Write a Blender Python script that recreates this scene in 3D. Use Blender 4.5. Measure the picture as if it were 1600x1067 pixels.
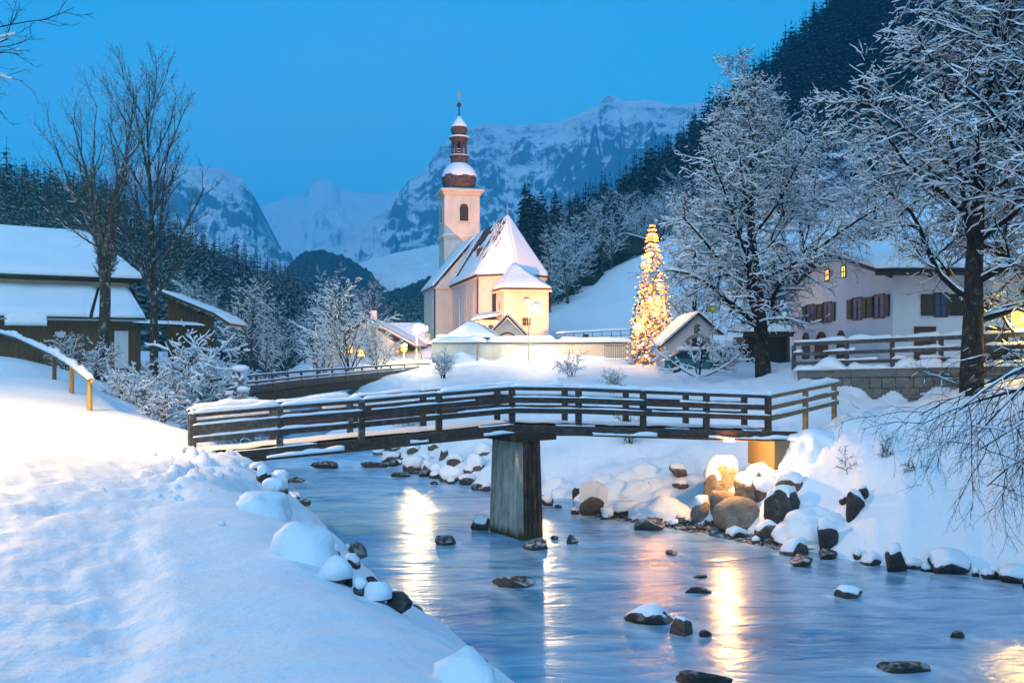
import bpy, math, random
import numpy as np
from mathutils import Vector, Matrix

SC = bpy.context.scene
for _o in list(bpy.data.objects):
    bpy.data.objects.remove(_o)
COL = SC.collection
R = math.radians

# ------------------------------------------------------------------ camera
FPX, CX, HOR, EYE = 1500.0, 800.0, 550.0, 5.2
cam_d = bpy.data.cameras.new('camera')
cam = bpy.data.objects.new('camera', cam_d)
COL.objects.link(cam)
cam.location = (0, 0, EYE)
cam.rotation_euler = (R(90), 0, 0)
cam_d.sensor_width = 36.0
cam_d.lens = 36.0 * FPX / 1600.0
cam_d.shift_y = (HOR - 533.5) / 1600.0
cam_d.clip_start = 0.1
cam_d.clip_end = 12000
SC.camera = cam

# ------------------------------------------------------------------ sky, dusk glow, exposure
world = bpy.data.worlds.new('World')
SC.world = world
world.use_nodes = True
_nt = world.node_tree
_bg = _nt.nodes['Background']
_sky = _nt.nodes.new('ShaderNodeTexSky')
_sky.sky_type = 'NISHITA'
_sky.sun_disc = False
_sky.sun_elevation = R(5)
_sky.sun_rotation = R(180)
_sky.air_density = 1.0
_sky.dust_density = 0.0
_sky.ozone_density = 4.0
_tint = _nt.nodes.new('ShaderNodeMix')
_tint.data_type = 'RGBA'
_tint.blend_type = 'MULTIPLY'
_tint.inputs[0].default_value = 1.0
_tint.inputs[7].default_value = (0.14, 1.12, 1.08, 1)
_nt.links.new(_sky.outputs[0], _tint.inputs[6])
_tc = _nt.nodes.new('ShaderNodeTexCoord')
_sp = _nt.nodes.new('ShaderNodeSeparateXYZ')
_nt.links.new(_tc.outputs['Generated'], _sp.inputs[0])
_mp = _nt.nodes.new('ShaderNodeMapping')
_mp.inputs['Scale'].default_value = (2.2, 2.2, 6.0)
_nt.links.new(_tc.outputs['Generated'], _mp.inputs[0])
_no = _nt.nodes.new('ShaderNodeTexNoise')
_no.inputs['Scale'].default_value = 1.6
_no.inputs['Detail'].default_value = 5
_no.inputs['Roughness'].default_value = 0.5
_nt.links.new(_mp.outputs[0], _no.inputs['Vector'])
_ma = _nt.nodes.new('ShaderNodeMath')
_ma.operation = 'MULTIPLY_ADD'
_ma.inputs[1].default_value = -0.55
_nt.links.new(_no.outputs[0], _ma.inputs[0])
_nt.links.new(_sp.outputs[2], _ma.inputs[2])
_rp = _nt.nodes.new('ShaderNodeMapRange')
_rp.interpolation_type = 'SMOOTHSTEP'
_rp.inputs[1].default_value = -0.25
_rp.inputs[2].default_value = 0.20
_rp.inputs[3].default_value = 0.62
_rp.inputs[4].default_value = 0.0
_nt.links.new(_ma.outputs[0], _rp.inputs[0])
_cl = _nt.nodes.new('ShaderNodeMix')
_cl.data_type = 'RGBA'
_cl.inputs[7].default_value = (0.62, 1.35, 2.35, 1)
_nt.links.new(_rp.outputs[0], _cl.inputs[0])
_nt.links.new(_tint.outputs[2], _cl.inputs[6])
_nt.links.new(_cl.outputs[2], _bg.inputs[0])
_bg.inputs[1].default_value = 0.081

sun_d = bpy.data.lights.new('dusk_glow', 'SUN')      # the last soft twilight from behind the camera
sun = bpy.data.objects.new('dusk_glow', sun_d)
COL.objects.link(sun)
sun_d.energy = 0.44
sun_d.angle = R(60)
sun_d.color = (0.66, 0.82, 1.0)
sun.rotation_euler = (R(42), 0, R(-12))

SC.view_settings.view_transform = 'Standard'
SC.view_settings.look = 'None'
SC.view_settings.gamma = 1.0
SC.view_settings.exposure = 2.15
SC.view_settings.use_curve_mapping = False
SC.render.engine = 'CYCLES'
SC.cycles.use_denoising = True
SC.cycles.max_bounces = 6
SC.cycles.diffuse_bounces = 2
SC.cycles.glossy_bounces = 3
SC.cycles.transmission_bounces = 4
SC.cycles.volume_bounces = 3
SC.cycles.sample_clamp_indirect = 4.0
SC.cycles.caustics_reflective = False
SC.cycles.caustics_refractive = False

RNG = random.Random(7)
NPR = np.random.default_rng(7)


def P(px, py, Y):
    return Vector(((px - CX) * Y / FPX, Y, EYE + (HOR - py) * Y / FPX))


# ------------------------------------------------------------------ noise
_perm = NPR.permutation(512)
_vals = NPR.random(512)


def _hash(ix, iy, seed):
    a = _perm[(ix + seed * 37) & 511]
    return _vals[(_perm[(a + iy) & 511] + seed * 11) & 511]


def vnoise(x, y, seed=0):
    x = np.asarray(x, float)
    y = np.asarray(y, float)
    ix = np.floor(x).astype(np.int64)
    iy = np.floor(y).astype(np.int64)
    fx = x - ix
    fy = y - iy
    u = fx * fx * fx * (fx * (fx * 6 - 15) + 10)
    v = fy * fy * fy * (fy * (fy * 6 - 15) + 10)
    a = _hash(ix, iy, seed)
    b = _hash(ix + 1, iy, seed)
    c = _hash(ix, iy + 1, seed)
    d = _hash(ix + 1, iy + 1, seed)
    return (a + (b - a) * u) * (1 - v) + (c + (d - c) * u) * v - 0.5


def fbm(x, y, seed=0, octv=4, gain=0.5):
    s, amp = 0, 1.0
    for k in range(octv):
        s = s + amp * vnoise(x * 2 ** k, y * 2 ** k, seed + k)
        amp *= gain
    return s


def ridged(x, y, seed=0, octv=5, gain=0.5):
    s, amp = 0, 1.0
    w = 1.0
    for k in range(octv):
        n = 1.0 - np.abs(vnoise(x * 2.03 ** k + 17.3 * k, y * 2.03 ** k - 9.1 * k, seed + k)) * 2.6
        n = np.clip(n, 0, 1) ** 2 * w
        s = s + amp * n
        w = np.clip(n * 1.6, 0.15, 1)
        amp *= gain
    return s


def sstep(a, b, x):
    t = np.clip((x - a) / (b - a), 0, 1)
    return t * t * (3 - 2 * t)


# ------------------------------------------------------------------ object helpers
def tag(o, label=None, cat=None, group=None, kind=None):
    if label:
        o['label'] = label
    if cat:
        o['category'] = cat
    if group:
        o['group'] = group
    if kind:
        o['kind'] = kind
    return o


def empty(name, loc, label, cat, group=None):
    o = bpy.data.objects.new(name, None)
    COL.objects.link(o)
    o.location = loc
    o.empty_display_size = 0.3
    return tag(o, label, cat, group)


def world_loc(o):
    v = Vector((0, 0, 0))
    while o is not None:
        v = v + Vector(o.location)
        o = o.parent
    return v


class MB:
    """collects shapes for one mesh"""

    def __init__(self):
        self.v, self.f, self.n = [], [], 0
        self.tubes = []

    def raw(self, verts, faces):
        verts = np.asarray(verts, float).reshape(-1, 3)
        b = self.n
        self.v.append(verts)
        for f in faces:
            self.f.append(tuple(i + b for i in f))
        self.n += len(verts)
        return self

    def box(self, c, s, rot=None, taper=1.0):
        """c centre, s full size, rot 3x3 Matrix, taper: scale of the top"""
        x, y, z = s[0] / 2, s[1] / 2, s[2] / 2
        t = taper
        pts = [(-x, -y, -z), (x, -y, -z), (x, y, -z), (-x, y, -z), (-x * t, -y * t, z), (x * t, -y * t, z), (x * t, y * t, z), (-x * t, y * t, z)]
        if rot is not None:
            pts = [tuple(rot @ Vector(p)) for p in pts]
        pts = [(p[0] + c[0], p[1] + c[1], p[2] + c[2]) for p in pts]
        return self.raw(pts, [(0, 3, 2, 1), (4, 5, 6, 7), (0, 1, 5, 4), (1, 2, 6, 5), (2, 3, 7, 6), (3, 0, 4, 7)])

    def beam(self, a, b, w, h, up=(0, 0, 1)):
        """box from a to b; w across, h along up"""
        a, b = Vector(a), Vector(b)
        d = (b - a)
        L = d.length
        d.normalize()
        s = d.cross(Vector(up)).normalized()
        u = s.cross(d).normalized()
        pts = []
        for q in (a, b):
            for sx, sz in ((-1, -1), (1, -1), (1, 1), (-1, 1)):
                pts.append(tuple(q + s * (sx * w / 2) + u * (sz * h / 2)))
        return self.raw(pts, [(0, 1, 2, 3), (7, 6, 5, 4), (0, 4, 5, 1), (1, 5, 6, 2), (2, 6, 7, 3), (3, 7, 4, 0)])

    def prism(self, poly, vec):
        """planar polygon (3d points) extruded by vec"""
        n = len(poly)
        v = Vector(vec)
        p = [tuple(Vector(q)) for q in poly] + [tuple(Vector(q) + v) for q in poly]
        fs = [tuple(range(n))[::-1], tuple(range(n, 2 * n))]
        for i in range(n):
            j = (i + 1) % n
            fs.append((i, j, n + j, n + i))
        return self.raw(p, fs)

    def tube(self, pts, radii, sides=6):
        self.tubes.append((np.asarray(pts, float), np.asarray(radii, float), sides))
        return self

    def lathe(self, c, prof, sides=24, close=True):
        """prof list of (r,z) from bottom to top"""
        k = len(prof)
        vs = []
        for r, z in prof:
            for i in range(sides):
                a = 2 * math.pi * i / sides
                vs.append((c[0] + r * math.cos(a), c[1] + r * math.sin(a), c[2] + z))
        fs = []
        for j in range(k - 1):
            for i in range(sides):
                i2 = (i + 1) % sides
                fs.append((j * sides + i, j * sides + i2, (j + 1) * sides + i2, (j + 1) * sides + i))
        if close:
            fs.append(tuple(range(sides))[::-1])
            fs.append(tuple(range((k - 1) * sides, k * sides)))
        return self.raw(vs, fs)

    def _flush(self):
        groups = {}
        for t in self.tubes:
            groups.setdefault((len(t[0]), t[2]), []).append(t)
        for (n, s), ts in groups.items():
            pts = np.stack([t[0] for t in ts])
            rad = np.stack([t[1] for t in ts])
            m = len(ts)
            tan = np.empty_like(pts)
            tan[:, 1:-1] = pts[:, 2:] - pts[:, :-2]
            tan[:, 0] = pts[:, 1] - pts[:, 0]
            tan[:, -1] = pts[:, -1] - pts[:, -2]
            tan /= np.linalg.norm(tan, axis=2, keepdims=True) + 1e-9
            main = pts[:, -1] - pts[:, 0]
            main /= np.linalg.norm(main, axis=1, keepdims=True) + 1e-9
            ref = np.where(np.abs(main[:, 2:3]) < 0.8, np.array([[0, 0, 1.0]]), np.array([[1.0, 0, 0]]))
            ref = np.repeat(ref[:, None, :], n, axis=1)
            u = np.cross(tan, ref)
            u /= np.linalg.norm(u, axis=2, keepdims=True) + 1e-9
            w = np.cross(tan, u)
            a = np.arange(s) * 2 * math.pi / s
            ring = pts[:, :, None, :] + rad[:, :, None, None] * (np.cos(a)[None, None, :, None] * u[:, :, None, :] + np.sin(a)[None, None, :, None] * w[:, :, None, :])
            V = ring.reshape(-1, 3)
            i = np.arange(n - 1)[:, None] * s
            j = np.arange(s)[None, :]
            j2 = (j + 1) % s
            q = np.stack([i + j, i + j2, i + s + j2, i + s + j], axis=-1).reshape(-1, 4)
            caps = [tuple(range(s)), tuple(range((n - 1) * s, n * s))[::-1]]
            allq = (q[None] + (np.arange(m) * n * s)[:, None, None] + self.n).reshape(-1, 4)
            self.f.extend(map(tuple, allq.tolist()))
            if s > 3:
                for k in range(m):
                    off = self.n + k * n * s
                    self.f.append(tuple(off + c for c in caps[0]))
                    self.f.append(tuple(off + c for c in caps[1]))
            self.v.append(V)
            self.n += len(V)
        self.tubes = []

    def mesh(self, name, mat, smooth=False, origin=(0, 0, 0)):
        self._flush()
        V = np.concatenate(self.v) if self.v else np.zeros((0, 3))
        V = V - np.asarray(origin, float)[None]
        me = bpy.data.meshes.new(name)
        nf = len(self.f)
        lens = np.fromiter((len(f) for f in self.f), dtype=np.int32, count=nf)
        loops = np.fromiter((i for f in self.f for i in f), dtype=np.int32, count=int(lens.sum()))
        me.vertices.add(len(V))
        me.vertices.foreach_set('co', V.astype(np.float32).ravel())
        me.loops.add(len(loops))
        me.loops.foreach_set('vertex_index', loops)
        me.polygons.add(nf)
        st = np.zeros(nf, np.int32)
        st[1:] = np.cumsum(lens)[:-1]
        me.polygons.foreach_set('loop_start', st)
        me.polygons.foreach_set('use_smooth', np.full(nf, bool(smooth)))
        me.update(calc_edges=True)
        if mat is not None:
            me.materials.append(mat)
        return me

    def build(self, name, mat, parent=None, smooth=False, bevel=0.0):
        org = world_loc(parent) if parent is not None else Vector((0, 0, 0))
        me = self.mesh(name, mat, smooth, org)
        return put(name, me, parent, bevel)


def put(name, me, parent=None, bevel=0.0, loc=(0, 0, 0), rot=0.0, scale=None):
    o = bpy.data.objects.new(name, me)
    COL.objects.link(o)
    o.location = loc
    o.rotation_euler = (0, 0, rot)
    if scale is not None:
        o.scale = scale if hasattr(scale, '__len__') else (scale,) * 3
    if parent is not None:
        o.parent = parent
    if bevel:
        md = o.modifiers.new('bevel', 'BEVEL')
        md.width = bevel
        md.segments = 2
        md.limit_method = 'ANGLE'
    return o


def thing(mb, name, mat, label, cat, group=None, smooth=False, bevel=0.0, origin=None):
    """one-mesh thing, origin placed at a sensible point"""
    me_o = Vector(origin) if origin is not None else Vector((0, 0, 0))
    me = mb.mesh(name, mat, smooth, me_o)
    o = put(name, me, None, bevel, loc=me_o)
    return tag(o, label, cat, group)


def copy_tree(o, parent=None):
    c = o.copy()
    COL.objects.link(c)
    if parent is not None:
        c.parent = parent
    for ch in list(o.children):
        copy_tree(ch, c)
    return c


# ------------------------------------------------------------------ materials
def mat(name, col, rough=0.7, spec=0.3):
    m = bpy.data.materials.new(name)
    m.use_nodes = True
    b = m.node_tree.nodes['Principled BSDF']
    b.inputs['Base Color'].default_value = (*col, 1)
    b.inputs['Roughness'].default_value = rough
    b.inputs['Specular IOR Level'].default_value = spec
    return m


class NT:
    def __init__(self, m):
        self.t = m.node_tree
        self.b = self.t.nodes['Principled BSDF']
        self.x = 0

    def n(self, typ, **kw):
        nd = self.t.nodes.new(typ)
        for k, v in kw.items():
            setattr(nd, k, v)
        return nd

    def l(self, a, b):
        self.t.links.new(a, b)

    def coord(self, scale=(1, 1, 1), kind='Object', rot=(0, 0, 0)):
        if kind == 'World':
            g = self.n('ShaderNodeNewGeometry')
            src = g.outputs['Position']
        else:
            src = self.n('ShaderNodeTexCoord').outputs[kind]
        mp = self.n('ShaderNodeMapping')
        mp.inputs['Scale'].default_value = scale
        mp.inputs['Rotation'].default_value = rot
        self.l(src, mp.inputs[0])
        return mp.outputs[0]

    def noise(self, vec, scale=5.0, detail=4.0, rough=0.55, dist=0.0):
        nd = self.n('ShaderNodeTexNoise')
        nd.inputs['Scale'].default_value = scale
        nd.inputs['Detail'].default_value = detail
        nd.inputs['Roughness'].default_value = rough
        nd.inputs['Distortion'].default_value = dist
        if vec is not None:
            self.l(vec, nd.inputs['Vector'])
        return nd.outputs[0]

    def ramp(self, fac, stops):
        nd = self.n('ShaderNodeValToRGB')
        cr = nd.color_ramp
        while len(cr.elements) < len(stops):
            cr.elements.new(0.5)
        for e, (p, c) in zip(cr.elements, stops):
            e.position = p
            e.color = (*c, 1) if hasattr(c, '__len__') else (c, c, c, 1)
        self.l(fac, nd.inputs[0])
        return nd.outputs[0]

    def mix(self, fac, a, b, blend='MIX'):
        nd = self.n('ShaderNodeMix', data_type='RGBA', blend_type=blend)
        for s, v in ((nd.inputs[0], fac), (nd.inputs[6], a), (nd.inputs[7], b)):
            if hasattr(v, 'is_linked'):
                self.l(v, s)
            elif hasattr(v, '__len__'):
                s.default_value = (*v, 1)
            else:
                s.default_value = v
        return nd.outputs[2]

    def math(self, op, a, b=0.0, c=None, clamp=False):
        nd = self.n('ShaderNodeMath', operation=op, use_clamp=clamp)
        vals = [a, b] + ([c] if c is not None else [])
        for s, v in zip(nd.inputs, vals):
            if hasattr(v, 'is_linked'):
                self.l(v, s)
            else:
                s.default_value = v
        return nd.outputs[0]

    def bump(self, h, strength=0.3, dist=0.1, prev=None):
        nd = self.n('ShaderNodeBump')
        nd.inputs['Strength'].default_value = strength
        nd.inputs['Distance'].default_value = dist
        self.l(h, nd.inputs['Height'])
        if prev is not None:
            self.l(prev, nd.inputs['Normal'])
        return nd.outputs[0]

    def normal_z(self):
        g = self.n('ShaderNodeNewGeometry')
        s = self.n('ShaderNodeSeparateXYZ')
        self.l(g.outputs['Normal'], s.inputs[0])
        return s.outputs[2]

    def pos(self):
        g = self.n('ShaderNodeNewGeometry')
        s = self.n('ShaderNodeSeparateXYZ')
        self.l(g.outputs['Position'], s.inputs[0])
        return s.outputs

    def set(self, name, v):
        s = self.b.inputs[name]
        if hasattr(v, 'is_linked'):
            self.l(v, s)
        elif hasattr(v, '__len__') and len(v) == 3 and s.type == 'RGBA':
            s.default_value = (*v, 1)
        else:
            s.default_value = v


M = {}
SNOWC = (0.84, 0.87, 0.91)


def snow_mat(name, bumps):
    m = mat(name, SNOWC, 0.65, 0.25)
    t = NT(m)
    prev = None
    for sc, st, di in bumps:
        prev = t.bump(t.noise(t.coord((1, 1, 1), 'World'), sc, 5, 0.6), st, di, prev)
    t.set('Normal', prev)
    v = t.noise(t.coord((1, 1, 1), 'World'), 0.9, 3)
    t.set('Base Color', t.ramp(v, [(0.3, (0.80, 0.835, 0.885)), (0.7, SNOWC)]))
    return m


M['snow'] = snow_mat('snow', [(6, 0.35, 0.08), (30, 0.25, 0.02)])
M['snow_ground'] = snow_mat('snow_ground', [(2.2, 0.35, 0.12), (11, 0.32, 0.03), (60, 0.2, 0.01)])


def add_ripples(m):
    t = NT(m)
    old = t.b.inputs['Normal'].links[0].from_socket
    r = t.noise(t.coord((0.9, 4.6, 1.0), 'World', (0, 0, R(-18))), 1.0, 4, 0.55, 1.2)
    t.set('Normal', t.bump(r, 0.22, 0.08, old))


add_ripples(M['snow_ground'])
M['snow_roof'] = snow_mat('snow_roof', [(0.8, 0.3, 0.2), (8, 0.15, 0.03)])


def rock_mat(name, dark, light, wet=False, sc=1.0, frost=0.0):
    m = mat(name, dark, 0.75, 0.35)
    t = NT(m)
    co = t.coord((sc, sc, sc * 1.4))
    a = t.noise(co, 3, 7, 0.65, 0.6)
    c = t.ramp(a, [(0.3, dark), (0.52, tuple((x + y) / 2 for x, y in zip(dark, light))), (0.72, light)])
    g = t.noise(co, 26, 3)
    c = t.mix(0.35, c, t.ramp(g, [(0.35, 0.35), (0.65, 1.0)]), 'MULTIPLY')
    rough = 0.75
    if wet:
        z = t.pos()[2]
        w = t.ramp(t.math('ADD', z, t.math('MULTIPLY', a, 0.25)), [(0.1, 0.0), (0.42, 1.0)])
        c = t.mix(w, t.mix(1.0, c, (0.32, 0.30, 0.28), 'MULTIPLY'), c)
        t.set('Roughness', t.math('MULTIPLY_ADD', w, 0.5, 0.25))
    if frost:
        nz = t.normal_z()
        f = t.math('MULTIPLY', t.ramp(nz, [(0.35, 0), (0.8, 1)]), t.ramp(t.noise(co, 6, 5), [(0.46, 0), (0.6, 1)]))
        c = t.mix(t.math('MULTIPLY', f, frost), c, SNOWC)
    t.set('Base Color', c)
    p = t.bump(a, 0.7, 0.15)
    t.set('Normal', t.bump(t.noise(co, 14, 5, 0.7), 0.5, 0.05, p))
    return m


M['rock'] = rock_mat('river_rock', (0.045, 0.036, 0.03), (0.20, 0.165, 0.135), wet=True, frost=0.5)
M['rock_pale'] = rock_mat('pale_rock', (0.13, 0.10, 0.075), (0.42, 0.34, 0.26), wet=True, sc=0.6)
M['rock_dark'] = rock_mat('dark_rock', (0.022, 0.018, 0.016), (0.085, 0.07, 0.06), wet=True, frost=0.3)


def wood_mat(name, dark, light, axis=0, frost=0.0, scale=1.0, rough=0.75):
    m = mat(name, dark, rough, 0.3)
    t = NT(m)
    s = [22 * scale, 22 * scale, 22 * scale]
    s[axis] = 1.2 * scale
    co = t.coord(tuple(s), 'World')
    a = t.noise(co, 1.0, 5, 0.6, 0.4)
    c = t.ramp(a, [(0.3, dark), (0.7, light)])
    b = t.noise(t.coord((1, 1, 1), 'World'), 0.7, 3)
    c = t.mix(0.5, c, t.ramp(b, [(0.35, 0.55), (0.65, 1.0)]), 'MULTIPLY')
    if frost:
        f = t.ramp(t.noise(t.coord((1, 1, 1), 'World'), 5, 6, 0.65), [(0.50, 0), (0.66, 1)])
        c = t.mix(t.math('MULTIPLY', f, frost), c, (0.6, 0.64, 0.7))
    t.set('Base Color', c)
    t.set('Normal', t.bump(a, 0.5, 0.02))
    return m


M['bridge_wood'] = wood_mat('bridge_wood', (0.042, 0.023, 0.017), (0.115, 0.062, 0.046), 0, 0.06)
M['rail_pale'] = wood_mat('pale_rail_wood', (0.16, 0.10, 0.04), (0.34, 0.23, 0.10), 0, 0.1)
M['fence_wood'] = wood_mat('fence_wood', (0.05, 0.04, 0.034), (0.13, 0.105, 0.09), 0, 0.15)
M['barn_wood'] = wood_mat('barn_wood', (0.085, 0.036, 0.014), (0.22, 0.098, 0.042), 2)
M['dark_wood'] = wood_mat('dark_wood', (0.012, 0.008, 0.006), (0.04, 0.024, 0.016), 0)
M['brown_wood'] = wood_mat('brown_wood', (0.06, 0.03, 0.015), (0.16, 0.085, 0.04), 0)
M['post_lamplit'] = wood_mat('lamplit_post_wood', (0.26, 0.17, 0.04), (0.46, 0.32, 0.08), 2)  # yellow lamplight put into the wood colour, for posts and rail near the lamp


def bark_mat(name, dark, light, frost):
    m = mat(name, dark, 0.9, 0.1)
    t = NT(m)
    a = t.noise(t.coord((9, 9, 2.2)), 1.5, 5, 0.65, 0.5)
    c = t.ramp(a, [(0.35, dark), (0.7, light)])
    if frost:
        f = t.ramp(t.noise(t.coord(), 3.2, 5, 0.7), [(0.55, 0), (0.66, 1)])
        c = t.mix(t.math('MULTIPLY', f, frost), c, (0.7, 0.74, 0.8))
    t.set('Base Color', c)
    t.set('Normal', t.bump(a, 0.8, 0.05))
    return m


M['bark'] = bark_mat('bark', (0.018, 0.012, 0.009), (0.065, 0.042, 0.030), 0.12)
M['bark_frost'] = bark_mat('frosted_bark', (0.03, 0.022, 0.018), (0.09, 0.065, 0.05), 0.6)
M['twig'] = mat('twig_bark', (0.022, 0.015, 0.012), 0.9, 0.1)


def plaster(name, col, dirt=0.12, sc=1.0):
    m = mat(name, col, 0.85, 0.15)
    t = NT(m)
    co = t.coord((sc, sc, sc * 0.35), 'World')
    a = t.noise(co, 0.8, 6, 0.6)
    d = tuple(c * (1 - dirt * 2.2) for c in col)
    t.set('Base Color', t.ramp(a, [(0.3, d), (0.6, col)]))
    t.set('Normal', t.bump(t.noise(t.coord((1, 1, 1), 'World'), 9, 4), 0.25, 0.02))
    return m


M['church_wall'] = plaster('church_plaster', (0.66, 0.60, 0.53), 0.10)
M['church_trim'] = plaster('church_trim', (0.70, 0.60, 0.48), 0.06)
M['house_wall'] = plaster('house_plaster', (0.72, 0.68, 0.70), 0.05)
M['yard_wall'] = plaster('churchyard_plaster', (0.62, 0.60, 0.55), 0.10)
M['peach_wall'] = plaster('peach_plaster', (0.66, 0.52, 0.42), 0.06)
M['glass_dark'] = mat('dark_window_glass', (0.02, 0.022, 0.03), 0.12, 0.6)
M['metal_dark'] = mat('dark_metal', (0.03, 0.03, 0.032), 0.45, 0.5)
M['metal_grey'] = mat('grey_metal', (0.22, 0.22, 0.23), 0.4, 0.5)
M['gold'] = mat('gilt_metal', (0.45, 0.27, 0.08), 0.35, 0.6)
M['window_frame'] = mat('window_frame', (0.30, 0.24, 0.20), 0.6)
M['shutter'] = mat('brown_shutter', (0.055, 0.038, 0.022), 0.7)
M['shutter_green'] = mat('green_shutter', (0.02, 0.16, 0.10), 0.6)


def shingle_mat():
    m = mat('brown_shingles', (0.09, 0.05, 0.035), 0.8, 0.2)
    t = NT(m)
    a = t.noise(t.coord((1, 1, 0.35)), 7, 5, 0.6)
    t.set('Base Color', t.ramp(a, [(0.32, (0.050, 0.028, 0.020)), (0.55, (0.125, 0.070, 0.047)), (0.72, (0.23, 0.145, 0.105))]))
    t.set('Normal', t.bump(a, 0.6, 0.08))
    return m


M['shingle'] = shingle_mat()


def emit(name, col, s):
    m = bpy.data.materials.new(name)
    m.use_nodes = True
    b = m.node_tree.nodes['Principled BSDF']
    b.inputs['Base Color'].default_value = (*col, 1)
    b.inputs['Emission Color'].default_value = (*col, 1)
    b.inputs['Emission Strength'].default_value = s
    m.cycles.emission_sampling = 'NONE'
    return m


M['lamp_glow'] = emit('lamp_glow', (1.0, 0.70, 0.26), 30)
M['lamp_gold'] = emit('lamp_gold', (1.0, 0.50, 0.02), 3.0)
M['bulb_warm'] = emit('warm_bulb', (1.0, 0.24, 0.015), 1.3)
M['bulb_white'] = emit('pale_bulb', (1.0, 0.45, 0.08), 7.0)
M['window_lit'] = emit('lit_window', (1.0, 0.50, 0.14), 0.6)


def point_light(name, loc, power, col, parent=None, radius=0.15):
    d = bpy.data.lights.new(name, 'POINT')
    d.energy = power
    d.color = col
    d.shadow_soft_size = radius
    o = bpy.data.objects.new(name, d)
    COL.objects.link(o)
    o.location = Vector(loc) - (world_loc(parent) if parent is not None else Vector((0, 0, 0)))
    if parent is not None:
        o.parent = parent
    return o


def spot_light(name, loc, target, power, col, angle, parent=None, radius=0.1, blend=0.5):
    d = bpy.data.lights.new(name, 'SPOT')
    d.energy = power
    d.color = col
    d.spot_size = R(angle)
    d.spot_blend = blend
    d.shadow_soft_size = radius
    o = bpy.data.objects.new(name, d)
    COL.objects.link(o)
    base = world_loc(parent) if parent is not None else Vector((0, 0, 0))
    o.location = Vector(loc) - base
    o.rotation_euler = (Vector(target) - Vector(loc)).to_track_quat('-Z', 'Y').to_euler()
    if parent is not None:
        o.parent = parent
    return o


# ------------------------------------------------------------------ terrain function
L_EDGE = np.array([(-60, 16), (-30, 13), (-2, 7), (4, 5), (8, 3), (11, 1.5), (15, -0.4), (19.7, -2.4), (23.6, -4.3), (34, -8.1), (44, -11.4),
                   (50, -13), (63, -16.8), (77, -20), (120, -32), (300, -80)], float)
R_EDGE = np.array([(-60, 34), (-30, 30), (-5, 24), (6, 20), (13, 17), (18, 14), (22, 11.7), (23.3, 9.3), (25.2, 7.5), (27.4, 6.0), (31.2, 4.2),
                   (34.7, 1.6), (36.3, -1.0), (42.2, -4.5), (47, -6.3), (52, -9.7), (63, -12.6), (77, -16.4), (120, -28), (300, -74)], float)


def wz(y):
    return np.interp(y, [-100, 43.4, 44.6, 46, 52, 63, 77, 120, 300], [0, 0, 0.28, 0.36, 0.7, 1.2, 1.6, 2.4, 5.0])


def pdist(x, y, line):
    """distance to a polyline given as rows (Y, X)"""
    best = np.full(np.shape(x), 1e9)
    for (y0, x0), (y1, x1) in zip(line[:-1], line[1:]):
        dx, dy = x1 - x0, y1 - y0
        t = np.clip(((x - x0) * dx + (y - y0) * dy) / (dx * dx + dy * dy), 0, 1)
        best = np.minimum(best, np.hypot(x - x0 - t * dx, y - y0 - t * dy))
    return best


def ctrl():
    pts = [(0, 0, 3.45), (-3, 0, 3.45), (-8, 1, 3.6), (-16, 4, 4.1), (3, -8, 3.5), (-10, -12, 3.8), (-30, -10, 5), (3, 1, 3.3), (-40, 20, 8), (-60, 40, 11),
           (-1.2, 8.2, 3.12), (-3.1, 12.3, 3.06), (-5.3, 17, 3.0), (-7.2, 21.5, 3.0), (-6.3, 20.5, 2.9), (-8.4, 23.4, 2.85), (-8.6, 24.8, 2.62)]
    px = [(0, 1000, 5.9), (0, 800, 10.6), (0, 700, 17.5), (0, 650, 27), (0, 600, 35), (0, 560, 45), (60, 650, 28), (160, 660, 26), (240, 740, 13.5), (120, 800, 10.5),
          (140, 640, 31), (112, 614, 35), (85, 592, 39.5), (27, 557, 48), (-60, 520, 62), (-200, 600, 40), (-300, 700, 20), (205, 645, 33), (255, 668, 29), (290, 640, 40),
          (222, 602, 45), (150, 590, 50), (60, 572, 57), (380, 622, 50), (380, 600, 60), (200, 560, 75), (0, 556, 80), (300, 566, 90), (420, 585, 75), (520, 590, 75), (600, 582, 80),
          (1310, 632, 30), (1260, 650, 26.6), (1400, 638, 29), (1518, 633, 34), (1600, 606, 30), (1700, 600, 28), (1600, 700, 24.6), (1800, 700, 22), (1400, 690, 27), (1500, 690, 26),
          (1320, 640, 37), (1290, 600, 40), (1400, 635, 39.5), (1480, 612, 37.5), (1550, 592, 35.5), (1640, 580, 33), (850, 600, 52), (750, 568, 74), (680, 570, 79), (980, 562, 78), (1193, 592, 45),
          (1060, 584, 60), (900, 574, 68), (1240, 578, 44), (1130, 580, 62), (1220, 562, 60), (1000, 610, 44), (1150, 620, 38), (1050, 640, 40), (700, 600, 56), (640, 620, 58),
          (1500, 566, 48), (1300, 562, 58), (1700, 560, 44), (2000, 560, 40), (560, 573, 92), (640, 565, 92)]
    for a in px:
        v = P(*a)
        pts.append((v.x, v.y, v.z))
    pts += [(-12, 90, 5.0), (-8, 100, 5.6), (0, 100, 6.2), (8, 95, 6.2), (-10, 130, 6.4), (4, 112, 7.6), (12, 118, 11), (20, 150, 20), (30, 170, 27), (48, 150, 24), (60, 120, 17), (42, 100, 11),
            (26, 92, 7), (30, 75, 5.5), (60, 75, 7), (60, 45, 5.5), (34, 36, 5.0), (80, 150, 32), (-20, 110, 5.2), (-40, 100, 5.2), (-60, 120, 7), (-30, 170, 6), (0, 180, 9),
            (-90, 90, 14), (30, 20, 4), (50, 0, 5), (40, -30, 4.5), (0, 260, 14), (100, 200, 50), (-120, 200, 20)]
    return np.array(pts, float)


_C = ctrl()


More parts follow.
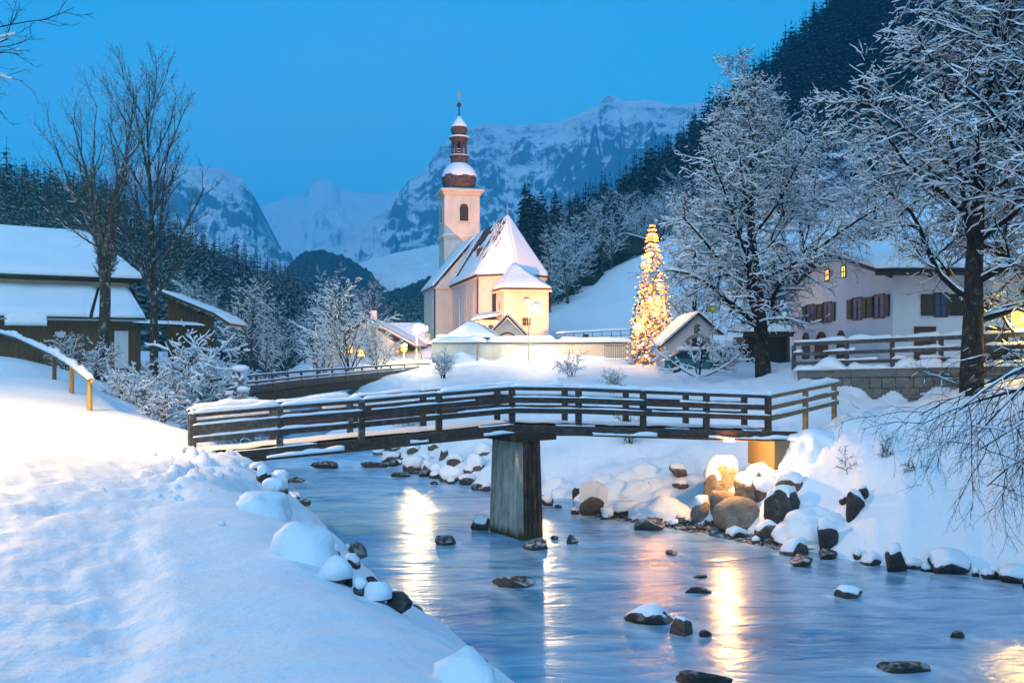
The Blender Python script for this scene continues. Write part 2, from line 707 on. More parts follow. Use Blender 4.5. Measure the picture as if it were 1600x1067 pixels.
def _rbf_fit(C):
    n = len(C)
    D = np.hypot(C[:, None, 0] - C[None, :, 0], C[:, None, 1] - C[None, :, 1])
    A = np.zeros((n + 3, n + 3))
    A[:n, :n] = D + np.eye(n) * -0.15
    A[:n, n] = 1
    A[:n, n + 1:] = C[:, :2]
    A[n:, :n] = A[:n, n:].T
    b = np.concatenate([C[:, 2], [0, 0, 0]])
    return np.linalg.solve(A, b)


_Wt = _rbf_fit(_C)


def upland(x, y):
    s = _Wt[len(_C)] + _Wt[len(_C) + 1] * x + _Wt[len(_C) + 2] * y
    for (cx, cy, _), w in zip(_C, _Wt[:len(_C)]):
        s = s + w * np.hypot(x - cx, y - cy)
    return s


# retaining walls: rows (x, y)
ROAD_WALL = [P(1246, 590, 41.6), P(1330, 590, 40.0), P(1480, 590, 37.2), P(1620, 590, 34.6), P(1900, 590, 30)]
YARD_WALL = [P(676, 560, 82), P(760, 560, 80.5), P(870, 560, 79.5), P(990, 560, 78.5), P(1100, 560, 79)]


def side(x, y, line, half):
    """how far a point is behind a wall line (positive = away from the camera), and along-mask"""
    xs = np.array([p.x for p in line])
    ys = np.array([p.y for p in line])
    yy = np.interp(x, xs, ys)
    return y - yy, sstep(xs[0] - half, xs[0] + half, x) * (1 - sstep(xs[-1] - half, xs[-1] + half, x))


def H(x, y, fine=True):
    x = np.asarray(x, float)
    y = np.asarray(y, float)
    up = upland(x, y)
    far = sstep(170, 260, np.hypot(x, y))
    up = up * (1 - far) + 9.0 * far
    # snow hump between the trodden path and the river
    yy = np.clip(y, 3, 20)
    xr = np.interp(yy, [3, 6, 9, 12.5, 18, 20], [-0.4, -0.9, -1.9, -3.3, -5.0, -6.0])
    up = up + 0.20 * np.exp(-((x - xr) / 0.95) ** 2) * sstep(2, 5, y) * (1 - sstep(18.5, 22, y))
    xp = np.interp(yy, [3, 6, 9, 12.5, 18, 20], [-1.9, -2.4, -3.3, -4.5, -5.9, -6.7])
    xp = xp + 0.5 * vnoise(y * 0.55, x * 0.0 + 3.3, 37) + 0.2 * vnoise(y * 1.7, x * 0.3, 38)
    up = up - 0.09 * sstep(0.25, -0.25, x - xp) * sstep(2, 5, y) * (1 - sstep(20, 24, y))
    # road plateau behind the stone wall, churchyard behind its wall
    d, m = side(x, y, ROAD_WALL, 0.4)
    road = np.interp(x, [12, 19, 30], [4.42, 4.75, 5.3]) + 0.004 * np.clip(d, 0, 40)
    k = sstep(0.10, 0.75, d) * m * (1 - sstep(12, 22, d))
    up = up * (1 - k) + np.maximum(up, road) * k
    d2, m2 = side(x, y, YARD_WALL, 0.5)
    k2 = sstep(-0.1, 0.45, d2) * m2 * (1 - sstep(20, 40, d2))
    up = up * (1 - k2) + np.maximum(up, 5.75 + 0.035 * np.clip(d2, 0, 25)) * k2
    # river
    xl = np.interp(y, L_EDGE[:, 0], L_EDGE[:, 1])
    xrr = np.interp(y, R_EDGE[:, 0], R_EDGE[:, 1])
    dl = pdist(x, y, L_EDGE)
    dr = pdist(x, y, R_EDGE)
    left = x < (xl + xrr) / 2
    d = np.where(left, dl, dr)
    inside = (x > xl) & (x < xrr)
    wob = 0.42 * fbm(x * 0.7, y * 0.7, 5, 4) * sstep(3, 8, np.hypot(x, y))
    sd = np.where(inside, -d, d) + wob
    inside = sd < 0
    d = np.abs(sd)
    sl_l = np.interp(y, [10, 16, 20, 27, 34, 50], [0.85, 0.9, 1.2, 1.15, 0.6, 0.4])
    sl_r = np.interp(y, [20, 27, 30, 33, 45, 60], [0.95, 0.95, 0.55, 0.30, 0.38, 0.4])
    sl = np.where(left, sl_l, sl_r)
    w = wz(y)
    lump = fbm(x * 0.55, y * 0.55, 3, 4)
    steep = np.where(left, 0.25, 1.0) * sstep(0.2, 1.2, d) * (1 - sstep(6, 12, d))
    bank = w - 0.06 + d * sl + 0.12 * (np.sqrt(d + 0.02)) + lump * 0.55 * steep
    K = 3.2
    h = -np.logaddexp(-K * up, -K * bank) / K
    h = np.where(inside, w - 0.06 - 0.5 * np.minimum(d, 1.2), h)
    if fine:
        rr = np.hypot(x, y)
        out = np.where(inside, 0.0, 1.0) * sstep(0.0, 0.8, d)
        h = h + out * 0.10 * fbm(x * 0.30, y * 0.30, 11, 3) * sstep(5, 15, rr)
        # wind ripples on the near bank
        rip = vnoise(x * 0.9 + y * 0.25, y * 4.2 - x * 1.3, 21) + 0.6 * vnoise(x * 1.7, y * 8.0 - x * 2.4, 22)
        nearl = (1 - sstep(16, 24, y)) * np.where(left, 1.0, 0.0) * sstep(-1.2, 0.3, x - xp)
        h = h + out * rip * 0.042 * nearl
        # trodden path
        tr = (1 - sstep(22, 34, y)) * np.where(left, 1.0, 0.0) * sstep(0.4, -0.4, x - xp)
        h = h + tr * (0.05 * fbm(x * 2.2, y * 2.2, 31, 3) + 0.03 * fbm(x * 7, y * 6, 33, 2) - 0.09 * np.clip(vnoise(x * 2.6, y * 2.0, 35) - 0.16, 0, 1) * 2)
        # lumps thrown up along the path edge towards the bridge
        edge = np.exp(-((x - xp - 0.1) / 0.7) ** 2) * sstep(12.5, 15, y) * (1 - sstep(25, 28, y))
        h = h + 0.42 * edge * np.clip(fbm(x * 2.6, y * 2.6, 41, 4) + 0.05, 0, 1)
        h = h + out * np.where(left, 0.0, 1.0) * (0.20 * (np.abs(fbm(x * 1.1, y * 1.1, 51, 4)) * 1.4 - 0.2) + 0.16 * np.clip(fbm(x * 2.1 + 7, y * 2.1, 53, 3), -0.1, 1) * sstep(0.2, 1.5, d) * (1 - sstep(6, 10, d))) * (1 - sstep(60, 90, rr))
    return h


def hz(x, y):
    return float(H(np.array([x]), np.array([y]))[0])


_T = np.concatenate([np.arange(2.5, 60, 0.05), np.arange(60, 260, 0.25)])


def ground(px, py, lift=0.0):
    """where the camera ray through a pixel first meets the ground or the river"""
    X = (px - CX) * _T / FPX
    Z = EYE + (HOR - py) * _T / FPX
    g = np.maximum(H(X, _T), wz(_T) * ((X > np.interp(_T, L_EDGE[:, 0], L_EDGE[:, 1])) & (X < np.interp(_T, R_EDGE[:, 0], R_EDGE[:, 1])))) + lift
    i = np.nonzero(Z <= g)[0]
    k = int(i[0]) if len(i) else len(_T) - 1
    return Vector((X[k], _T[k], g[k]))


def on_ground(px, Y):
    x = (px - CX) * Y / FPX
    return Vector((x, Y, hz(x, Y)))


# ------------------------------------------------------------------ terrain mesh
def grid_faces(nr, nc, wrap=False):
    i = np.arange(nr - 1)[:, None]
    j = np.arange(nc if wrap else nc - 1)[None, :]
    j2 = (j + 1) % nc
    q = np.stack([i * nc + j, i * nc + j2, (i + 1) * nc + j2, (i + 1) * nc + j], axis=-1).reshape(-1, 4)
    return q


def grid_mesh(name, V, q, material, smooth=True):
    me = bpy.data.meshes.new(name)
    me.vertices.add(len(V))
    me.vertices.foreach_set('co', V.astype(np.float32).ravel())
    me.loops.add(q.size)
    me.loops.foreach_set('vertex_index', q.astype(np.int32).ravel())
    me.polygons.add(len(q))
    me.polygons.foreach_set('loop_start', np.arange(len(q), dtype=np.int32) * 4)
    me.polygons.foreach_set('use_smooth', np.full(len(q), smooth))
    me.update(calc_edges=True)
    me.materials.append(material)
    return me


def build_terrain():
    a1 = np.arange(-33, 33, 0.19)
    a2 = np.concatenate([np.arange(34, 100, 1.2), np.arange(100, 260, 4), np.arange(260, 326, 1.2)])
    ang = np.radians(np.concatenate([a1, a2]))
    r = 0.7 * np.exp(np.arange(0, math.log(320 / 0.7), 0.0170))
    r = np.concatenate([r, [400, 600, 1000, 1800, 3200, 5000, 8000]])
    A, RR = np.meshgrid(ang, r)
    X = RR * np.sin(A)
    Y = RR * np.cos(A)
    Z = np.empty_like(X)
    for i in range(0, len(r), 40):
        Z[i:i + 40] = H(X[i:i + 40], Y[i:i + 40])
    V = np.stack([X, Y, Z], -1).reshape(-1, 3)
    q = grid_faces(len(r), len(ang), True)[:, ::-1]
    c = np.array([[0, 0, hz(0, 0)]])
    n0 = len(V)
    V = np.concatenate([V, c])
    tri = np.array([[n0, i, (i + 1) % len(ang), (i + 1) % len(ang)] for i in range(len(ang))])
    me = bpy.data.meshes.new('snow_ground')
    faces = q.tolist() + [[t[0], t[2], t[1]] for t in tri.tolist()]
    lens = np.array([len(f) for f in faces], np.int32)
    loops = np.fromiter((k for f in faces for k in f), np.int32, int(lens.sum()))
    me.vertices.add(len(V))
    me.vertices.foreach_set('co', V.astype(np.float32).ravel())
    me.loops.add(len(loops))
    me.loops.foreach_set('vertex_index', loops)
    me.polygons.add(len(faces))
    st = np.zeros(len(faces), np.int32)
    st[1:] = np.cumsum(lens)[:-1]
    me.polygons.foreach_set('loop_start', st)
    me.polygons.foreach_set('use_smooth', np.full(len(faces), True))
    me.update(calc_edges=True)
    me.materials.append(M['snow_ground'])
    o = put('snow_ground', me)
    tag(o, 'snow covered ground with a trodden path and steep river banks', None, None, 'structure')
    return o


build_terrain()


def water_mat():
    m = mat('river_water', (0.012, 0.085, 0.14), 0.10, 0.5)
    t = NT(m)
    # the current runs roughly along (-0.45, 1): soft silky bands lie across the view
    co = t.coord((0.42, 1.25, 1), 'World', (0, 0, R(-24)))
    co2 = t.coord((0.20, 0.52, 1), 'World', (0, 0, R(-18)))
    co3 = t.coord((0.8, 4.2, 1), 'World', (0, 0, R(-20)))
    a = t.noise(co, 1.2, 5, 0.55, 1.9)
    b = t.noise(co2, 1.0, 4, 0.5, 1.3)
    c = t.noise(co3, 1.2, 3, 0.5, 0.8)
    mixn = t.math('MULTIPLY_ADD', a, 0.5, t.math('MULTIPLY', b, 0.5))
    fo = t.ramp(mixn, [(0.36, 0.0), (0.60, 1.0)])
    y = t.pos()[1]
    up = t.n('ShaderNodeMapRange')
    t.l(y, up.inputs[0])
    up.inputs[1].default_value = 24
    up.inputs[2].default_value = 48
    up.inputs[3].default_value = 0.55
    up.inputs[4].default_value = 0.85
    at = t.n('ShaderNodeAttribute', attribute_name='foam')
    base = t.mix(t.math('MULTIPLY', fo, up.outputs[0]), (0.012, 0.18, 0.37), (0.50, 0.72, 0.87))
    fz = t.math('MULTIPLY', at.outputs['Fac'], t.math('MULTIPLY_ADD', c, 1.6, 0.0, clamp=True), clamp=True)
    t.set('Base Color', t.mix(fz, base, (0.74, 0.82, 0.88)))
    t.set('Roughness', t.math('MULTIPLY_ADD', b, 0.18, 0.14))
    t.set('IOR', 2.5)
    p = t.bump(b, 0.19, 0.40)
    p = t.bump(a, 0.17, 0.14, p)
    t.set('Normal', t.bump(c, 0.10, 0.03, p))
    return m


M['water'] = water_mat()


def build_water():
    ys = np.concatenate([np.arange(-60, 8, 2.0), np.arange(8, 60, 0.25), np.arange(60, 140, 1.0)])
    us = np.linspace(0, 1, 70)
    U, Y = np.meshgrid(us, ys)
    xl = np.interp(Y, L_EDGE[:, 0], L_EDGE[:, 1]) - 1.1
    xr = np.interp(Y, R_EDGE[:, 0], R_EDGE[:, 1]) + 1.1
    X = xl + (xr - xl) * U
    Z = wz(Y)
    amp = 0.015 + 0.05 * np.exp(-((Y - 45) / 1.6) ** 2) + 0.05 * sstep(46, 50, Y)
    Z = Z + amp * fbm(X * 0.55 + Y * 0.1, Y * 1.1, 61, 3)
    V = np.stack([X, Y, Z], -1).reshape(-1, 3)
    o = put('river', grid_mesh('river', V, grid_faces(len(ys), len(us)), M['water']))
    global RIVER_V, RIVER
    RIVER_V, RIVER = V, o
    tag(o, 'smooth blue mountain stream flowing under the footbridge', None, None, 'structure')


build_water()


# ------------------------------------------------------------------ hills and mountains
def mountain_mat(name, rock_lo, rock_hi, snow_lo, snow_hi, scale, thr):
    m = mat(name, rock_lo, 0.9, 0.1)
    t = NT(m)
    co = t.coord((scale, scale, scale), 'World')
    n1 = t.noise(co, 1.0, 9, 0.68, 0.4)
    n2 = t.noise(co, 4.5, 7, 0.7, 0.8)
    nz = t.normal_z()
    k = t.math('ADD', t.math('MULTIPLY', nz, 0.75), t.math('ADD', t.math('MULTIPLY', n1, 0.55), t.math('MULTIPLY', n2, 0.45)))
    n3 = t.noise(co, 15.0, 6, 0.7, 0.5)
    k = t.math('ADD', k, t.math('MULTIPLY_ADD', n3, 0.60, -0.30))
    f = t.ramp(k, [(thr - 0.11, 0), (thr + 0.11, 1)])
    rock = t.ramp(n2, [(0.3, rock_lo), (0.7, rock_hi)])
    sn = t.ramp(n1, [(0.3, snow_lo), (0.7, snow_hi)])
    t.set('Base Color', t.mix(f, rock, sn))
    t.set('Normal', t.bump(n2, 0.6, 0.25 / scale * 0.4))
    return m


M['mountain'] = mountain_mat('alpine_rock_and_snow', (0.025, 0.03, 0.04), (0.13, 0.135, 0.15), (0.50, 0.56, 0.62), (0.84, 0.87, 0.9), 0.012, 0.985)
M['mountain_snowy'] = mountain_mat('alpine_snowfield', (0.08, 0.08, 0.09), (0.25, 0.25, 0.26), (0.72, 0.75, 0.79), (0.84, 0.87, 0.9), 0.010, 0.86)
M['forest_floor'] = mountain_mat('wooded_slope', (0.012, 0.018, 0.018), (0.04, 0.05, 0.05), (0.30, 0.34, 0.38), (0.5, 0.55, 0.6), 0.10, 1.25)
M['forest_far'] = mountain_mat('far_forest', (0.012, 0.022, 0.022), (0.035, 0.05, 0.05), (0.16, 0.19, 0.21), (0.3, 0.34, 0.36), 0.06, 1.28)
M['meadow'] = mountain_mat('high_meadow', (0.03, 0.045, 0.045), (0.08, 0.1, 0.1), (0.74, 0.77, 0.8), (0.84, 0.87, 0.9), 0.02, 0.62)


def smooth_line(pts, n):
    pts = np.array(pts, float)
    d = np.concatenate([[0], np.cumsum(np.hypot(np.diff(pts[:, 0]), np.diff(pts[:, 1])))])
    s = np.linspace(0, d[-1], n)
    return np.stack([np.interp(s, d, pts[:, k]) for k in range(3)], 1)


def ridge(name, sil, base, nu, nv, amp, scale, seed, material, label, rough=1.0, bulge=0.0, crest=0.25, ridge_w=0.6):
    """a hillside: skyline points and foot points (pixel, pixel, metres away), filled by a rough slope, with a back side"""
    S = smooth_line(sil, nu)
    px = S[:, 0]
    B = np.array(base, float)
    bx = np.stack([px, np.interp(px, B[:, 0], B[:, 1]), np.interp(px, B[:, 0], B[:, 2])], 1)

    def to3(a):
        return np.stack([(a[:, 0] - CX) * a[:, 2] / FPX, a[:, 2], EYE + (HOR - a[:, 1]) * a[:, 2] / FPX], 1)
    T3, B3 = to3(S), to3(bx)
    w = max(3, nu // 5)
    ker = np.hanning(w * 2 + 3)[1:-1]
    ker /= ker.sum()
    Ts = T3.copy()
    Ts[:, 2] = np.convolve(np.pad(T3[:, 2], len(ker) // 2, mode='edge'), ker, 'valid')[:nu]
    Dz = T3[:, 2] - Ts[:, 2]
    T3f, T3 = T3, Ts
    v = np.linspace(0, 1, nv)
    V = B3[None] * (1 - v)[:, None, None] + T3[None] * v[:, None, None]
    if amp > 50:      # high mountains: hollow profile, the foot runs far out and the wall stands back
        vy, vz = (v ** 0.62)[:, None], (v ** 1.25)[:, None]
        V[..., 1] = B3[None, :, 1] * (1 - vy) + T3[None, :, 1] * vy
        V[..., 0] = B3[None, :, 0] * (1 - vy) + T3[None, :, 0] * vy
        V[..., 2] = B3[None, :, 2] * (1 - vz) + T3[None, :, 2] * vz
    V[..., 2] += Dz[None] * np.clip((v[:, None] - 0.45) / 0.55, 0, 1) ** 2.2
    V[..., 2] += bulge * np.sin(v * math.pi)[:, None] * (T3[None, :, 2] - B3[None, :, 2])
    low_ = np.clip((T3f[:, 2] - B3[:, 2]) / (T3f[:, 2] - B3[:, 2]).max(), 0.05, 1) ** (0.85 if amp > 50 else 0.0)
    env = np.clip(np.sin(np.clip(v, 0, 1) * math.pi), 0, 1) ** (0.5 if amp < 50 else 1.5) * (1 - crest) + crest * v
    X, Y = V[..., 0] / scale, (V[..., 1] + V[..., 2] * 0.8) / scale
    n = ridge_w * (ridged(X + 0.25 * fbm(X * 2, Y * 2, seed + 20, 3), Y, seed, 7, 0.58) - 0.6) + (1 - ridge_w) * fbm(X * 1.3, Y * 1.3, seed + 9, 5)
    V[..., 2] += amp * n * env[:, None] * rough * low_[None]
    if amp > 50:
        e2 = np.clip(np.sin(np.clip(v, 0, 1) * math.pi), 0, 1)[:, None] ** 1.1
        V[..., 2] += e2 * low_[None] * amp * (0.22 * (ridged(X * 4.3, Y * 3.1, seed + 40, 4) - 0.5) + 0.09 * (ridged(X * 15, Y * 9, seed + 50, 3) - 0.5))
    V[..., 1] -= amp * (0.8 if amp < 50 else 0.3) * fbm(X * 1.7 + 5, V[..., 2] / scale * 1.7, seed + 3, 5) * env[:, None]
    back = V[-1:].copy()
    dep = (T3[:, 1] - B3[:, 1]).mean()
    back[..., 1] += dep * 0.8
    back[..., 2] = B3[None, :, 2] - 5
    under = V[:1].copy()
    under[..., 2] -= 40
    V = np.concatenate([under, V, back])
    q = grid_faces(len(V), nu)
    o = put(name, grid_mesh(name, V.reshape(-1, 3), q, material))
    tag(o, label, None, None, 'structure')
    return V[1:-1]


MTN_R = ridge('mountain', [(540, 372, 2150), (600, 330, 2200), (622, 303, 2250), (640, 281, 2250), (656, 272, 2260), (670, 257, 2280), (690, 225, 2300), (720, 205, 2300), (760, 192, 2300), (800, 196, 2300),
                           (870, 190, 2300), (900, 180, 2300), (935, 164, 2300), (950, 147, 2300), (975, 158, 2300), (1010, 155, 2300), (1060, 165, 2300), (1120, 160, 2300), (1200, 140, 2300), (1290, 125, 2300)],
              [(540, 440, 1300), (700, 470, 1250), (1000, 500, 1200), (1290, 510, 1200)], 380, 210, 190, 300, 5, M['mountain'], 'massive snow dusted rocky mountain rising behind the church', crest=0.03)
ridge('snowfield', [(250, 345, 3300), (380, 330, 3300), (440, 311, 3300), (474, 305, 3300), (482, 293, 3300), (492, 283, 3300), (505, 279, 3300), (520, 282, 3300), (532, 298, 3300), (580, 302, 3300), (620, 297, 3300), (700, 288, 3300), (800, 285, 3300)],
      [(250, 440, 1900), (800, 440, 1900)], 240, 100, 60, 230, 15, M['mountain_snowy'], 'high pale snowfield saddle between the two mountains', crest=0.06)
ridge('mountain', [(40, 300, 1900), (150, 278, 1900), (210, 262, 1900), (250, 255, 1900), (310, 262, 1900), (350, 265, 1900), (380, 283, 1900), (396, 305, 1900), (402, 326, 1900), (420, 372, 1850), (450, 410, 1800), (490, 425, 1700)],
      [(40, 450, 1000), (490, 450, 1000)], 260, 130, 110, 260, 25, M['mountain'], 'hazy rounded snowy mountain behind the bare trees', crest=0.03)
ridge('meadow_hill', [(520, 440, 950), (565, 410, 950), (610, 398, 950), (660, 388, 950), (720, 375, 950), (800, 380, 950), (900, 395, 900)],
      [(520, 470, 700), (900, 480, 700)], 120, 50, 9, 80, 35, M['meadow'], 'pale snowy meadow slope left of the church tower', crest=0.1)
ridge('wooded_hill', [(400, 470, 800), (440, 428, 800), (462, 402, 800), (485, 391, 800), (505, 391, 800), (540, 402, 800), (568, 418, 800), (590, 436, 800), (620, 470, 780), (650, 500, 760)],
      [(400, 500, 600), (650, 510, 600)], 220, 70, 9, 14, 45, M['forest_far'], 'dark blue wooded knoll in the middle of the valley', crest=0.30)
ridge('wooded_hill', [(560, 480, 560), (600, 458, 560), (640, 446, 560), (680, 432, 560), (740, 430, 560), (820, 440, 540), (900, 450, 500)],
      [(560, 515, 420), (900, 520, 400)], 200, 50, 8, 10, 55, M['forest_far'], 'dark wooded slope directly behind the church nave', crest=0.30)

HILL_L = ridge('wooded_hill', [(-500, 186, 230), (-200, 256, 230), (-60, 286, 230), (0, 292, 232), (60, 294, 240), (150, 328, 260), (230, 370, 300), (300, 388, 330), (360, 406, 360), (420, 428, 400), (480, 454, 430), (560, 482, 460), (650, 498, 500), (760, 510, 540)],
               [(-500, 560, 70), (0, 556, 90), (150, 556, 100), (300, 557, 112), (420, 553, 130), (650, 548, 170), (760, 545, 200)], 200, 64, 10, 40, 65, M['forest_floor'], 'dark spruce hillside behind the barn', crest=0.1)
HILL_R = ridge('wooded_hill', [(815, 468, 175), (850, 443, 195), (880, 420, 215), (930, 378, 240), (1000, 313, 270), (1060, 254, 290), (1130, 184, 310), (1200, 116, 330), (1270, 40, 340), (1400, -102, 350), (1700, -312, 360), (2100, -392, 360)],
               [(815, 515, 125), (870, 496, 128), (930, 446, 142), (1000, 398, 162), (1060, 380, 168), (1130, 384, 166), (1200, 390, 162), (1400, 392, 152), (1700, 385, 142), (2100, 385, 130)], 200, 70, 10, 45, 75, M['forest_floor'],
               'steep dark wooded hillside rising out of the picture', crest=0.1)


def build_haze():
    m = bpy.data.materials.new('haze_air')
    m.use_nodes = True
    nt = m.node_tree
    for nd in list(nt.nodes):
        if nd.type == 'BSDF_PRINCIPLED':
            nt.nodes.remove(nd)
    out = [n for n in nt.nodes if n.type == 'OUTPUT_MATERIAL'][0]
    pv = nt.nodes.new('ShaderNodeVolumePrincipled')
    pv.inputs['Color'].default_value = (0.13, 0.72, 1.0, 1)
    pv.inputs['Density'].default_value = HAZE
    pv.inputs['Anisotropy'].default_value = 0.5
    nt.links.new(pv.outputs[0], out.inputs['Volume'])
    b = MB()
    b.box((0, 2300, 322.0), (9000, 5600, 676))
    o = b.build('haze', m)
    tag(o, 'pale blue evening haze filling the valley', None, None, 'stuff')


HAZE = 0.00046
build_haze()


# ================================================================== large structures
_lazy = {}


def mat_lazy(name, col, rough=0.5):
    if name not in _lazy:
        _lazy[name] = mat(name, col, rough)
    return _lazy[name]


def snow_strip(mb, a, b, w, h, step=0.16, seed=0, gap=0.0, rough=0.45):
    """lumpy snow lying along a rail from a to b"""
    a, b = Vector(a), Vector(b)
    d = b - a
    n = max(2, int(d.length / step))
    s = d.cross(Vector((0, 0, 1))).normalized()
    rg = random.Random(seed * 7919 + int(abs(a.x * 131 + a.y * 17 + a.z * 71) * 10))
    ph = rg.random() * 50
    run = []

    def flush(run):
        if len(run) < 2:
            return
        k = len(run[0])
        vs = [p for r in run for p in r]
        fs = []
        for i in range(len(run) - 1):
            for j in range(k):
                j2 = (j + 1) % k
                fs.append((i * k + j, i * k + j2, (i + 1) * k + j2, (i + 1) * k + j))
        fs.append(tuple(range(k))[::-1])
        fs.append(tuple(range((len(run) - 1) * k, len(run) * k)))
        mb.raw(vs, fs)
    for i in range(n + 1):
        t = i / n
        q = a + d * t
        f = float(fbm(np.array([ph + t * d.length * 1.3]), np.array([seed * 3.7]), 71, 3)[0])
        k = 1 + rough * 2 * f
        if gap and float(vnoise(np.array([ph + t * d.length * 0.9]), np.array([9.1]), 72)[0]) + 0.5 < gap:
            flush(run)
            run = []
            continue
        e = 0.35 if i in (0, n) else 1.0
        hh = max(0.012, h * k * e)
        ww = w / 2 * (1 + 0.25 * f)
        off = rg.uniform(-0.06, 0.06) * w
        run.append([tuple(q + s * (x * ww + off) + Vector((0, 0, z * hh))) for x, z in ((-0.98, -0.02), (-1.02, 0.4), (-0.7, 0.85), (0, 1.0), (0.7, 0.85), (1.02, 0.4), (0.98, -0.02))])
    flush(run)


def arch_poly(w, h, n=8):
    """2d outline of a round-headed opening, base centre at origin"""
    r = w / 2
    pts = [(-r, 0), (r, 0)]
    for i in range(n + 1):
        a = math.pi * i / n
        pts.append((r * math.cos(a), h - r + r * math.sin(a)))
    return pts


def rect_poly(w, h):
    return [(-w / 2, 0), (w / 2, 0), (w / 2, h), (-w / 2, h)]


def window(parent, base, right, w, h, arched=False, frame=0.12, pane_mat=None, frame_mat=None, name='window', muntins=0, proud=0.06):
    """frame standing proud of the wall, glass just behind it. right: unit vector along the wall; outward normal = right x up (towards the viewer)"""
    base, right = Vector(base), Vector(right).normalized()
    nrm = right.cross(Vector((0, 0, 1))).normalized()

    def P3(p, o=0.0):
        return base + right * p[0] + Vector((0, 0, p[1])) + nrm * o
    outl = arch_poly(w, h) if arched else rect_poly(w, h)
    outer = arch_poly(w + 2 * frame, h + frame) if arched else [(-w / 2 - frame, -frame), (w / 2 + frame, -frame), (w / 2 + frame, h + frame), (-w / 2 - frame, h + frame)]
    m = MB()
    k = len(outl)
    vs = [tuple(P3(p, proud)) for p in outer] + [tuple(P3(p, proud)) for p in outl] + [tuple(P3(p, -0.02)) for p in outer] + [tuple(P3(p, 0.006)) for p in outl]
    fs = []
    for i in range(k):
        j = (i + 1) % k
        fs += [(i, j, k + j, k + i), (2 * k + i, 2 * k + j, j, i), (k + i, k + j, 3 * k + j, 3 * k + i)]
    m.raw(vs, fs)
    for q in range(muntins):
        x = -w / 2 + w * (q + 1) / (muntins + 1)
        m.beam(P3((x, 0.0), 0.035), P3((x, h * 0.93), 0.035), 0.05, 0.05, up=nrm)
    if muntins:
        m.beam(P3((-w / 2, h * 0.5), 0.036), P3((w / 2, h * 0.5), 0.036), 0.05, 0.05)
    fr = m.build(name, frame_mat or M['window_frame'], parent)
    g = MB()
    g.raw([tuple(P3(p, 0.012)) for p in outl], [tuple(range(k))])
    g.build('pane', pane_mat or M['glass_dark'], fr)
    return fr


# ------------------------------------------------------------------ footbridge
BR = [Vector(p) for p in ((-8.07, 24.27, 2.58), (-6.05, 25.0, 2.73), (-4.03, 25.73, 2.86), (-2.02, 26.5, 3.01), (0, 27.2, 3.15), (1.91, 27.55, 3.11), (3.81, 27.9, 3.02), (5.72, 28.25, 2.93), (7.63, 28.6, 2.85))]
FLARE = Vector((11.2, 33.0, 3.2))


def perp(a, b):
    d = (b - a)
    d.z = 0
    d.normalize()
    return Vector((-d.y, d.x, 0))


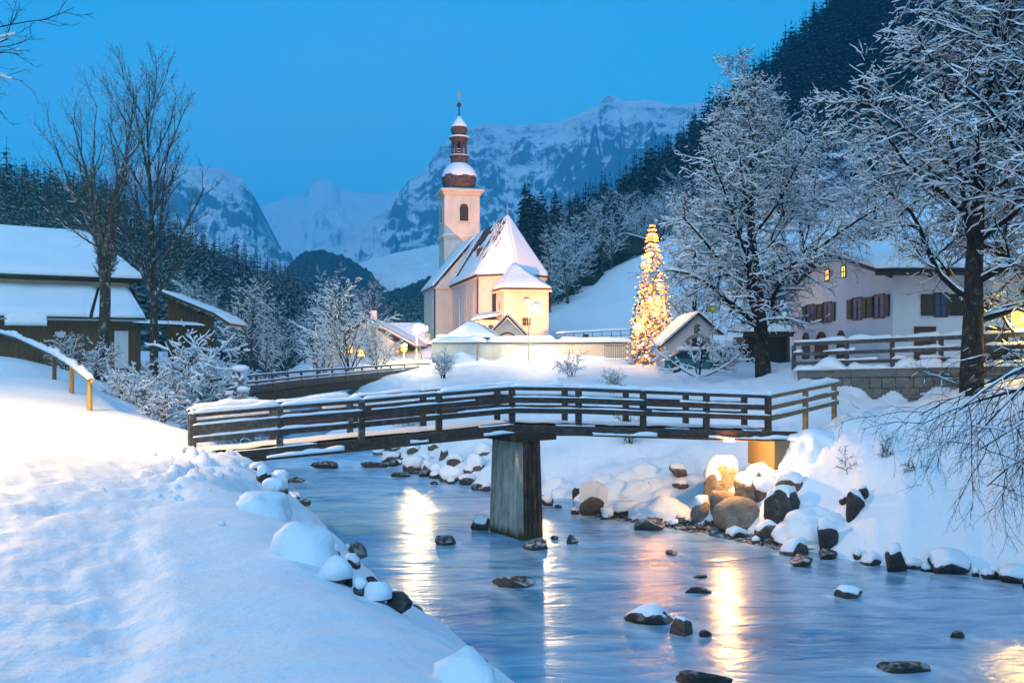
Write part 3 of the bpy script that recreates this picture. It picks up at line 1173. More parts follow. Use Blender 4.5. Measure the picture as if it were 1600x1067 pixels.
def build_footbridge():
    root = empty('footbridge', (0.3, 27.2, 0), 'dark wooden footbridge with snowy railings over the stream, resting on one concrete pier', 'bridge')
    wide = 1.7
    nrm = [perp(BR[0], BR[4])] * 4 + [(perp(BR[0], BR[4]) + perp(BR[4], BR[8])).normalized()] + [perp(BR[4], BR[8])] * 4
    W = M['bridge_wood']
    for sidei in (0, 1):
        off = [q + n * (wide * sidei) for q, n in zip(BR, nrm)]
        for i, q in enumerate(off):
            m = MB()
            d = off[min(i + 1, 8)] - off[max(i - 1, 0)]
            ang = math.atan2(d.y, d.x)
            m.box((q.x, q.y, q.z + 0.50), (0.17, 0.15, 1.16), Matrix.Rotation(ang, 3, 'Z'))
            pale = i < 3
            po = m.build('post', M['fence_wood'] if pale else W, root, bevel=0.012)
            s = MB()
            snow_strip(s, q + Vector((-0.09, 0, 1.06)), q + Vector((0.09, 0, 1.06)), 0.17, 0.07, 0.05, i)
            s.build('post_snow', M['snow'], po, True)
        for i in range(8):
            a, b = off[i], off[i + 1]
            fr = -0.11 if sidei == 0 else 0.11
            o = nrm[i] * fr
            for (z, hh, ww, sh, mt) in ((1.02, 0.10, 0.13, 0.085, W), (0.70, 0.16, 0.06, 0.045, W), (0.40, 0.145, 0.06, 0.04, W)):
                m = MB()
                e = (b - a).normalized() * 0.006
                m.beam(a + o * (0 if z > 1 else 1) + Vector((0, 0, z)) + e, b + o * (0 if z > 1 else 1) + Vector((0, 0, z)) - e, ww, hh)
                if i == 0 and z < 1:
                    mt = M['fence_wood']
                ra = m.build('rail', mt, root, bevel=0.01)
                s = MB()
                top = z + hh / 2 - 0.004
                snow_strip(s, a + o * (0 if z > 1 else 1) + Vector((0, 0, top)), b + o * (0 if z > 1 else 1) + Vector((0, 0, top)), ww * (1.1 if z > 1 else 1.5), sh * (1.5 if i < 2 else 1.0), 0.12, i + int(z * 10), 0.0 if z > 1 else 0.22)
                tag(s.build('rail_snow', M['snow'], ra, True), kind='stuff')
        for i0, i1 in ((0, 4), (4, 8)):
            a, b = off[i0].copy(), off[i1].copy()
            if i1 == 8:
                b = b + (off[8] - off[7]).normalized() * 0.9
            else:
                b = b + (off[4] - off[3]).normalized() * 0.02
            m = MB()
            m.beam(a + Vector((0, 0, -0.13)), b + Vector((0, 0, -0.13)), 0.16, 0.27)
            m.build('girder', M['bridge_wood'], root, bevel=0.012)
            s = MB()
            snow_strip(s, a + Vector((0, 0, 0.004)), b + Vector((0, 0, 0.004)), 0.2, 0.04, 0.14, 5 + i0, 0.62, 0.8)
            if sidei == 0:      # lumps that slid off the deck and hang on the pipe bracket
                o = nrm[i0] * -0.13
                snow_strip(s, a + o + Vector((0, 0, -0.23)), b + o + Vector((0, 0, -0.23)), 0.13, 0.09, 0.10, 15 + i0, 0.66, 1.0)
            tag(s.build('girder_snow', M['snow'], root, True), kind='stuff')
    # deck: one board layer and trodden snow per span
    for i0, i1 in ((0, 4), (4, 8)):
        a, b = BR[i0], BR[i1]
        n0 = nrm[1 if i0 == 0 else 6]
        L = (b - a).length
        k = int(L / 0.22)
        for j in range(k):
            p = a.lerp(b, (j + 0.5) / k) + n0 * (wide / 2) + Vector((0, 0, -0.045))
            m = MB()
            ang = math.atan2((b - a).y, (b - a).x)
            m.box(p, (L / k - 0.015, wide - 0.17, 0.05), Matrix.Rotation(ang, 3, 'Z'))
            m.build('plank', M['dark_wood'], root)
        s = MB()
        nn = 40
        top = []
        for j in range(nn + 1):
            p = a.lerp(b, j / nn)
            for c in np.linspace(0.06, 0.94, 9):
                q = p + n0 * (wide * c)
                z = q.z + 0.03 + 0.05 * (fbm(np.array([q.x * 1.6]), np.array([q.y * 1.6]), 81, 3)[0] + 0.5)
                top.append((q.x, q.y, z))
        s.raw(top, grid_faces(nn + 1, 9).tolist())
        s.build('deck_snow', M['snow'], root, True)
    # pipe slung under the near edge
    m = MB()
    o = nrm[1] * -0.12
    pts = [BR[0] + o, BR[1] + o, BR[2] + o, BR[3] + o, BR[4] + nrm[4] * -0.12, BR[5] + nrm[6] * -0.12, BR[6] + nrm[6] * -0.12, BR[7] + nrm[6] * -0.12, BR[8] + nrm[6] * -0.12]
    m.tube([tuple(p + Vector((0, 0, -0.27))) for p in pts], [0.035] * 9, 8)
    m.build('pipe', M['brown_wood'], root, True)
    # pier
    bot = [(0.32, 26.4), (0.92, 27.05), (0.0, 28.6), (-0.70, 27.95)]
    top = [(0.30, 26.55), (0.80, 27.10), (-0.02, 28.5), (-0.58, 27.95)]
    m = MB()
    m.raw([(x, y, -1.0) for x, y in bot] + [(x, y, 2.72) for x, y in top], [(0, 3, 2, 1), (4, 5, 6, 7), (0, 1, 5, 4), (1, 2, 6, 5), (2, 3, 7, 6), (3, 0, 4, 7)])
    def concrete(name, lo, mid, hi, streak):
        pm = mat(name, mid, 0.85, 0.2)
        t = NT(pm)
        a = t.noise(t.coord((3.0, 3.0, 1.2), 'World'), 1.6, 7, 0.65, 0.4)
        c = t.ramp(a, [(0.28, lo), (0.5, mid), (0.72, hi)])
        st = t.ramp(t.noise(t.coord((4.0, 4.0, 0.22), 'World'), 1.0, 5, 0.65, 0.3), [(0.40, streak), (0.60, 1.0)])
        c = t.mix(0.75, c, st, 'MULTIPLY')
        fine = t.noise(t.coord((26, 26, 1.6), 'World'), 1.0, 4, 0.6)
        c = t.mix(0.4, c, t.ramp(fine, [(0.35, 0.55), (0.6, 1.0)]), 'MULTIPLY')
        z = t.pos()[2]
        damp = t.ramp(t.math('ADD', z, t.math('MULTIPLY', a, 0.3)), [(0.20, 0.0), (0.46, 1.0)])
        c = t.mix(damp, (0.06, 0.052, 0.022), c)
        t.set('Base Color', c)
        t.set('Normal', t.bump(fine, 0.5, 0.015, t.bump(a, 0.5, 0.04)))
        return pm
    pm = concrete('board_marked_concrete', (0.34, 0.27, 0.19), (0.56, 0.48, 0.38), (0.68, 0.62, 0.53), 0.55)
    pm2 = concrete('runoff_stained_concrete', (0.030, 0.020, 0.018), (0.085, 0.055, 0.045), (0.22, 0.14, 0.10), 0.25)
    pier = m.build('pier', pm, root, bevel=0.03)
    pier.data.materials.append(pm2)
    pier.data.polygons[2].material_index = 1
    # shuttering-board ribs left in the concrete
    for fi, (p, q) in enumerate((((3, 0)), ((0, 1)))):
        nb = 9 if fi == 0 else 4
        for j in range(1, nb):
            f = j / nb
            a0 = Vector((*bot[p], -0.2)).lerp(Vector((*bot[q], -0.2)), f)
            a1 = Vector((*top[p], 2.70)).lerp(Vector((*top[q], 2.70)), f)
            r = MB()
            fn = perp(Vector((*bot[p], 0)), Vector((*bot[q], 0))) * -0.003
            r.beam(a0 + fn, a1 + fn, 0.022, 0.022)
            r.build('board_mark', pm if fi == 0 else pm2, pier)
    m = MB()
    c0 = Vector((0.125, 27.55, 2.81))
    m.box(c0, (1.42, 1.95, 0.17), Matrix.Rotation(R(-55) + R(90), 3, 'Z'))
    m.build('pier_cap', M['dark_wood'], root, bevel=0.02)
    m = MB()
    m.box((8.35, 29.35, 2.15), (1.6, 1.9, 0.86), Matrix.Rotation(R(10), 3, 'Z'))
    m.build('abutment', mat_lazy('stained_concrete', (0.20, 0.15, 0.09), 0.85), root, bevel=0.03)
    # pale new timber railing that flares away at the right end
    a, b = BR[8], FLARE
    for k in (0.50, 0.94):
        q = a.lerp(b, k)
        g = hz(q.x, q.y)
        m = MB()
        m.box((q.x, q.y, (g - 0.3 + q.z + 0.95) / 2), (0.16, 0.14, q.z + 0.95 - g + 0.3), Matrix.Rotation(R(50), 3, 'Z'))
        m.build('post', M['rail_pale'], root, bevel=0.012)
    for z, hh in ((0.93, 0.12), (0.60, 0.15), (0.28, 0.15)):
        a_ = a + Vector((0.0, 0.0, z + 0.08))
        b_ = b + Vector((0, 0, z))
        m = MB()
        m.beam(a_ + (b_ - a_).normalized() * 0.1, b_, 0.09, hh)
        ra = m.build('rail', M['rail_pale'], root, bevel=0.01)
        s = MB()
        snow_strip(s, a_ + Vector((0, 0, hh / 2 - 0.004)), b_ + Vector((0, 0, hh / 2 - 0.004)), 0.15, 0.15 if z > 0.9 else 0.05, 0.14, int(z * 10), 0 if z > 0.9 else 0.3)
        tag(s.build('rail_snow', M['snow'], ra, True), kind='stuff')
    # lamp that lights the boulders from below the deck
    lp = Vector((6.35, 28.05, 2.62))
    m = MB()
    m.box(lp, (0.28, 0.10, 0.06))
    m.build('under_light', M['bulb_white'], root)
    point_light('under_deck_light', lp + Vector((0.05, 0.35, -0.12)), 85, (1.0, 0.52, 0.14), root, 0.06)
    return root


build_footbridge()


# ------------------------------------------------------------------ handrail above the left path
def build_handrail():
    pts = []
    for px, Y in ((140, 31.0), (112, 35.0), (85, 39.5), (27, 48.0), (-60, 60.0)):
        pts.append(on_ground(px, Y))
    root = empty('handrail', pts[0], 'wooden handrail with snow on top beside the lamplit path at left', 'railing')
    tops = [p + Vector((0, 0, 0.98)) for p in pts]
    for i, (p, t) in enumerate(zip(pts, tops)):
        m = MB()
        m.tube([tuple(p - Vector((0, 0, 0.3))), tuple(t)], [0.085, 0.078], 10)
        m.build('post', M['post_lamplit'] if i < 2 else M['brown_wood'], root, True)
    for i in range(4):
        a, b = tops[i], tops[i + 1]
        if i == 0:
            a = a - (b - a).normalized() * 0.25
        m = MB()
        m.tube([tuple(a), tuple(b)], [0.085, 0.085], 10)
        r = m.build('rail', M['post_lamplit'] if i == 0 else M['brown_wood'], root, True)
        s = MB()
        snow_strip(s, a + Vector((0, 0, 0.04)), b + Vector((0, 0, 0.04)), 0.22, 0.20, 0.2, i + 3)
        s.build('rail_snow', M['snow'], r, True)


build_handrail()


# ------------------------------------------------------------------ generic frame for buildings
class Frame:
    def __init__(self, o, u, v):
        self.o, self.u, self.v = Vector((o[0], o[1], 0)), Vector((u[0], u[1], 0)).normalized(), Vector((v[0], v[1], 0)).normalized()

    def __call__(self, s, t, z):
        return self.o + self.u * s + self.v * t + Vector((0, 0, z))


def slab(mb, poly, th, nrm=None):
    p = [Vector(q) for q in poly]
    n = nrm or (p[1] - p[0]).cross(p[2] - p[0]).normalized()
    if n.z < 0:
        n = -n
    mb.prism(p, n * th)


def snow_sheet(mb, a, b, c, d, th, nu, nv, seed=0, keep=None, edge=0.12):
    """pillowy snow on a roof plane; a-b eave, d-c ridge. keep(u,v)->bool leaves bare patches"""
    a, b, c, d = Vector(a), Vector(b), Vector(c), Vector(d)
    n = (b - a).cross(d - a).normalized()
    if n.z < 0:
        n = -n
    idx = {}
    V, F = [], []

    def vert(i, j, lay):
        k = (i, j, lay)
        if k not in idx:
            u, v = i / nu, j / nv
            p = a.lerp(b, u).lerp(d.lerp(c, u), v)
            if lay:
                f = float(fbm(np.array([p.x * 0.35 + seed]), np.array([p.y * 0.35 + p.z * 0.5]), 91, 3)[0])
                e = min(1.0, min(u * nu, (1 - u) * nu) + 0.45) * min(1.0, min(v * nv, (1 - v) * nv) + 0.55)
                p = p + n * (th * (1 + 0.35 * f) * e) + Vector((0, 0, -0.25 * th if v == 0 else 0))
            else:
                p = p + n * 0.015
            idx[k] = len(V)
            V.append(tuple(p))
        return idx[k]
    on = [[(keep is None or keep((i + 0.5) / nu, (j + 0.5) / nv)) for j in range(nv)] for i in range(nu)]
    for i in range(nu):
        for j in range(nv):
            if not on[i][j]:
                continue
            F.append((vert(i, j, 1), vert(i + 1, j, 1), vert(i + 1, j + 1, 1), vert(i, j + 1, 1)))
            for (di, dj, p, q) in ((-1, 0, (i, j), (i, j + 1)), (1, 0, (i + 1, j), (i + 1, j + 1)), (0, -1, (i, j), (i + 1, j)), (0, 1, (i, j + 1), (i + 1, j + 1))):
                ii, jj = i + di, j + dj
                if 0 <= ii < nu and 0 <= jj < nv and on[ii][jj]:
                    continue
                F.append((vert(*p, 0), vert(*q, 0), vert(*q, 1), vert(*p, 1)))
    mb.raw(V, F)


# ------------------------------------------------------------------ barn on the left
def build_barn():
    B = (-23.2, 60.0)
    u = Vector((-6.5, -4.0, 0)).normalized()
    v = Vector((u.y, -u.x, 0))
    if v.y < 0:
        v = -v
    f = Frame(B, u, v)
    root = empty('barn', f(8, 0, 4.2), 'broad dark timber barn with two tiers of snow covered roof', 'barn')
    L = 19.0
    # vertical boards
    rg = random.Random(3)
    s = 0.0
    while s < L:
        w = rg.uniform(0.26, 0.36)
        m = MB()
        o = rg.uniform(-0.02, 0.02)
        p = [f(s + 0.008, o, 3.9), f(s + w - 0.008, o, 3.9), f(s + w - 0.008, o, 7.6), f(s + 0.008, o, 7.6)]
        m.prism(p, f.v * 0.05)
        m.build('board', M['barn_wood'], root)
        s += w
    # side wall, upper wall
    m = MB()
    m.prism([f(0, 0.08, 3.9), f(0, 9.5, 3.9), f(0, 9.5, 9.4), f(0, 3.0, 9.4), f(0, 0.08, 7.6)], f.u * 0.2)
    m.build('side_wall', M['barn_wood'], root)
    m = MB()
    m.prism([f(0.2, 2.9, 8.6), f(L, 2.9, 8.6), f(L, 2.9, 10.6), f(0.2, 2.9, 10.6)], f.v * 0.2)
    m.build('upper_wall', M['peach_wall'], root)
    # lower roof
    m = MB()
    slab(m, [f(-0.1, -0.75, 7.16), f(L, -0.75, 7.16), f(L, 2.95, 9.22), f(-0.1, 2.95, 9.22)], 0.12)
    lr = m.build('lower_roof', M['dark_wood'], root)
    sn = MB()
    snow_sheet(sn, f(3.1, -0.78, 7.28), f(L, -0.78, 7.28), f(L, 2.85, 9.32), f(2.1, 2.85, 9.32), 0.28, 40, 12, 1)
    snow_sheet(sn, f(-0.15, -0.78, 7.28), f(2.9, -0.78, 7.28), f(1.95, 2.85, 9.30), f(0.3, 2.85, 9.30), 0.24, 10, 10, 4)
    # slumped slab of snow hanging over the eave
    snow_sheet(sn, f(5.4, -0.95, 6.75), f(7.6, -0.95, 6.75), f(7.6, -0.62, 7.5), f(5.4, -0.62, 7.5), 0.22, 8, 4, 8)
    sn.build('roof_snow', M['snow_roof'], lr, True)
    m = MB()
    m.tube([tuple(f(-0.2, -0.86, 7.12)), tuple(f(L, -0.86, 7.12))], [0.07, 0.07], 8)
    m.build('gutter', M['metal_grey'], root, True)
    # upper roof, hipped at the right end
    m = MB()
    slab(m, [f(-0.5, 1.9, 9.78), f(L, 1.9, 9.78), f(L, 8.4, 13.25), f(2.2, 8.4, 13.25)], 0.14)
    slab(m, [f(2.2, 8.4, 13.25), f(L, 8.4, 13.25), f(L, 15.0, 9.78), f(-0.5, 15.0, 9.78)], 0.14)
    m.raw([tuple(f(-0.5, 1.9, 9.80)), tuple(f(2.2, 8.4, 13.3)), tuple(f(-0.5, 15.0, 9.80))], [(0, 1, 2)])
    ur = m.build('upper_roof', M['dark_wood'], root)
    sn = MB()

    def hole(a, b):
        return not (0.42 < a < 0.47 and 0.80 < b < 0.88)
    snow_sheet(sn, f(-0.6, 1.8, 9.9), f(L, 1.8, 9.9), f(L, 8.5, 13.45), f(2.2, 8.5, 13.45), 0.30, 44, 16, 2, hole)
    snow_sheet(sn, f(-0.6, 14.5, 9.9), f(-0.6, 1.8, 9.9), f(2.2, 8.45, 13.45), f(2.2, 8.55, 13.45), 0.25, 14, 12, 5)
    sn.build('roof_snow', M['snow_roof'], ur, True)
    # purlin ends and rafters under the eave
    for k in range(10):
        s = 0.6 + k * 1.9
        m = MB()
        m.beam(f(s, 1.75, 9.66), f(s, 2.9, 10.2), 0.14, 0.18)
        m.build('rafter', M['dark_wood'], root)
    m = MB()
    m.beam(f(-0.4, 2.35, 9.74), f(L, 2.35, 9.74), 0.16, 0.2)
    m.build('eave_beam', M['dark_wood'], root)
    # pale door and the shelter over it
    m = MB()
    m.prism([f(0.75, -0.03, 4.2), f(1.55, -0.03, 4.2), f(1.55, -0.03, 6.5), f(0.75, -0.03, 6.5)], f.v * -0.05)
    m.build('door', M['house_wall'], root)
    m = MB()
    m.beam(f(0.65, -0.06, 6.58), f(1.65, -0.06, 6.58), 0.1, 0.12)
    m.build('door_lintel', M['brown_wood'], root)
    # light patch boards by the path
    m = MB()
    m.prism([f(11.2, -0.03, 4.1), f(11.9, -0.03, 4.1), f(11.9, -0.03, 7.1), f(11.2, -0.03, 7.1)], f.v * -0.05)
    m.build('door', M['brown_wood'], root)
    # round white fitting
    m = MB()
    c = f(4.6, -0.10, 6.42)
    pts = [c + f.u * (0.30 * math.cos(a)) + Vector((0, 0, -0.36 * math.sin(a))) for a in np.linspace(0, math.pi, 9)]
    m.prism(pts, f.v * -0.12)
    m.build('wall_fitting', M['house_wall'], root)
    # log rail canopy at the corner
    m = MB()
    m.beam(f(1.2, -0.5, 7.0), f(-3.4, -0.4, 6.75), 0.14, 0.16)
    can = m.build('canopy_beam', M['brown_wood'], root)
    for k in range(6):
        m = MB()
        m.beam(f(0.7 - k * 0.75, -1.0, 6.9 - k * 0.04), f(0.5 - k * 0.75, 1.3, 7.05 - k * 0.04), 0.12, 0.10)
        m.build('slat', M['brown_wood'], can)
    s = MB()
    snow_sheet(s, f(-3.7, -1.1, 6.86), f(0.6, -1.1, 6.98), f(0.6, 1.2, 7.18), f(-3.7, 1.2, 7.02), 0.16, 12, 6, 7)
    s.build('canopy_snow', M['snow'], can, True)
    m = MB()
    m.tube([tuple(f(-3.1, -0.7, 3.9)), tuple(f(-3.1, -0.7, 6.85))], [0.09, 0.09], 8)
    m.build('canopy_post', M['brown_wood'], root)
    # open gabled lean-to reaching right
    g = Frame((-22.6, 63.0), (1, 0.12), (-0.12, 1))
    r2 = empty('lean_to', g(2, 0, 4.3), 'brown boarded lean-to with a drooping snow edged roof right of the barn', 'shed')
    for k in range(11):
        m = MB()
        x0 = 0.0 + k * 0.27
        top = 8.75 - (x0 + 0.13) * 0.42
        m.prism([g(x0 + 0.006, 0, 4), g(x0 + 0.264, 0, 4), g(x0 + 0.264, 0, top), g(x0 + 0.006, 0, top)], g.v * 0.06)
        m.build('board', M['barn_wood'], r2)
    m = MB()
    slab(m, [g(-0.5, -1.4, 9.08), g(3.2, -1.4, 7.55), g(3.2, 6, 7.55), g(-0.5, 6, 9.08)], 0.16)
    slab(m, [g(3.2, -1.4, 7.55), g(4.1, -1.4, 6.95), g(4.1, 6, 6.95), g(3.2, 6, 7.55)], 0.16)
    rf = m.build('roof', M['brown_wood'], r2)
    s = MB()
    snow_sheet(s, g(-0.5, -1.5, 9.26), g(3.2, -1.5, 7.73), g(3.2, 6, 7.73), g(-0.5, 6, 9.26), 0.16, 14, 10, 9)
    snow_sheet(s, g(3.2, -1.5, 7.73), g(4.2, -1.5, 7.06), g(4.2, 6, 7.06), g(3.2, 6, 7.73), 0.2, 5, 10, 9)
    s.build('roof_snow', M['snow_roof'], rf, True)
    m = MB()
    m.beam(g(2.2, -0.8, 7.75), g(2.2, 0.4, 7.75), 0.16, 0.2)
    m.build('purlin', M['dark_wood'], r2)


build_barn()


# ------------------------------------------------------------------ church
def build_church():
    A0 = Vector((0.19, 97.1, 0))
    a = Vector((-0.22, 0.975, 0)).normalized()
    n = Vector((-0.975, -0.22, 0)).normalized()
    f = Frame(A0, a, n)
    root = empty('church', f(12, 0, 6.2), 'white village church with a steep snowy roof and an onion domed tower', 'church')
    G, E, RZ = 5.4, 13.05, 19.3
    W = M['church_wall']
    # choir and nave walls
    m = MB()
    pl = [f(3, 3.05, G), f(0.15, -0.3, G), f(3, -4.1, G), f(20.5, -3.05, G), f(20.5, 3.05, G)]
    m.prism(pl, (0, 0, E - G))
    m.build('choir_wall', W, root)
    m = MB()
    m.prism([f(20.0, 5.1, G), f(20.0, -5.1, G), f(30.6, -5.1, G), f(30.6, 5.1, G)], (0, 0, E - G))
    m.prism([f(20.0, 5.1, E), f(20.0, -5.1, E), f(20.0, 0, RZ - 0.25)], a * 0.3)
    m.build('nave_wall', W, root)
    # eave cornice
    m = MB()
    for p, q in (((20.5, 3.18), (3, 3.18)), ((3, 3.18), (0.05, -0.3)), ((0.05, -0.3), (3, -4.2))):
        m.beam(f(*p, E - 0.18), f(*q, E - 0.18), 0.16, 0.24)
    m.build('cornice', M['church_trim'], root)
    m = MB()
    m.beam(f(30.8, 5.2, E - 0.15), f(19.9, 5.2, E - 0.15), 0.16, 0.2)
    m.beam(f(19.9, 5.2, E - 0.15), f(19.9, 3.4, E - 0.15), 0.16, 0.2)
    m.build('cornice', M['church_trim'], root)
    # roof planes
    m = MB()
    e1, e2, e3, e4 = f(3, 3.4, E), f(-0.15, -0.3, E), f(3, -4.5, E), f(20.6, -3.4, E)
    r0, r1 = f(3, 0, RZ), f(30.8, 0, RZ)
    slab(m, [f(20.6, 3.4, E), e1, r0, f(20.6, 0, RZ)], 0.12)
    slab(m, [e1, e2, r0], 0.12)
    slab(m, [e2, e3, r0], 0.12)
    slab(m, [e3, e4, f(20.6, 0, RZ), r0], 0.12)
    cr = m.build('choir_roof', M['shingle'], root)
    s = MB()

    def keep(uu, vv):
        # u 0 at the nave, 1 at the apse; v 0 eave, 1 ridge: one long bare strip and ragged bare patches under the ridge
        c = 0.19 + 0.20 * vv
        if vv > 0.12 and abs(uu - c) < 0.095:
            return False
        k = float(fbm(np.array([uu * 22.0 - vv * 5]), np.array([vv * 3.2 + uu * 4]), 95, 3)[0])
        return not (vv > 0.28 and uu > 0.28 and k > 0.0 - 0.30 * (vv - 0.28))
    off = Vector((0, 0, 0.14))
    snow_sheet(s, f(20.6, 3.45, E) + off, e1 + off, r0 + off, f(20.6, 0, RZ) + off, 0.17, 60, 26, 11, keep)

    def keep2(uu, vv):
        k = float(fbm(np.array([uu * 9.0]), np.array([vv * 9.0]), 96, 2)[0])
        return not (vv > 0.45 and vv < 0.95 and uu < 0.60 and k > 0.12)
    snow_sheet(s, e1 + off, e2 + off, r0 + off, r0 + off, 0.17, 16, 18, 12, keep2)
    snow_sheet(s, e2 + off, e3 + off, r0 + off, r0 + off, 0.17, 14, 14, 13)
    s.build('roof_snow', M['snow_roof'], cr, False)
    m = MB()
    slab(m, [f(30.9, 5.45, E - 0.1), f(19.8, 5.45, E - 0.1), f(19.8, 0, RZ + 0.02), f(30.9, 0, RZ + 0.02)], 0.12)
    slab(m, [f(19.8, -5.45, E - 0.1), f(30.9, -5.45, E - 0.1), f(30.9, 0, RZ + 0.02), f(19.8, 0, RZ + 0.02)], 0.12)
    nr = m.build('nave_roof', M['shingle'], root)
    s = MB()
    snow_sheet(s, f(31.0, 5.5, E + 0.02), f(19.7, 5.5, E + 0.02), f(19.7, 0, RZ + 0.2), f(31.0, 0, RZ + 0.2), 0.2, 24, 20, 14)
    s.build('roof_snow', M['snow_roof'], nr, True)
    # dormer on the choir roof
    m = MB()
    dz = E + 2.6
    c = f(7.6, 3.4 * (1 - 2.6 / (RZ - E)), dz)
    m.prism([c + a * 0.4 + n * -0.5, c - a * 0.4 + n * -0.5, c - a * 0.4 + n * 0.35 + Vector((0, 0, -0.3)), c + a * 0.4 + n * 0.35 + Vector((0, 0, -0.3))], (0, 0, 1.0))
    dm = m.build('dormer', M['brown_wood'], cr)
    # ridge finial
    m = MB()
    m.tube([tuple(r0 + Vector((0, 0, 0))), tuple(r0 + Vector((0, 0, 1.3)))], [0.07, 0.04], 6)
    m.build('finial', M['gold'], root)
    # windows of the choir side: tall narrow
    for t in (6.2, 10.8, 15.3, 19.0):
        window(root, f(t, 3.06, 7.9), -a, 0.62, 3.5, True, 0.14, mat_lazy('niche_glass', (0.42, 0.30, 0.24)), M['church_trim'], proud=0.05)
    for t in (23.2, 27.6):
        window(root, f(t, 5.11, 8.0), -a, 0.75, 3.6, True, 0.14, mat_lazy('niche_glass', (0.42, 0.30, 0.24)), M['church_trim'], proud=0.05)
    fd = (f(0.15, -0.3, 0) - f(3, 3.05, 0)).normalized()
    wp = f(3, 3.05, 0).lerp(f(0.15, -0.3, 0), 0.47)
    window(root, Vector((wp.x, wp.y, 9.1)), fd, 0.85, 2.7, True, 0.10, M['glass_dark'], M['window_frame'])
    # downpipes
    for q in (f(20.0, 5.22, 0), f(3.0, 3.2, 0)):
        m = MB()
        m.tube([(q.x, q.y, G), (q.x, q.y, E - 0.4), (q.x - n.x * 0.1, q.y - 0.1, E - 0.1)], [0.075] * 3, 8)
        m.build('downpipe', M['metal_dark'], root, True)
    # sacristy annex
    C1, C2, C0 = P(788, 0, 94.6), P(857, 0, 95.2), P(775, 0, 98.0)
    C1, C2, C0 = (Vector((q.x, q.y, 0)) for q in (C1, C2, C0))
    C3 = C2 + (C0 - C1)
    m = MB()
    m.prism([q + Vector((0, 0, G)) for q in (C1, C2, C3, C0)], (0, 0, 11.35 - G))
    an = m.build('annex', W, root)
    fr = (C2 - C1).normalized()
    ap = (C1 + C2) / 2 + (C0 - C1) * 0.75
    ap = Vector((ap.x - 0.6, ap.y, 14.0))
    m = MB()
    up = Vector((0, 0, 11.4))
    co_ = [C1 + up + (C1 - C3).normalized() * 0.35, C2 + up + (C2 - C0).normalized() * 0.35, C3 + up + (C3 - C1).normalized() * 0.35, C0 + up + (C0 - C2).normalized() * 0.35]
    for i in range(4):
        slab(m, [co_[i], co_[(i + 1) % 4], ap], 0.1)
    m.build('annex_roof', M['shingle'], an)
    s = MB()
    for i in (0, 1, 3):
        snow_sheet(s, co_[i] + off, co_[(i + 1) % 4] + off, ap + off, ap + off, 0.2, 10, 10, 20 + i)
    s.build('annex_snow', M['snow_roof'], an, True)
    m = MB()
    m.beam(co_[0] + Vector((0, 0, -0.16)), co_[1] + Vector((0, 0, -0.16)), 0.14, 0.2)
    m.beam(co_[3] + Vector((0, 0, -0.16)), co_[0] + Vector((0, 0, -0.16)), 0.14, 0.2)
    m.build('annex_eave', M['church_trim'], an)
    wb = C1.lerp(C2, 0.50)
    window(root, Vector((wb.x, wb.y, 10.15)), fr, 0.40, 0.42, False, 0.07)
    wb = C1.lerp(C2, 0.50)
    window(root, Vector((wb.x, wb.y, 7.85)), fr, 0.72, 0.68, False, 0.10, muntins=1)
    sd = (C1 - C0).normalized()
    wb = C0.lerp(C1, 0.5)
    window(root, Vector((wb.x, wb.y, 9.4)), sd, 0.25, 0.8, True, 0.06)
    # small porch with a lean-to roof
    p0, p1 = P(742, 0, 96.2), P(782, 0, 95.8)
    p0, p1 = Vector((p0.x, p0.y, 0)), Vector((p1.x, p1.y, 0))
    d = (p1 - p0).normalized()
    nb = Vector((-d.y, d.x, 0))
    m = MB()
    m.prism([p0 + Vector((0, 0, G)), p1 + Vector((0, 0, G)), p1 + nb * 3 + Vector((0, 0, G)), p0 + nb * 3 + Vector((0, 0, G))], (0, 0, 8.4 - G))
    po = m.build('porch', W, root)
    m = MB()
    q = [p0 - d * 0.3 - nb * 0.4 + Vector((0, 0, 8.25)), p1 + d * 0.1 - nb * 0.4 + Vector((0, 0, 8.75)), p1 + d * 0.1 + nb * 3 + Vector((0, 0, 9.3)), p0 - d * 0.3 + nb * 3 + Vector((0, 0, 9.0))]
    slab(m, q, 0.1)
    m.build('porch_roof', M['dark_wood'], po)
    s = MB()
    snow_sheet(s, *[x + Vector((0, 0, 0.1)) for x in q], 0.2, 8, 6, 31)
    s.build('porch_snow', M['snow_roof'], po, True)
    for k, w in ((0.32, 0.5), (0.62, 0.45)):
        b = p0.lerp(p1, k)
        window(po, Vector((b.x, b.y, 6.3)), d, w, 1.6, False, 0.06)
    # tower
    T = Frame(f(31.2, 0.35, 0), a, n)
    hw = 2.33
    tw = M['church_wall']

    def ring(m, h, z0, z1):
        m.prism([T(-h, h, z0), T(-h, -h, z0), T(h, -h, z0), T(h, h, z0)], (0, 0, z1 - z0))
    m = MB()
    ring(m, hw, 5.4, 26.2)
    to = m.build('tower', tw, root)
    m = MB()
    ring(m, hw + 0.22, 20.15, 20.45)
    ring(m, hw + 0.12, 19.95, 20.148)
    m.build('string_course', M['church_trim'], to)
    s = MB()
    snow_strip(s, T(-hw - 0.13, hw + 0.2, 20.45), T(-hw - 0.13, -hw - 0.2, 20.45), 0.26, 0.14, 0.4, 3)
    snow_strip(s, T(hw, hw + 0.13, 20.45), T(-hw - 0.2, hw + 0.13, 20.45), 0.26, 0.14, 0.4, 4)
    s.build('ledge_snow', M['snow'], to, True)
    m = MB()
    ring(m, hw + 0.18, 25.7, 25.95)
    ring(m, hw + 0.34, 25.952, 26.15)
    ring(m, hw + 0.52, 26.152, 26.38)
    m.build('cornice', M['church_trim'], to)
    # snowy apron between cornice and dome
    m = MB()
    z = 26.40
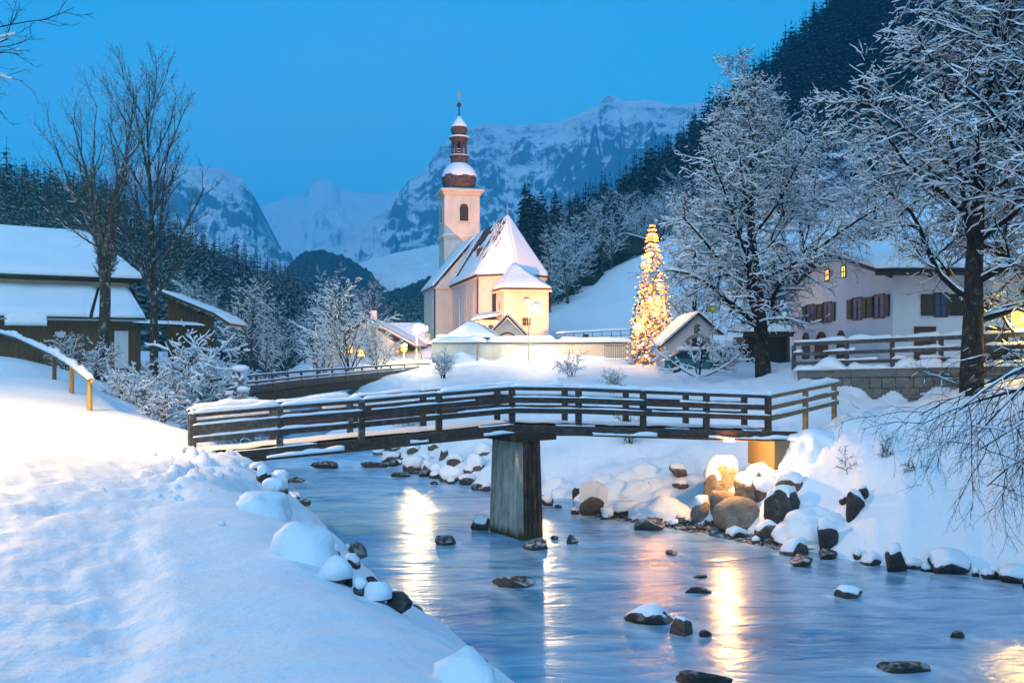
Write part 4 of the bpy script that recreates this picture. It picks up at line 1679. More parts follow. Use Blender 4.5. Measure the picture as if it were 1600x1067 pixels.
    q = [T(-hw - 0.5, hw + 0.5, z), T(-hw - 0.5, -hw - 0.5, z), T(hw + 0.5, -hw - 0.5, z), T(hw + 0.5, hw + 0.5, z)]
    c = T(0, 0, z + 0.75)
    qq = [x.lerp(Vector((c.x, c.y, c.z)), 0.55) for x in q]
    m.raw([tuple(x) for x in q + qq], [(0, 1, 5, 4), (1, 2, 6, 5), (2, 3, 7, 6), (3, 0, 4, 7), (4, 5, 6, 7)])
    m.build('apron_snow', M['snow_roof'], to)
    for (cc, r_, w_) in ((T(-hw - 0.005, -0.25, 0), -n, 1.15), (T(0.1, hw + 0.005, 0), -a, 1.1)):
        window(to, Vector((cc.x, cc.y, 22.3)), r_, w_, 2.25, True, 0.16, mat_lazy('louvre_dark', (0.05, 0.035, 0.028)), M['church_trim'], 'belfry_window')
        m = MB()
        m.beam(Vector((cc.x, cc.y, 22.12)) - r_ * (w_ / 2 + 0.25), Vector((cc.x, cc.y, 22.12)) + r_ * (w_ / 2 + 0.25), 0.4, 0.14)
        m.build('sill', M['church_trim'], to)
        for k in range(5):
            zz = 22.45 + k * 0.36
            m = MB()
            o = r_.cross(Vector((0, 0, 1))) * 0.02
            m.beam(Vector((cc.x, cc.y, zz)) - r_ * (w_ / 2 - 0.02) + o, Vector((cc.x, cc.y, zz)) + r_ * (w_ / 2 - 0.02) + o, 0.06, 0.16)
            m.build('louvre', M['dark_wood'], to)
    # onion dome
    c = T(0, 0, 0)
    c = (c.x, c.y, 0)
    m = MB()
    m.lathe(c, [(1.55, 26.5), (1.80, 26.75), (2.08, 27.15), (2.26, 27.7), (2.30, 28.2), (2.20, 28.75), (1.95, 29.25), (1.60, 29.65), (1.22, 29.95), (0.98, 30.2)], 40)
    od = m.build('onion_dome', M['shingle'], to, True)
    m = MB()
    k = 40
    # lower edge of the snow hat is ragged
    vs, fs = [], []
    prof = [(2.28, 28.42), (2.30, 28.52), (2.27, 28.75), (2.02, 29.27), (1.67, 29.70), (1.26, 30.02), (1.0, 30.24)]
    for j, (r_, z_) in enumerate(prof):
        for i in range(k):
            an_ = 2 * math.pi * i / k
            jz = (float(fbm(np.array([i * 0.55]), np.array([2.2]), 97, 2)[0]) * 0.55 if j < 2 else 0)
            rr = r_
            vs.append((c[0] + rr * math.cos(an_), c[1] + rr * math.sin(an_), z_ + jz))
    for j in range(len(prof) - 1):
        for i in range(k):
            i2 = (i + 1) % k
            fs.append((j * k + i, j * k + i2, (j + 1) * k + i2, (j + 1) * k + i))
    m.raw(vs, fs)
    m.build('dome_snow', M['snow_roof'], od, True)
    # shingle courses
    # lantern
    m = MB()
    m.lathe(c, [(1.12, 30.1), (1.12, 30.9), (1.30, 30.95), (1.30, 31.15)], 16)
    ln = m.build('lantern_base', M['shingle'], to)
    m = MB()
    m.lathe(c, [(1.30, 31.152), (1.2, 31.28), (0.9, 31.34)], 16)
    m.build('lantern_snow', M['snow'], ln, True)
    for i in range(8):
        an_ = 2 * math.pi * (i + 0.5) / 8
        m = MB()
        m.box((c[0] + 0.92 * math.cos(an_), c[1] + 0.92 * math.sin(an_), 32.2), (0.26, 0.26, 1.75), Matrix.Rotation(an_, 3, 'Z'))
        m.build('lantern_post', M['brown_wood'], ln)
    m = MB()
    m.lathe(c, [(0.55, 31.3), (0.55, 33.0)], 10)
    m.build('lantern_core', M['dark_wood'], ln)
    m = MB()
    for i in range(8):
        a0, a1 = 2 * math.pi * (i + 0.5) / 8, 2 * math.pi * (i + 1.5) / 8
        for zz in (31.6, 31.95):
            m.beam((c[0] + 0.97 * math.cos(a0), c[1] + 0.97 * math.sin(a0), zz), (c[0] + 0.97 * math.cos(a1), c[1] + 0.97 * math.sin(a1), zz), 0.06, 0.06)
    m.build('lantern_rail', M['house_wall'], ln)
    m = MB()
    m.lathe(c, [(1.02, 32.95), (1.05, 33.3), (1.30, 33.38), (1.36, 33.55), (1.0, 33.6)], 20)
    m.build('lantern_ring', M['shingle'], ln, False)
    m = MB()
    m.lathe(c, [(1.38, 33.56), (1.34, 33.72), (1.0, 33.85), (0.7, 33.9)], 20)
    m.build('lantern_cap_snow', M['snow'], ln, True)
    m = MB()
    m.lathe(c, [(0.62, 33.7), (0.85, 33.95), (1.06, 34.35), (1.10, 34.7), (1.0, 35.1), (0.7, 35.55), (0.36, 35.95), (0.12, 36.4)], 28)
    so = m.build('small_onion', M['shingle'], to, True)
    m = MB()
    m.lathe(c, [(1.06, 34.98), (1.08, 35.04), (1.03, 35.2), (0.76, 35.62), (0.42, 36.03), (0.15, 36.5)], 28)
    m.build('small_onion_snow', M['snow_roof'], so, True)
    m = MB()
    m.tube([(c[0], c[1], 36.3), (c[0], c[1], 38.6)], [0.11, 0.06], 8)
    m.build('spire_rod', M['metal_dark'], to, True)
    m = MB()
    m.lathe((c[0], c[1], 37.95), [(0.05, -0.30), (0.24, -0.2), (0.32, 0), (0.24, 0.2), (0.05, 0.30)], 14)
    m.build('spire_ball', M['metal_dark'], to, True)
    m = MB()
    m.box((c[0], c[1], 39.1), (0.12, 0.10, 1.5))
    m.box((c[0], c[1], 39.35), (0.62, 0.09, 0.12), Matrix.Rotation(R(10), 3, 'Z'))
    m.build('cross', M['gold'], to)
    return f, T


CH, TW = build_church()


# ------------------------------------------------------------------ churchyard: wall, chapel-like tombs, fence, floodlights
def build_churchyard():
    root = empty('churchyard_wall', YARD_WALL[1].lerp(YARD_WALL[2], 0.5), 'long pale plastered churchyard wall with thick snow on its coping', 'wall')
    base = [Vector((p.x, p.y, 3.2)) for p in YARD_WALL[:4]]
    for i in range(3):
        a, b = base[i], base[i + 1]
        m = MB()
        d = (b - a).normalized()
        nb = Vector((-d.y, d.x, 0))
        m.prism([a - nb * 0.05, b - nb * 0.05, b + nb * 0.45, a + nb * 0.45], (0, 0, 2.72 - 0.0))
        m.build('wall_panel', M['yard_wall'] if i < 2 else M['peach_wall'], root)
        m = MB()
        zc = 5.96
        m.beam(a + nb * 0.2 + Vector((0, 0, zc - 3.2)), b + nb * 0.2 + Vector((0, 0, zc - 3.2)), 0.72, 0.08)
        cp = m.build('coping', M['dark_wood'], root)
        s = MB()
        snow_strip(s, a + nb * 0.2 + Vector((0, 0, zc - 3.16)), b + nb * 0.2 + Vector((0, 0, zc - 3.16)), 0.95, 0.55 if i < 2 else 0.45, 0.5, i, 0, 0.12)
        s.build('coping_snow', M['snow'], cp, True)
    for px, Y in ((746, 80.55),):
        q = P(px, 560, Y)
        m = MB()
        m.box((q.x, q.y - 0.12, 4.8), (0.16, 0.16, 2.3))
        m.build('drain_pipe', M['metal_grey'], root)
    # corner return at the left end
    a = base[0]
    m = MB()
    m.prism([a + Vector((-0.08, -0.1, 0)), a + Vector((0.55, -0.1, 0)), a + Vector((0.3, 9, 0)), a + Vector((-0.3, 9, 0))], (0, 0, 2.7))
    m.build('wall_panel', M['yard_wall'], root)
    # iron fence in front of the right wall
    p0, p1 = P(945, 560, 77.2), P(988, 560, 76.8)
    g0 = hz(p0.x, p0.y)
    fr = empty('iron_fence', (p0.x, p0.y, g0), 'low thin iron fence in front of the peach coloured wall by the lit tree', 'fence')
    for z in (0.25, 1.15):
        m = MB()
        m.beam((p0.x, p0.y, g0 + z), (p1.x, p1.y, g0 + z), 0.035, 0.035)
        m.build('rail', M['metal_dark'], fr)
    for k in range(14):
        q = p0.lerp(p1, k / 13)
        m = MB()
        m.box((q.x, q.y, g0 + 0.6), (0.03, 0.03, 1.4))
        m.build('bar', M['metal_dark'], fr)
    # railing on the upper terrace
    p0, p1 = P(868, 528, 92), P(985, 523, 90)
    fr = empty('iron_railing', (p0.x, p0.y, 6.4), 'dark iron railing with a snowy top rail above the churchyard wall', 'railing')
    for z in (0.15, 0.6):
        m = MB()
        m.beam((p0.x, p0.y, 6.35 + z), (p1.x, p1.y, 6.65 + z), 0.05, 0.05)
        m.build('rail', M['metal_dark'], fr)
    s = MB()
    snow_strip(s, (p0.x, p0.y, 6.98), (p1.x, p1.y, 7.28), 0.2, 0.2, 0.3, 2, 0, 0.2)
    s.build('rail_snow', M['snow'], fr, True)
    for k in range(9):
        q = p0.lerp(p1, k / 8)
        m = MB()
        m.box((q.x, q.y, 6.6 + 0.3 * k / 8), (0.06, 0.06, 1.0))
        m.build('post', M['metal_dark'], fr)
    # snow pyramid roof of the garden pavilion
    c = P(741, 520, 86)
    t = empty('pavilion', (c.x, c.y, 5.8), 'small pavilion under a tall pyramid of snow behind the churchyard wall', 'pavilion')
    m = MB()
    hw = 1.7
    for sx in (-1, 1):
        for sy in (-1, 1):
            p = MB()
            p.box((c.x + sx * hw, c.y + sy * hw, 5.95), (0.2, 0.2, 1.2))
            p.build('post', M['brown_wood'], t)
    q = [Vector((c.x + sx * 2.25, c.y + sy * 2.1, 6.35)) for sx, sy in ((-1, -1), (1, -1), (1, 1), (-1, 1))]
    ap = Vector((c.x - 0.1, c.y, 7.75))
    for i in range(4):
        slab(m, [q[i], q[(i + 1) % 4], ap], 0.08)
    rf = m.build('roof', M['dark_wood'], t)
    s = MB()
    for i in range(4):
        snow_sheet(s, q[i] + Vector((0, 0, .09)), q[(i + 1) % 4] + Vector((0, 0, .09)), ap + Vector((0, 0, .09)), ap + Vector((0, 0, .09)), 0.3, 8, 8, 40 + i)
    s.build('roof_snow', M['snow_roof'], rf, True)
    # gabled lychgate with an arch
    c = P(793, 520, 87.5)
    t = empty('lychgate', (c.x, c.y, 5.8), 'small gabled gatehouse with an arched opening in front of the church annex', 'gatehouse')
    m = MB()
    ar = arch_poly(1.5, 1.25, 10)[2:]
    out = [Vector((c.x - 1.9, c.y, 5.6)), Vector((c.x - 0.75, c.y, 5.6))] + [Vector((c.x + x, c.y, 5.6 + z)) for x, z in reversed(ar)] + [Vector((c.x + 0.75, c.y, 5.6)), Vector((c.x + 1.9, c.y, 5.6)), Vector((c.x + 1.9, c.y, 6.35)), Vector((c.x, c.y, 8.3)), Vector((c.x - 1.9, c.y, 6.35))]
    m.prism(out, (0, 1.6, 0))
    m.build('gable_wall', M['church_wall'], t)
    m = MB()
    k = [Vector((c.x + x * 1.13, c.y - 0.04, 5.6 + z * 1.09)) for x, z in ar]
    for p, q in zip(k[:-1], k[1:]):
        m.beam(p, q, 0.12, 0.16, up=(0, 1, 0))
    m.build('arch_trim', M['brown_wood'], t)
    m = MB()
    L0 = [Vector((c.x - 2.35, c.y - 0.5, 6.0)), Vector((c.x - 2.35, c.y + 2, 6.0)), Vector((c.x, c.y + 2, 8.45)), Vector((c.x, c.y - 0.5, 8.45))]
    R0 = [Vector((c.x + 2.35, c.y - 0.5, 6.0)), Vector((c.x + 2.35, c.y + 2, 6.0)), Vector((c.x, c.y + 2, 8.45)), Vector((c.x, c.y - 0.5, 8.45))]
    slab(m, L0, 0.1)
    slab(m, R0, 0.1)
    rf = m.build('roof', M['dark_wood'], t)
    s = MB()
    for q in (L0, R0):
        snow_sheet(s, *[x + Vector((0, 0, .12)) for x in q], 0.17, 6, 10, 50)
    s.build('roof_snow', M['snow_roof'], rf, True)
    m = MB()
    m.lathe((c.x, c.y - 0.4, 8.6), [(0.03, 0), (0.12, 0.1), (0.15, 0.22), (0.10, 0.36), (0.02, 0.42)], 10)
    m.build('finial_ball', M['snow'], t, True)
    # slat fence by the nave corner
    p0, p1 = P(683, 530, 88), P(708, 530, 87)
    t = empty('slat_fence', (p0.x, p0.y, 5.9), 'short brown slat fence by the church nave corner', 'fence')
    for k in range(8):
        q = p0.lerp(p1, k / 7)
        m = MB()
        m.box((q.x, q.y, 6.25), (0.16, 0.05, 0.9))
        m.build('slat', M['brown_wood'], t)
    m = MB()
    m.beam((p0.x, p0.y + 0.04, 6.5), (p1.x, p1.y + 0.04, 6.5), 0.05, 0.09)
    m.build('rail', M['brown_wood'], t)
    s = MB()
    snow_strip(s, (p0.x, p0.y, 6.69), (p1.x, p1.y, 6.69), 0.2, 0.1, 0.2, 3)
    s.build('fence_snow', M['snow'], t, True)


build_churchyard()


def floodlight(loc, target, power, col, angle, label, radius=0.25):
    g = Vector(loc)
    root = empty('floodlight', g, label, 'floodlight')
    m = MB()
    m.box(g + Vector((0, 0, 0.25)), (0.06, 0.06, 0.5))
    m.build('stand', M['metal_dark'], root)
    d = (Vector(target) - g).normalized()
    m = MB()
    q = d.to_track_quat('Y', 'Z').to_matrix()
    m.box(g + Vector((0, 0, 0.6)), (0.45, 0.2, 0.34), q)
    m.build('housing', M['metal_dark'], root, bevel=0.02)
    m = MB()
    m.box(g + Vector((0, 0, 0.6)) + d * 0.112, (0.38, 0.02, 0.27), q)
    m.build('lens', M['bulb_white'], root)
    spot_light('flood_beam', g + Vector((0, 0, 0.6)) + d * 0.25, target, power, col, angle, root, radius)


floodlight((6.5, 84.6, 6.0), (-2.2, 100, 15.5), 3900, (1.0, 0.36, 0.06), 62, 'small floodlight behind the wall aimed at the church apse')
floodlight((-7.5, 85.5, 6.1), (-5.5, 112, 15), 4200, (1.0, 0.36, 0.08), 75, 'small floodlight at the left end of the wall aimed at the nave')
floodlight((17.0, 88.0, 6.5), (-6.0, 126, 27), 20000, (1.0, 0.37, 0.07), 30, 'small floodlight on the snowy slope aimed at the tower')


# ------------------------------------------------------------------ road wall of squared stones, with the road fence on top
def build_road_wall():
    root = empty('retaining_wall', ROAD_WALL[1], 'squared grey stone retaining wall below the road fence at right', 'wall')
    mc = rock_mat('squared_stone', (0.11, 0.10, 0.085), (0.26, 0.24, 0.205), sc=0.8)
    mc2 = rock_mat('coping_concrete', (0.13, 0.12, 0.105), (0.24, 0.225, 0.20), sc=0.5)
    jm = mat('mortar', (0.05, 0.047, 0.042), 0.95)
    rg = random.Random(5)
    line = [Vector((p.x, p.y, 0)) for p in ROAD_WALL]
    for i in range(4):
        a, b = line[i], line[i + 1]
        d = (b - a).normalized()
        nb = Vector((-d.y, d.x, 0))
        zt0 = float(np.interp(a.x, [12, 19, 30], [4.40, 4.72, 5.28]))
        zt1 = float(np.interp(b.x, [12, 19, 30], [4.40, 4.72, 5.28]))
        L = (b - a).length
        m = MB()
        m.prism([a + nb * 0.06 + Vector((0, 0, 1.5)), b + nb * 0.06 + Vector((0, 0, 1.5)), b + nb * 0.06 + Vector((0, 0, zt1 - 0.35)), a + nb * 0.06 + Vector((0, 0, zt0 - 0.35))], nb * 0.9)
        m.build('wall_core', jm, root)
        n = max(1, round(L / 2.6))
        for k in range(n):
            p, q = a.lerp(b, k / n), a.lerp(b, (k + 1) / n)
            z0, z1 = zt0 + (zt1 - zt0) * k / n, zt0 + (zt1 - zt0) * (k + 1) / n
            m = MB()
            g = d * 0.008
            m.beam(p + g + nb * 0.46 + Vector((0, 0, z0 - 0.18)), q - g + nb * 0.46 + Vector((0, 0, z1 - 0.18)), 1.0, 0.34)
            m.build('coping_slab', mc2, root, bevel=0.015)
        if i > 2:
            continue
        for row in range(5):
            x = rg.uniform(-0.3, 0)
            hh = 0.44
            while x < L:
                w = rg.uniform(0.45, 0.85)
                x0, x1 = max(0.01, x), min(L - 0.01, x + w - 0.022)
                if x1 - x0 > 0.12:
                    zt = zt0 + (zt1 - zt0) * (x0 + x1) / 2 / L - 0.36 - row * hh
                    p = a + d * x0
                    q = a + d * x1
                    gz = hz((p.x + q.x) / 2 - nb.x * 0.3, (p.y + q.y) / 2 - nb.y * 0.3)
                    if zt > gz - 0.1:
                        m = MB()
                        o = nb * rg.uniform(0.0, 0.03)
                        e = Vector((0, 0, rg.uniform(-0.008, 0.008)))
                        m.beam(p + o + nb * 0.08 + Vector((0, 0, zt - hh / 2)) + e, q + o + nb * 0.08 + Vector((0, 0, zt - hh / 2)) + e, 0.2, hh - 0.022)
                        m.build('stone', mc, root, bevel=0.014)
                x += w
    # road fence
    fr = empty('road_fence', line[0] + Vector((0, 0, 4.5)), 'grey three rail road fence heaped with snow in front of the white house', 'fence')
    def top(x):
        return float(np.interp(x, [12, 19, 30], [4.42, 4.75, 5.3]))
    P0 = Vector((line[0].x + 0.0, line[0].y + 0.35, 0))
    path = [Vector((p.x, p.y + 0.45, top(p.x))) for p in ROAD_WALL]
    tot = []
    for i in range(4):
        a, b = path[i], path[i + 1]
        n = max(1, round((b - a).length / 2.05))
        tot += [a.lerp(b, k / n) for k in range(n)]
    tot.append(path[-1])
    for i, p in enumerate(tot):
        m = MB()
        m.box(p + Vector((0, 0.08, 0.5)), (0.16, 0.14, 1.1))
        m.build('post', M['fence_wood'], fr, bevel=0.01)
    for i in range(len(tot) - 1):
        a, b = tot[i], tot[i + 1]
        for z, hh in ((1.10, 0.16), (0.66, 0.15), (0.26, 0.15)):
            m = MB()
            m.beam(a + Vector((0, 0, z)), b + Vector((0, 0, z)), 0.10 if z < 1 else 0.16, hh)
            r = m.build('rail', M['fence_wood'], fr)
            s = MB()
            snow_strip(s, a + Vector((0, 0, z + hh / 2)), b + Vector((0, 0, z + hh / 2)), 0.26, 0.16 if z > 1 else 0.11, 0.16, i * 3 + int(z * 10), 0.0 if z > 1 else 0.2)
            tag(s.build('rail_snow', M['snow'], r, True), kind='stuff')
        s = MB()
        snow_strip(s, a + Vector((0, -0.25, -0.04)), b + Vector((0, -0.25, -0.04)), 0.6, 0.26, 0.2, i + 50, 0, 0.9)
        s.build('ploughed_snow', M['snow'], fr, True)


build_road_wall()


# ------------------------------------------------------------------ white guest house at right
def build_white_house():
    c0 = Vector((19.45, 49.0, 0))
    back = Vector((-0.035, 1, 0)).normalized()
    right = Vector((1, -0.03, 0)).normalized()
    root = empty('guest_house', c0 + Vector((5, 5, 4.6)), 'wide white guest house with dark shutters and a snow laden roof behind the road fence', 'house')
    D, L, zg, ze = 16.0, 20.0, 4.2, 9.35
    m = MB()
    m.prism([c0 + Vector((0, 0, zg)), c0 + right * L + Vector((0, 0, zg)), c0 + right * L + back * D + Vector((0, 0, zg)), c0 + back * D + Vector((0, 0, zg))], (0, 0, ze - zg))
    m.prism([c0 + Vector((0, 0, ze)), c0 + back * D + Vector((0, 0, ze)), c0 + back * D / 2 + Vector((0, 0, ze + 1.75))], right * 0.4)
    m.build('wall', M['house_wall'], root)
    m = MB()
    ea = 1.3
    sl = 1.75 / (D / 2)
    a0 = c0 - right * 1.4 - back * ea + Vector((0, 0, ze - ea * sl + 0.1))
    a1 = c0 + right * (L + 1) - back * ea + Vector((0, 0, ze - ea * sl + 0.1))
    r0 = c0 - right * 1.4 + back * D / 2 + Vector((0, 0, ze + 1.85))
    r1 = c0 + right * (L + 1) + back * D / 2 + Vector((0, 0, ze + 1.85))
    b0 = c0 - right * 1.4 + back * (D + ea) + Vector((0, 0, ze - ea * sl + 0.1))
    b1 = c0 + right * (L + 1) + back * (D + ea) + Vector((0, 0, ze - ea * sl + 0.1))
    slab(m, [a0, a1, r1, r0], 0.18)
    slab(m, [b0, b1, r1, r0], 0.18)
    rf = m.build('roof', M['dark_wood'], root)
    s = MB()
    o = Vector((0, 0, 0.2))
    snow_sheet(s, a0 + o, a1 + o, r1 + o, r0 + o, 0.5, 30, 12, 61)
    snow_sheet(s, b0 + o, b1 + o, r1 + o, r0 + o, 0.5, 30, 12, 62)
    s.build('roof_snow', M['snow_roof'], rf, True)
    for k in range(11):
        p = c0 + right * (k * 2.0 - 0.6)
        m = MB()
        m.beam(p - back * (ea - 0.1) + Vector((0, 0, ze - ea * sl - 0.08)), p + back * 0.05 + Vector((0, 0, ze + 0.02)), 0.16, 0.2)
        m.build('rafter', M['dark_wood'], root)
    m = MB()
    m.beam(a0 + right * 0.1 + Vector((0, 0, 0.0)) + back * 0.25, a1 + back * 0.25, 0.3, 0.26)
    m.build('eave_board', M['brown_wood'], root)
    gl = mat_lazy('blue_curtained_glass', (0.05, 0.08, 0.20), 0.6)

    def shuttered(base, rdir, w=0.95, h=1.15, dbl=True):
        nrm = rdir.cross(Vector((0, 0, 1))).normalized()
        wn = window(root, base, rdir, w, h, False, 0.08, gl, M['brown_wood'], muntins=1)
        for sd in (-1, 1):
            q = base + rdir * (sd * (w / 2 + 0.09 + 0.33)) + nrm * 0.05
            m = MB()
            m.prism([q - rdir * 0.32, q + rdir * 0.32, q + rdir * 0.32 + Vector((0, 0, h)), q - rdir * 0.32 + Vector((0, 0, h))], nrm * 0.05)
            m.build('shutter', M['shutter'], wn, bevel=0.01)
    # gable side: three pairs seen at a slant
    for t in (1.7, 4.6, 9.2, 12.2):
        shuttered(c0 + back * t + Vector((0, 0, 7.05)), -back, 1.25, 1.12)
    for t in (6.6, 9.2):
        wn = window(root, c0 + back * t + Vector((0, 0, 9.55)), -back, 0.6, 0.6, False, 0.07, M['window_lit'], M['brown_wood'], muntins=1)
    for t in (2.4, 6.0, 7.6):
        window(root, c0 + right * t + Vector((0, 0, 7.08)), right, 0.9, 1.0, False, 0.08, gl, M['brown_wood'], muntins=1) if t > 6.5 else shuttered(c0 + right * (t if t < 3 else 3.9) + Vector((0, 0, 7.05)), right, 0.55, 1.1) if t < 6.1 else None
    # ground floor: brown doors and arched opening
    for t, w in ((13.0, 1.1), (10.2, 2.0), (7.0, 1.0)):
        window(root, c0 + back * t + Vector((0, 0, 4.75)), -back, w, 1.6, True, 0.12, M['brown_wood'], M['brown_wood'], 'door')
    for t in (1.6, 5.2, 9.5):
        window(root, c0 + right * t + Vector((0, 0, 4.9)), right, 0.9, 1.5, False, 0.1, M['brown_wood'], M['brown_wood'], 'door')


build_white_house()


# ------------------------------------------------------------------ gate chapel, woodshed, dark shed, buried car
def build_small_buildings():
    c = P(1090, 555, 66)
    t = empty('gate_chapel', (c.x, c.y, 4.3), 'small pinkish gable fronted chapel with an arched doorway and a niche picture', 'chapel')
    z0, ze, za = 4.1, 6.0, 7.75
    hw = 2.0
    ar = [(x, z) for x, z in arch_poly(1.7, 2.1, 12)[2:]]
    m = MB()
    out = [Vector((c.x - hw, c.y, z0)), Vector((c.x - 0.85, c.y, z0))] + [Vector((c.x + x, c.y, z0 + z)) for x, z in reversed(ar)] + [Vector((c.x + 0.85, c.y, z0)), Vector((c.x + hw, c.y, z0)), Vector((c.x + hw, c.y, ze)), Vector((c.x, c.y, za)), Vector((c.x - hw, c.y, ze))]
    m.prism(out, (0, 0.4, 0))
    m.prism([Vector((c.x - hw, c.y + 0.4, z0)), Vector((c.x - hw, c.y + 5, z0)), Vector((c.x - hw, c.y + 5, ze)), Vector((c.x - hw, c.y + 0.4, ze))], (0.3, 0, 0))
    m.prism([Vector((c.x + hw, c.y + 0.4, z0)), Vector((c.x + hw, c.y + 5, z0)), Vector((c.x + hw, c.y + 5, ze)), Vector((c.x + hw, c.y + 0.4, ze))], (-0.3, 0, 0))
    m.prism([Vector((c.x - hw, c.y + 4.6, z0)), Vector((c.x + hw, c.y + 4.6, z0)), Vector((c.x + hw, c.y + 4.6, ze)), Vector((c.x - hw, c.y + 4.6, ze))], (0, 0.3, 0))
    m.build('wall', mat_lazy('pink_plaster', (0.72, 0.60, 0.55), 0.85), t)
    m = MB()
    k = [Vector((c.x + x * 1.13, c.y - 0.03, z0 + z * 1.07)) for x, z in ar]
    for p, q in zip(k[:-1], k[1:]):
        m.beam(p, q, 0.14, 0.26, up=(0, 1, 0))
    m.build('arch_trim', mat_lazy('ochre_stone', (0.34, 0.23, 0.13), 0.8), t)
    m = MB()
    m.prism([Vector((c.x - 0.25, c.y - 0.03, 6.45)), Vector((c.x + 0.25, c.y - 0.03, 6.45)), Vector((c.x + 0.25, c.y - 0.03, 7.0)), Vector((c.x, c.y - 0.03, 7.15)), Vector((c.x - 0.25, c.y - 0.03, 7.0))], (0, 0.05, 0))
    m.build('niche_picture', mat_lazy('faded_picture', (0.22, 0.12, 0.09), 0.8), t)
    m = MB()
    m.lathe((c.x - 1.45, c.y - 0.02, 5.2), [(0.02, 0), (0.16, 0.04), (0.02, 0.08)], 10)
    m.build('round_vent', M['metal_dark'], t)
    m = MB()
    m.box((c.x + 1.35, c.y - 0.04, 5.15), (0.42, 0.06, 1.0))
    m.build('shutter', M['shutter_green'], t, bevel=0.01)
    m = MB()
    Ls = [Vector((c.x - hw - 0.6, c.y - 0.5, ze - 0.5)), Vector((c.x - hw - 0.6, c.y + 5.2, ze - 0.5)), Vector((c.x, c.y + 5.2, za + 0.03)), Vector((c.x, c.y - 0.5, za + 0.03))]
    Rs = [Vector((c.x + hw + 0.6, c.y - 0.5, ze - 0.5)), Vector((c.x + hw + 0.6, c.y + 5.2, ze - 0.5)), Vector((c.x, c.y + 5.2, za + 0.03)), Vector((c.x, c.y - 0.5, za + 0.03))]
    slab(m, Ls, 0.1)
    slab(m, Rs, 0.1)
    rf = m.build('roof', M['dark_wood'], t)
    s = MB()
    for q in (Ls, Rs):
        snow_sheet(s, *[x + Vector((0, 0, 0.12)) for x in q], 0.28, 8, 8, 71)
    s.build('roof_snow', M['snow_roof'], rf, True)
    # woodshed: lean-to roof over a stack of logs
    p0, p1 = P(1124, 552, 62), P(1182, 552, 61)
    t = empty('woodshed', (p0.x, p0.y, 4.2), 'low lean-to woodshed with snow on its roof between the chapel and the near tree', 'shed')
    m = MB()
    q = [Vector((p0.x - 0.2, p0.y - 0.6, 5.35)), Vector((p1.x + 0.2, p1.y - 0.6, 5.35)), Vector((p1.x + 0.2, p1.y + 2.6, 6.1)), Vector((p0.x - 0.2, p0.y + 2.6, 6.1))]
    slab(m, q, 0.09)
    rf = m.build('roof', M['dark_wood'], t)
    s = MB()
    snow_sheet(s, *[x + Vector((0, 0, 0.1)) for x in q], 0.22, 10, 6, 72)
    s.build('roof_snow', M['snow_roof'], rf, True)
    m = MB()
    m.box(((p0.x + p1.x) / 2, p0.y + 1.6, 4.75), (p1.x - p0.x, 0.2, 1.7))
    m.build('back_wall', M['house_wall'], t)
    for x in (p0.x, (p0.x + p1.x) / 2, p1.x):
        m = MB()
        m.box((x, p0.y - 0.4, 4.7), (0.12, 0.12, 1.4))
        m.build('post', M['dark_wood'], t)
    rg = random.Random(9)
    for k in range(24):
        cx = p0.x + 0.15 + (k % 9) * 0.25 + rg.uniform(-0.03, 0.03)
        zz = 4.15 + (k // 9) * 0.23 + rg.uniform(0, 0.03)
        m = MB()
        r = rg.uniform(0.09, 0.13)
        m.tube([(cx, p0.y - 0.1, zz + 0.12), (cx, p0.y + 0.8, zz + 0.12)], [r, r], 7)
        lg = thing(m, 'firewood_log', M['bark'], 'split firewood log stacked under the lean-to roof beside the near tree', 'log', 'firewood under the lean-to', origin=(cx, p0.y, zz))
    # dark shed
    p0, p1 = P(1163, 555, 58), P(1241, 555, 57)
    t = empty('dark_shed', (p0.x, p0.y, 4.2), 'dark boarded shed with snow on its flat roof left of the white house', 'shed')
    rg = random.Random(2)
    x = p0.x
    while x < p1.x - 0.1:
        w = 0.27
        m = MB()
        m.prism([Vector((x + 0.006, p0.y, 4.0)), Vector((x + w - 0.006, p0.y, 4.0)), Vector((x + w - 0.006, p0.y, 6.15)), Vector((x + 0.006, p0.y, 6.15))], (0, 0.05 + rg.random() * 0.02, 0))
        m.build('board', M['dark_wood'], t)
        x += w
    m = MB()
    m.box(((p0.x + p1.x) / 2, p0.y + 1.6, 5.05), (p1.x - p0.x - 0.1, 3.0, 2.15))
    m.build('body', M['dark_wood'], t)
    m = MB()
    m.beam((p0.x - 0.1, p0.y - 0.1, 6.25), (p1.x + 0.2, p0.y - 0.1, 6.25), 0.14, 0.26)
    m.beam((p1.x - 0.1, p0.y - 0.05, 4.1), (p1.x - 0.1, p0.y - 0.05, 6.1), 0.18, 0.2, up=(0, 1, 0))
    m.build('trim', M['brown_wood'], t)
    m = MB()
    q = [Vector((p0.x - 0.3, p0.y - 0.4, 6.32)), Vector((p1.x + 0.3, p0.y - 0.4, 6.32)), Vector((p1.x + 0.3, p0.y + 3.4, 6.5)), Vector((p0.x - 0.3, p0.y + 3.4, 6.5))]
    slab(m, q, 0.08)
    rf = m.build('roof', M['dark_wood'], t)
    s = MB()
    snow_sheet(s, *[x + Vector((0, 0, 0.1)) for x in q], 0.38, 10, 6, 73)
    s.build('roof_snow', M['snow_roof'], rf, True)
    # parked car half buried in snow
    c = P(1083, 556, 60.5)
    gz = hz(c.x, c.y)
    t = empty('parked_car', (c.x, c.y, gz), 'small parked car with a snow covered bonnet and roof in front of the chapel', 'car')
    paint = mat_lazy('teal_car_paint', (0.03, 0.13, 0.17), 0.3)
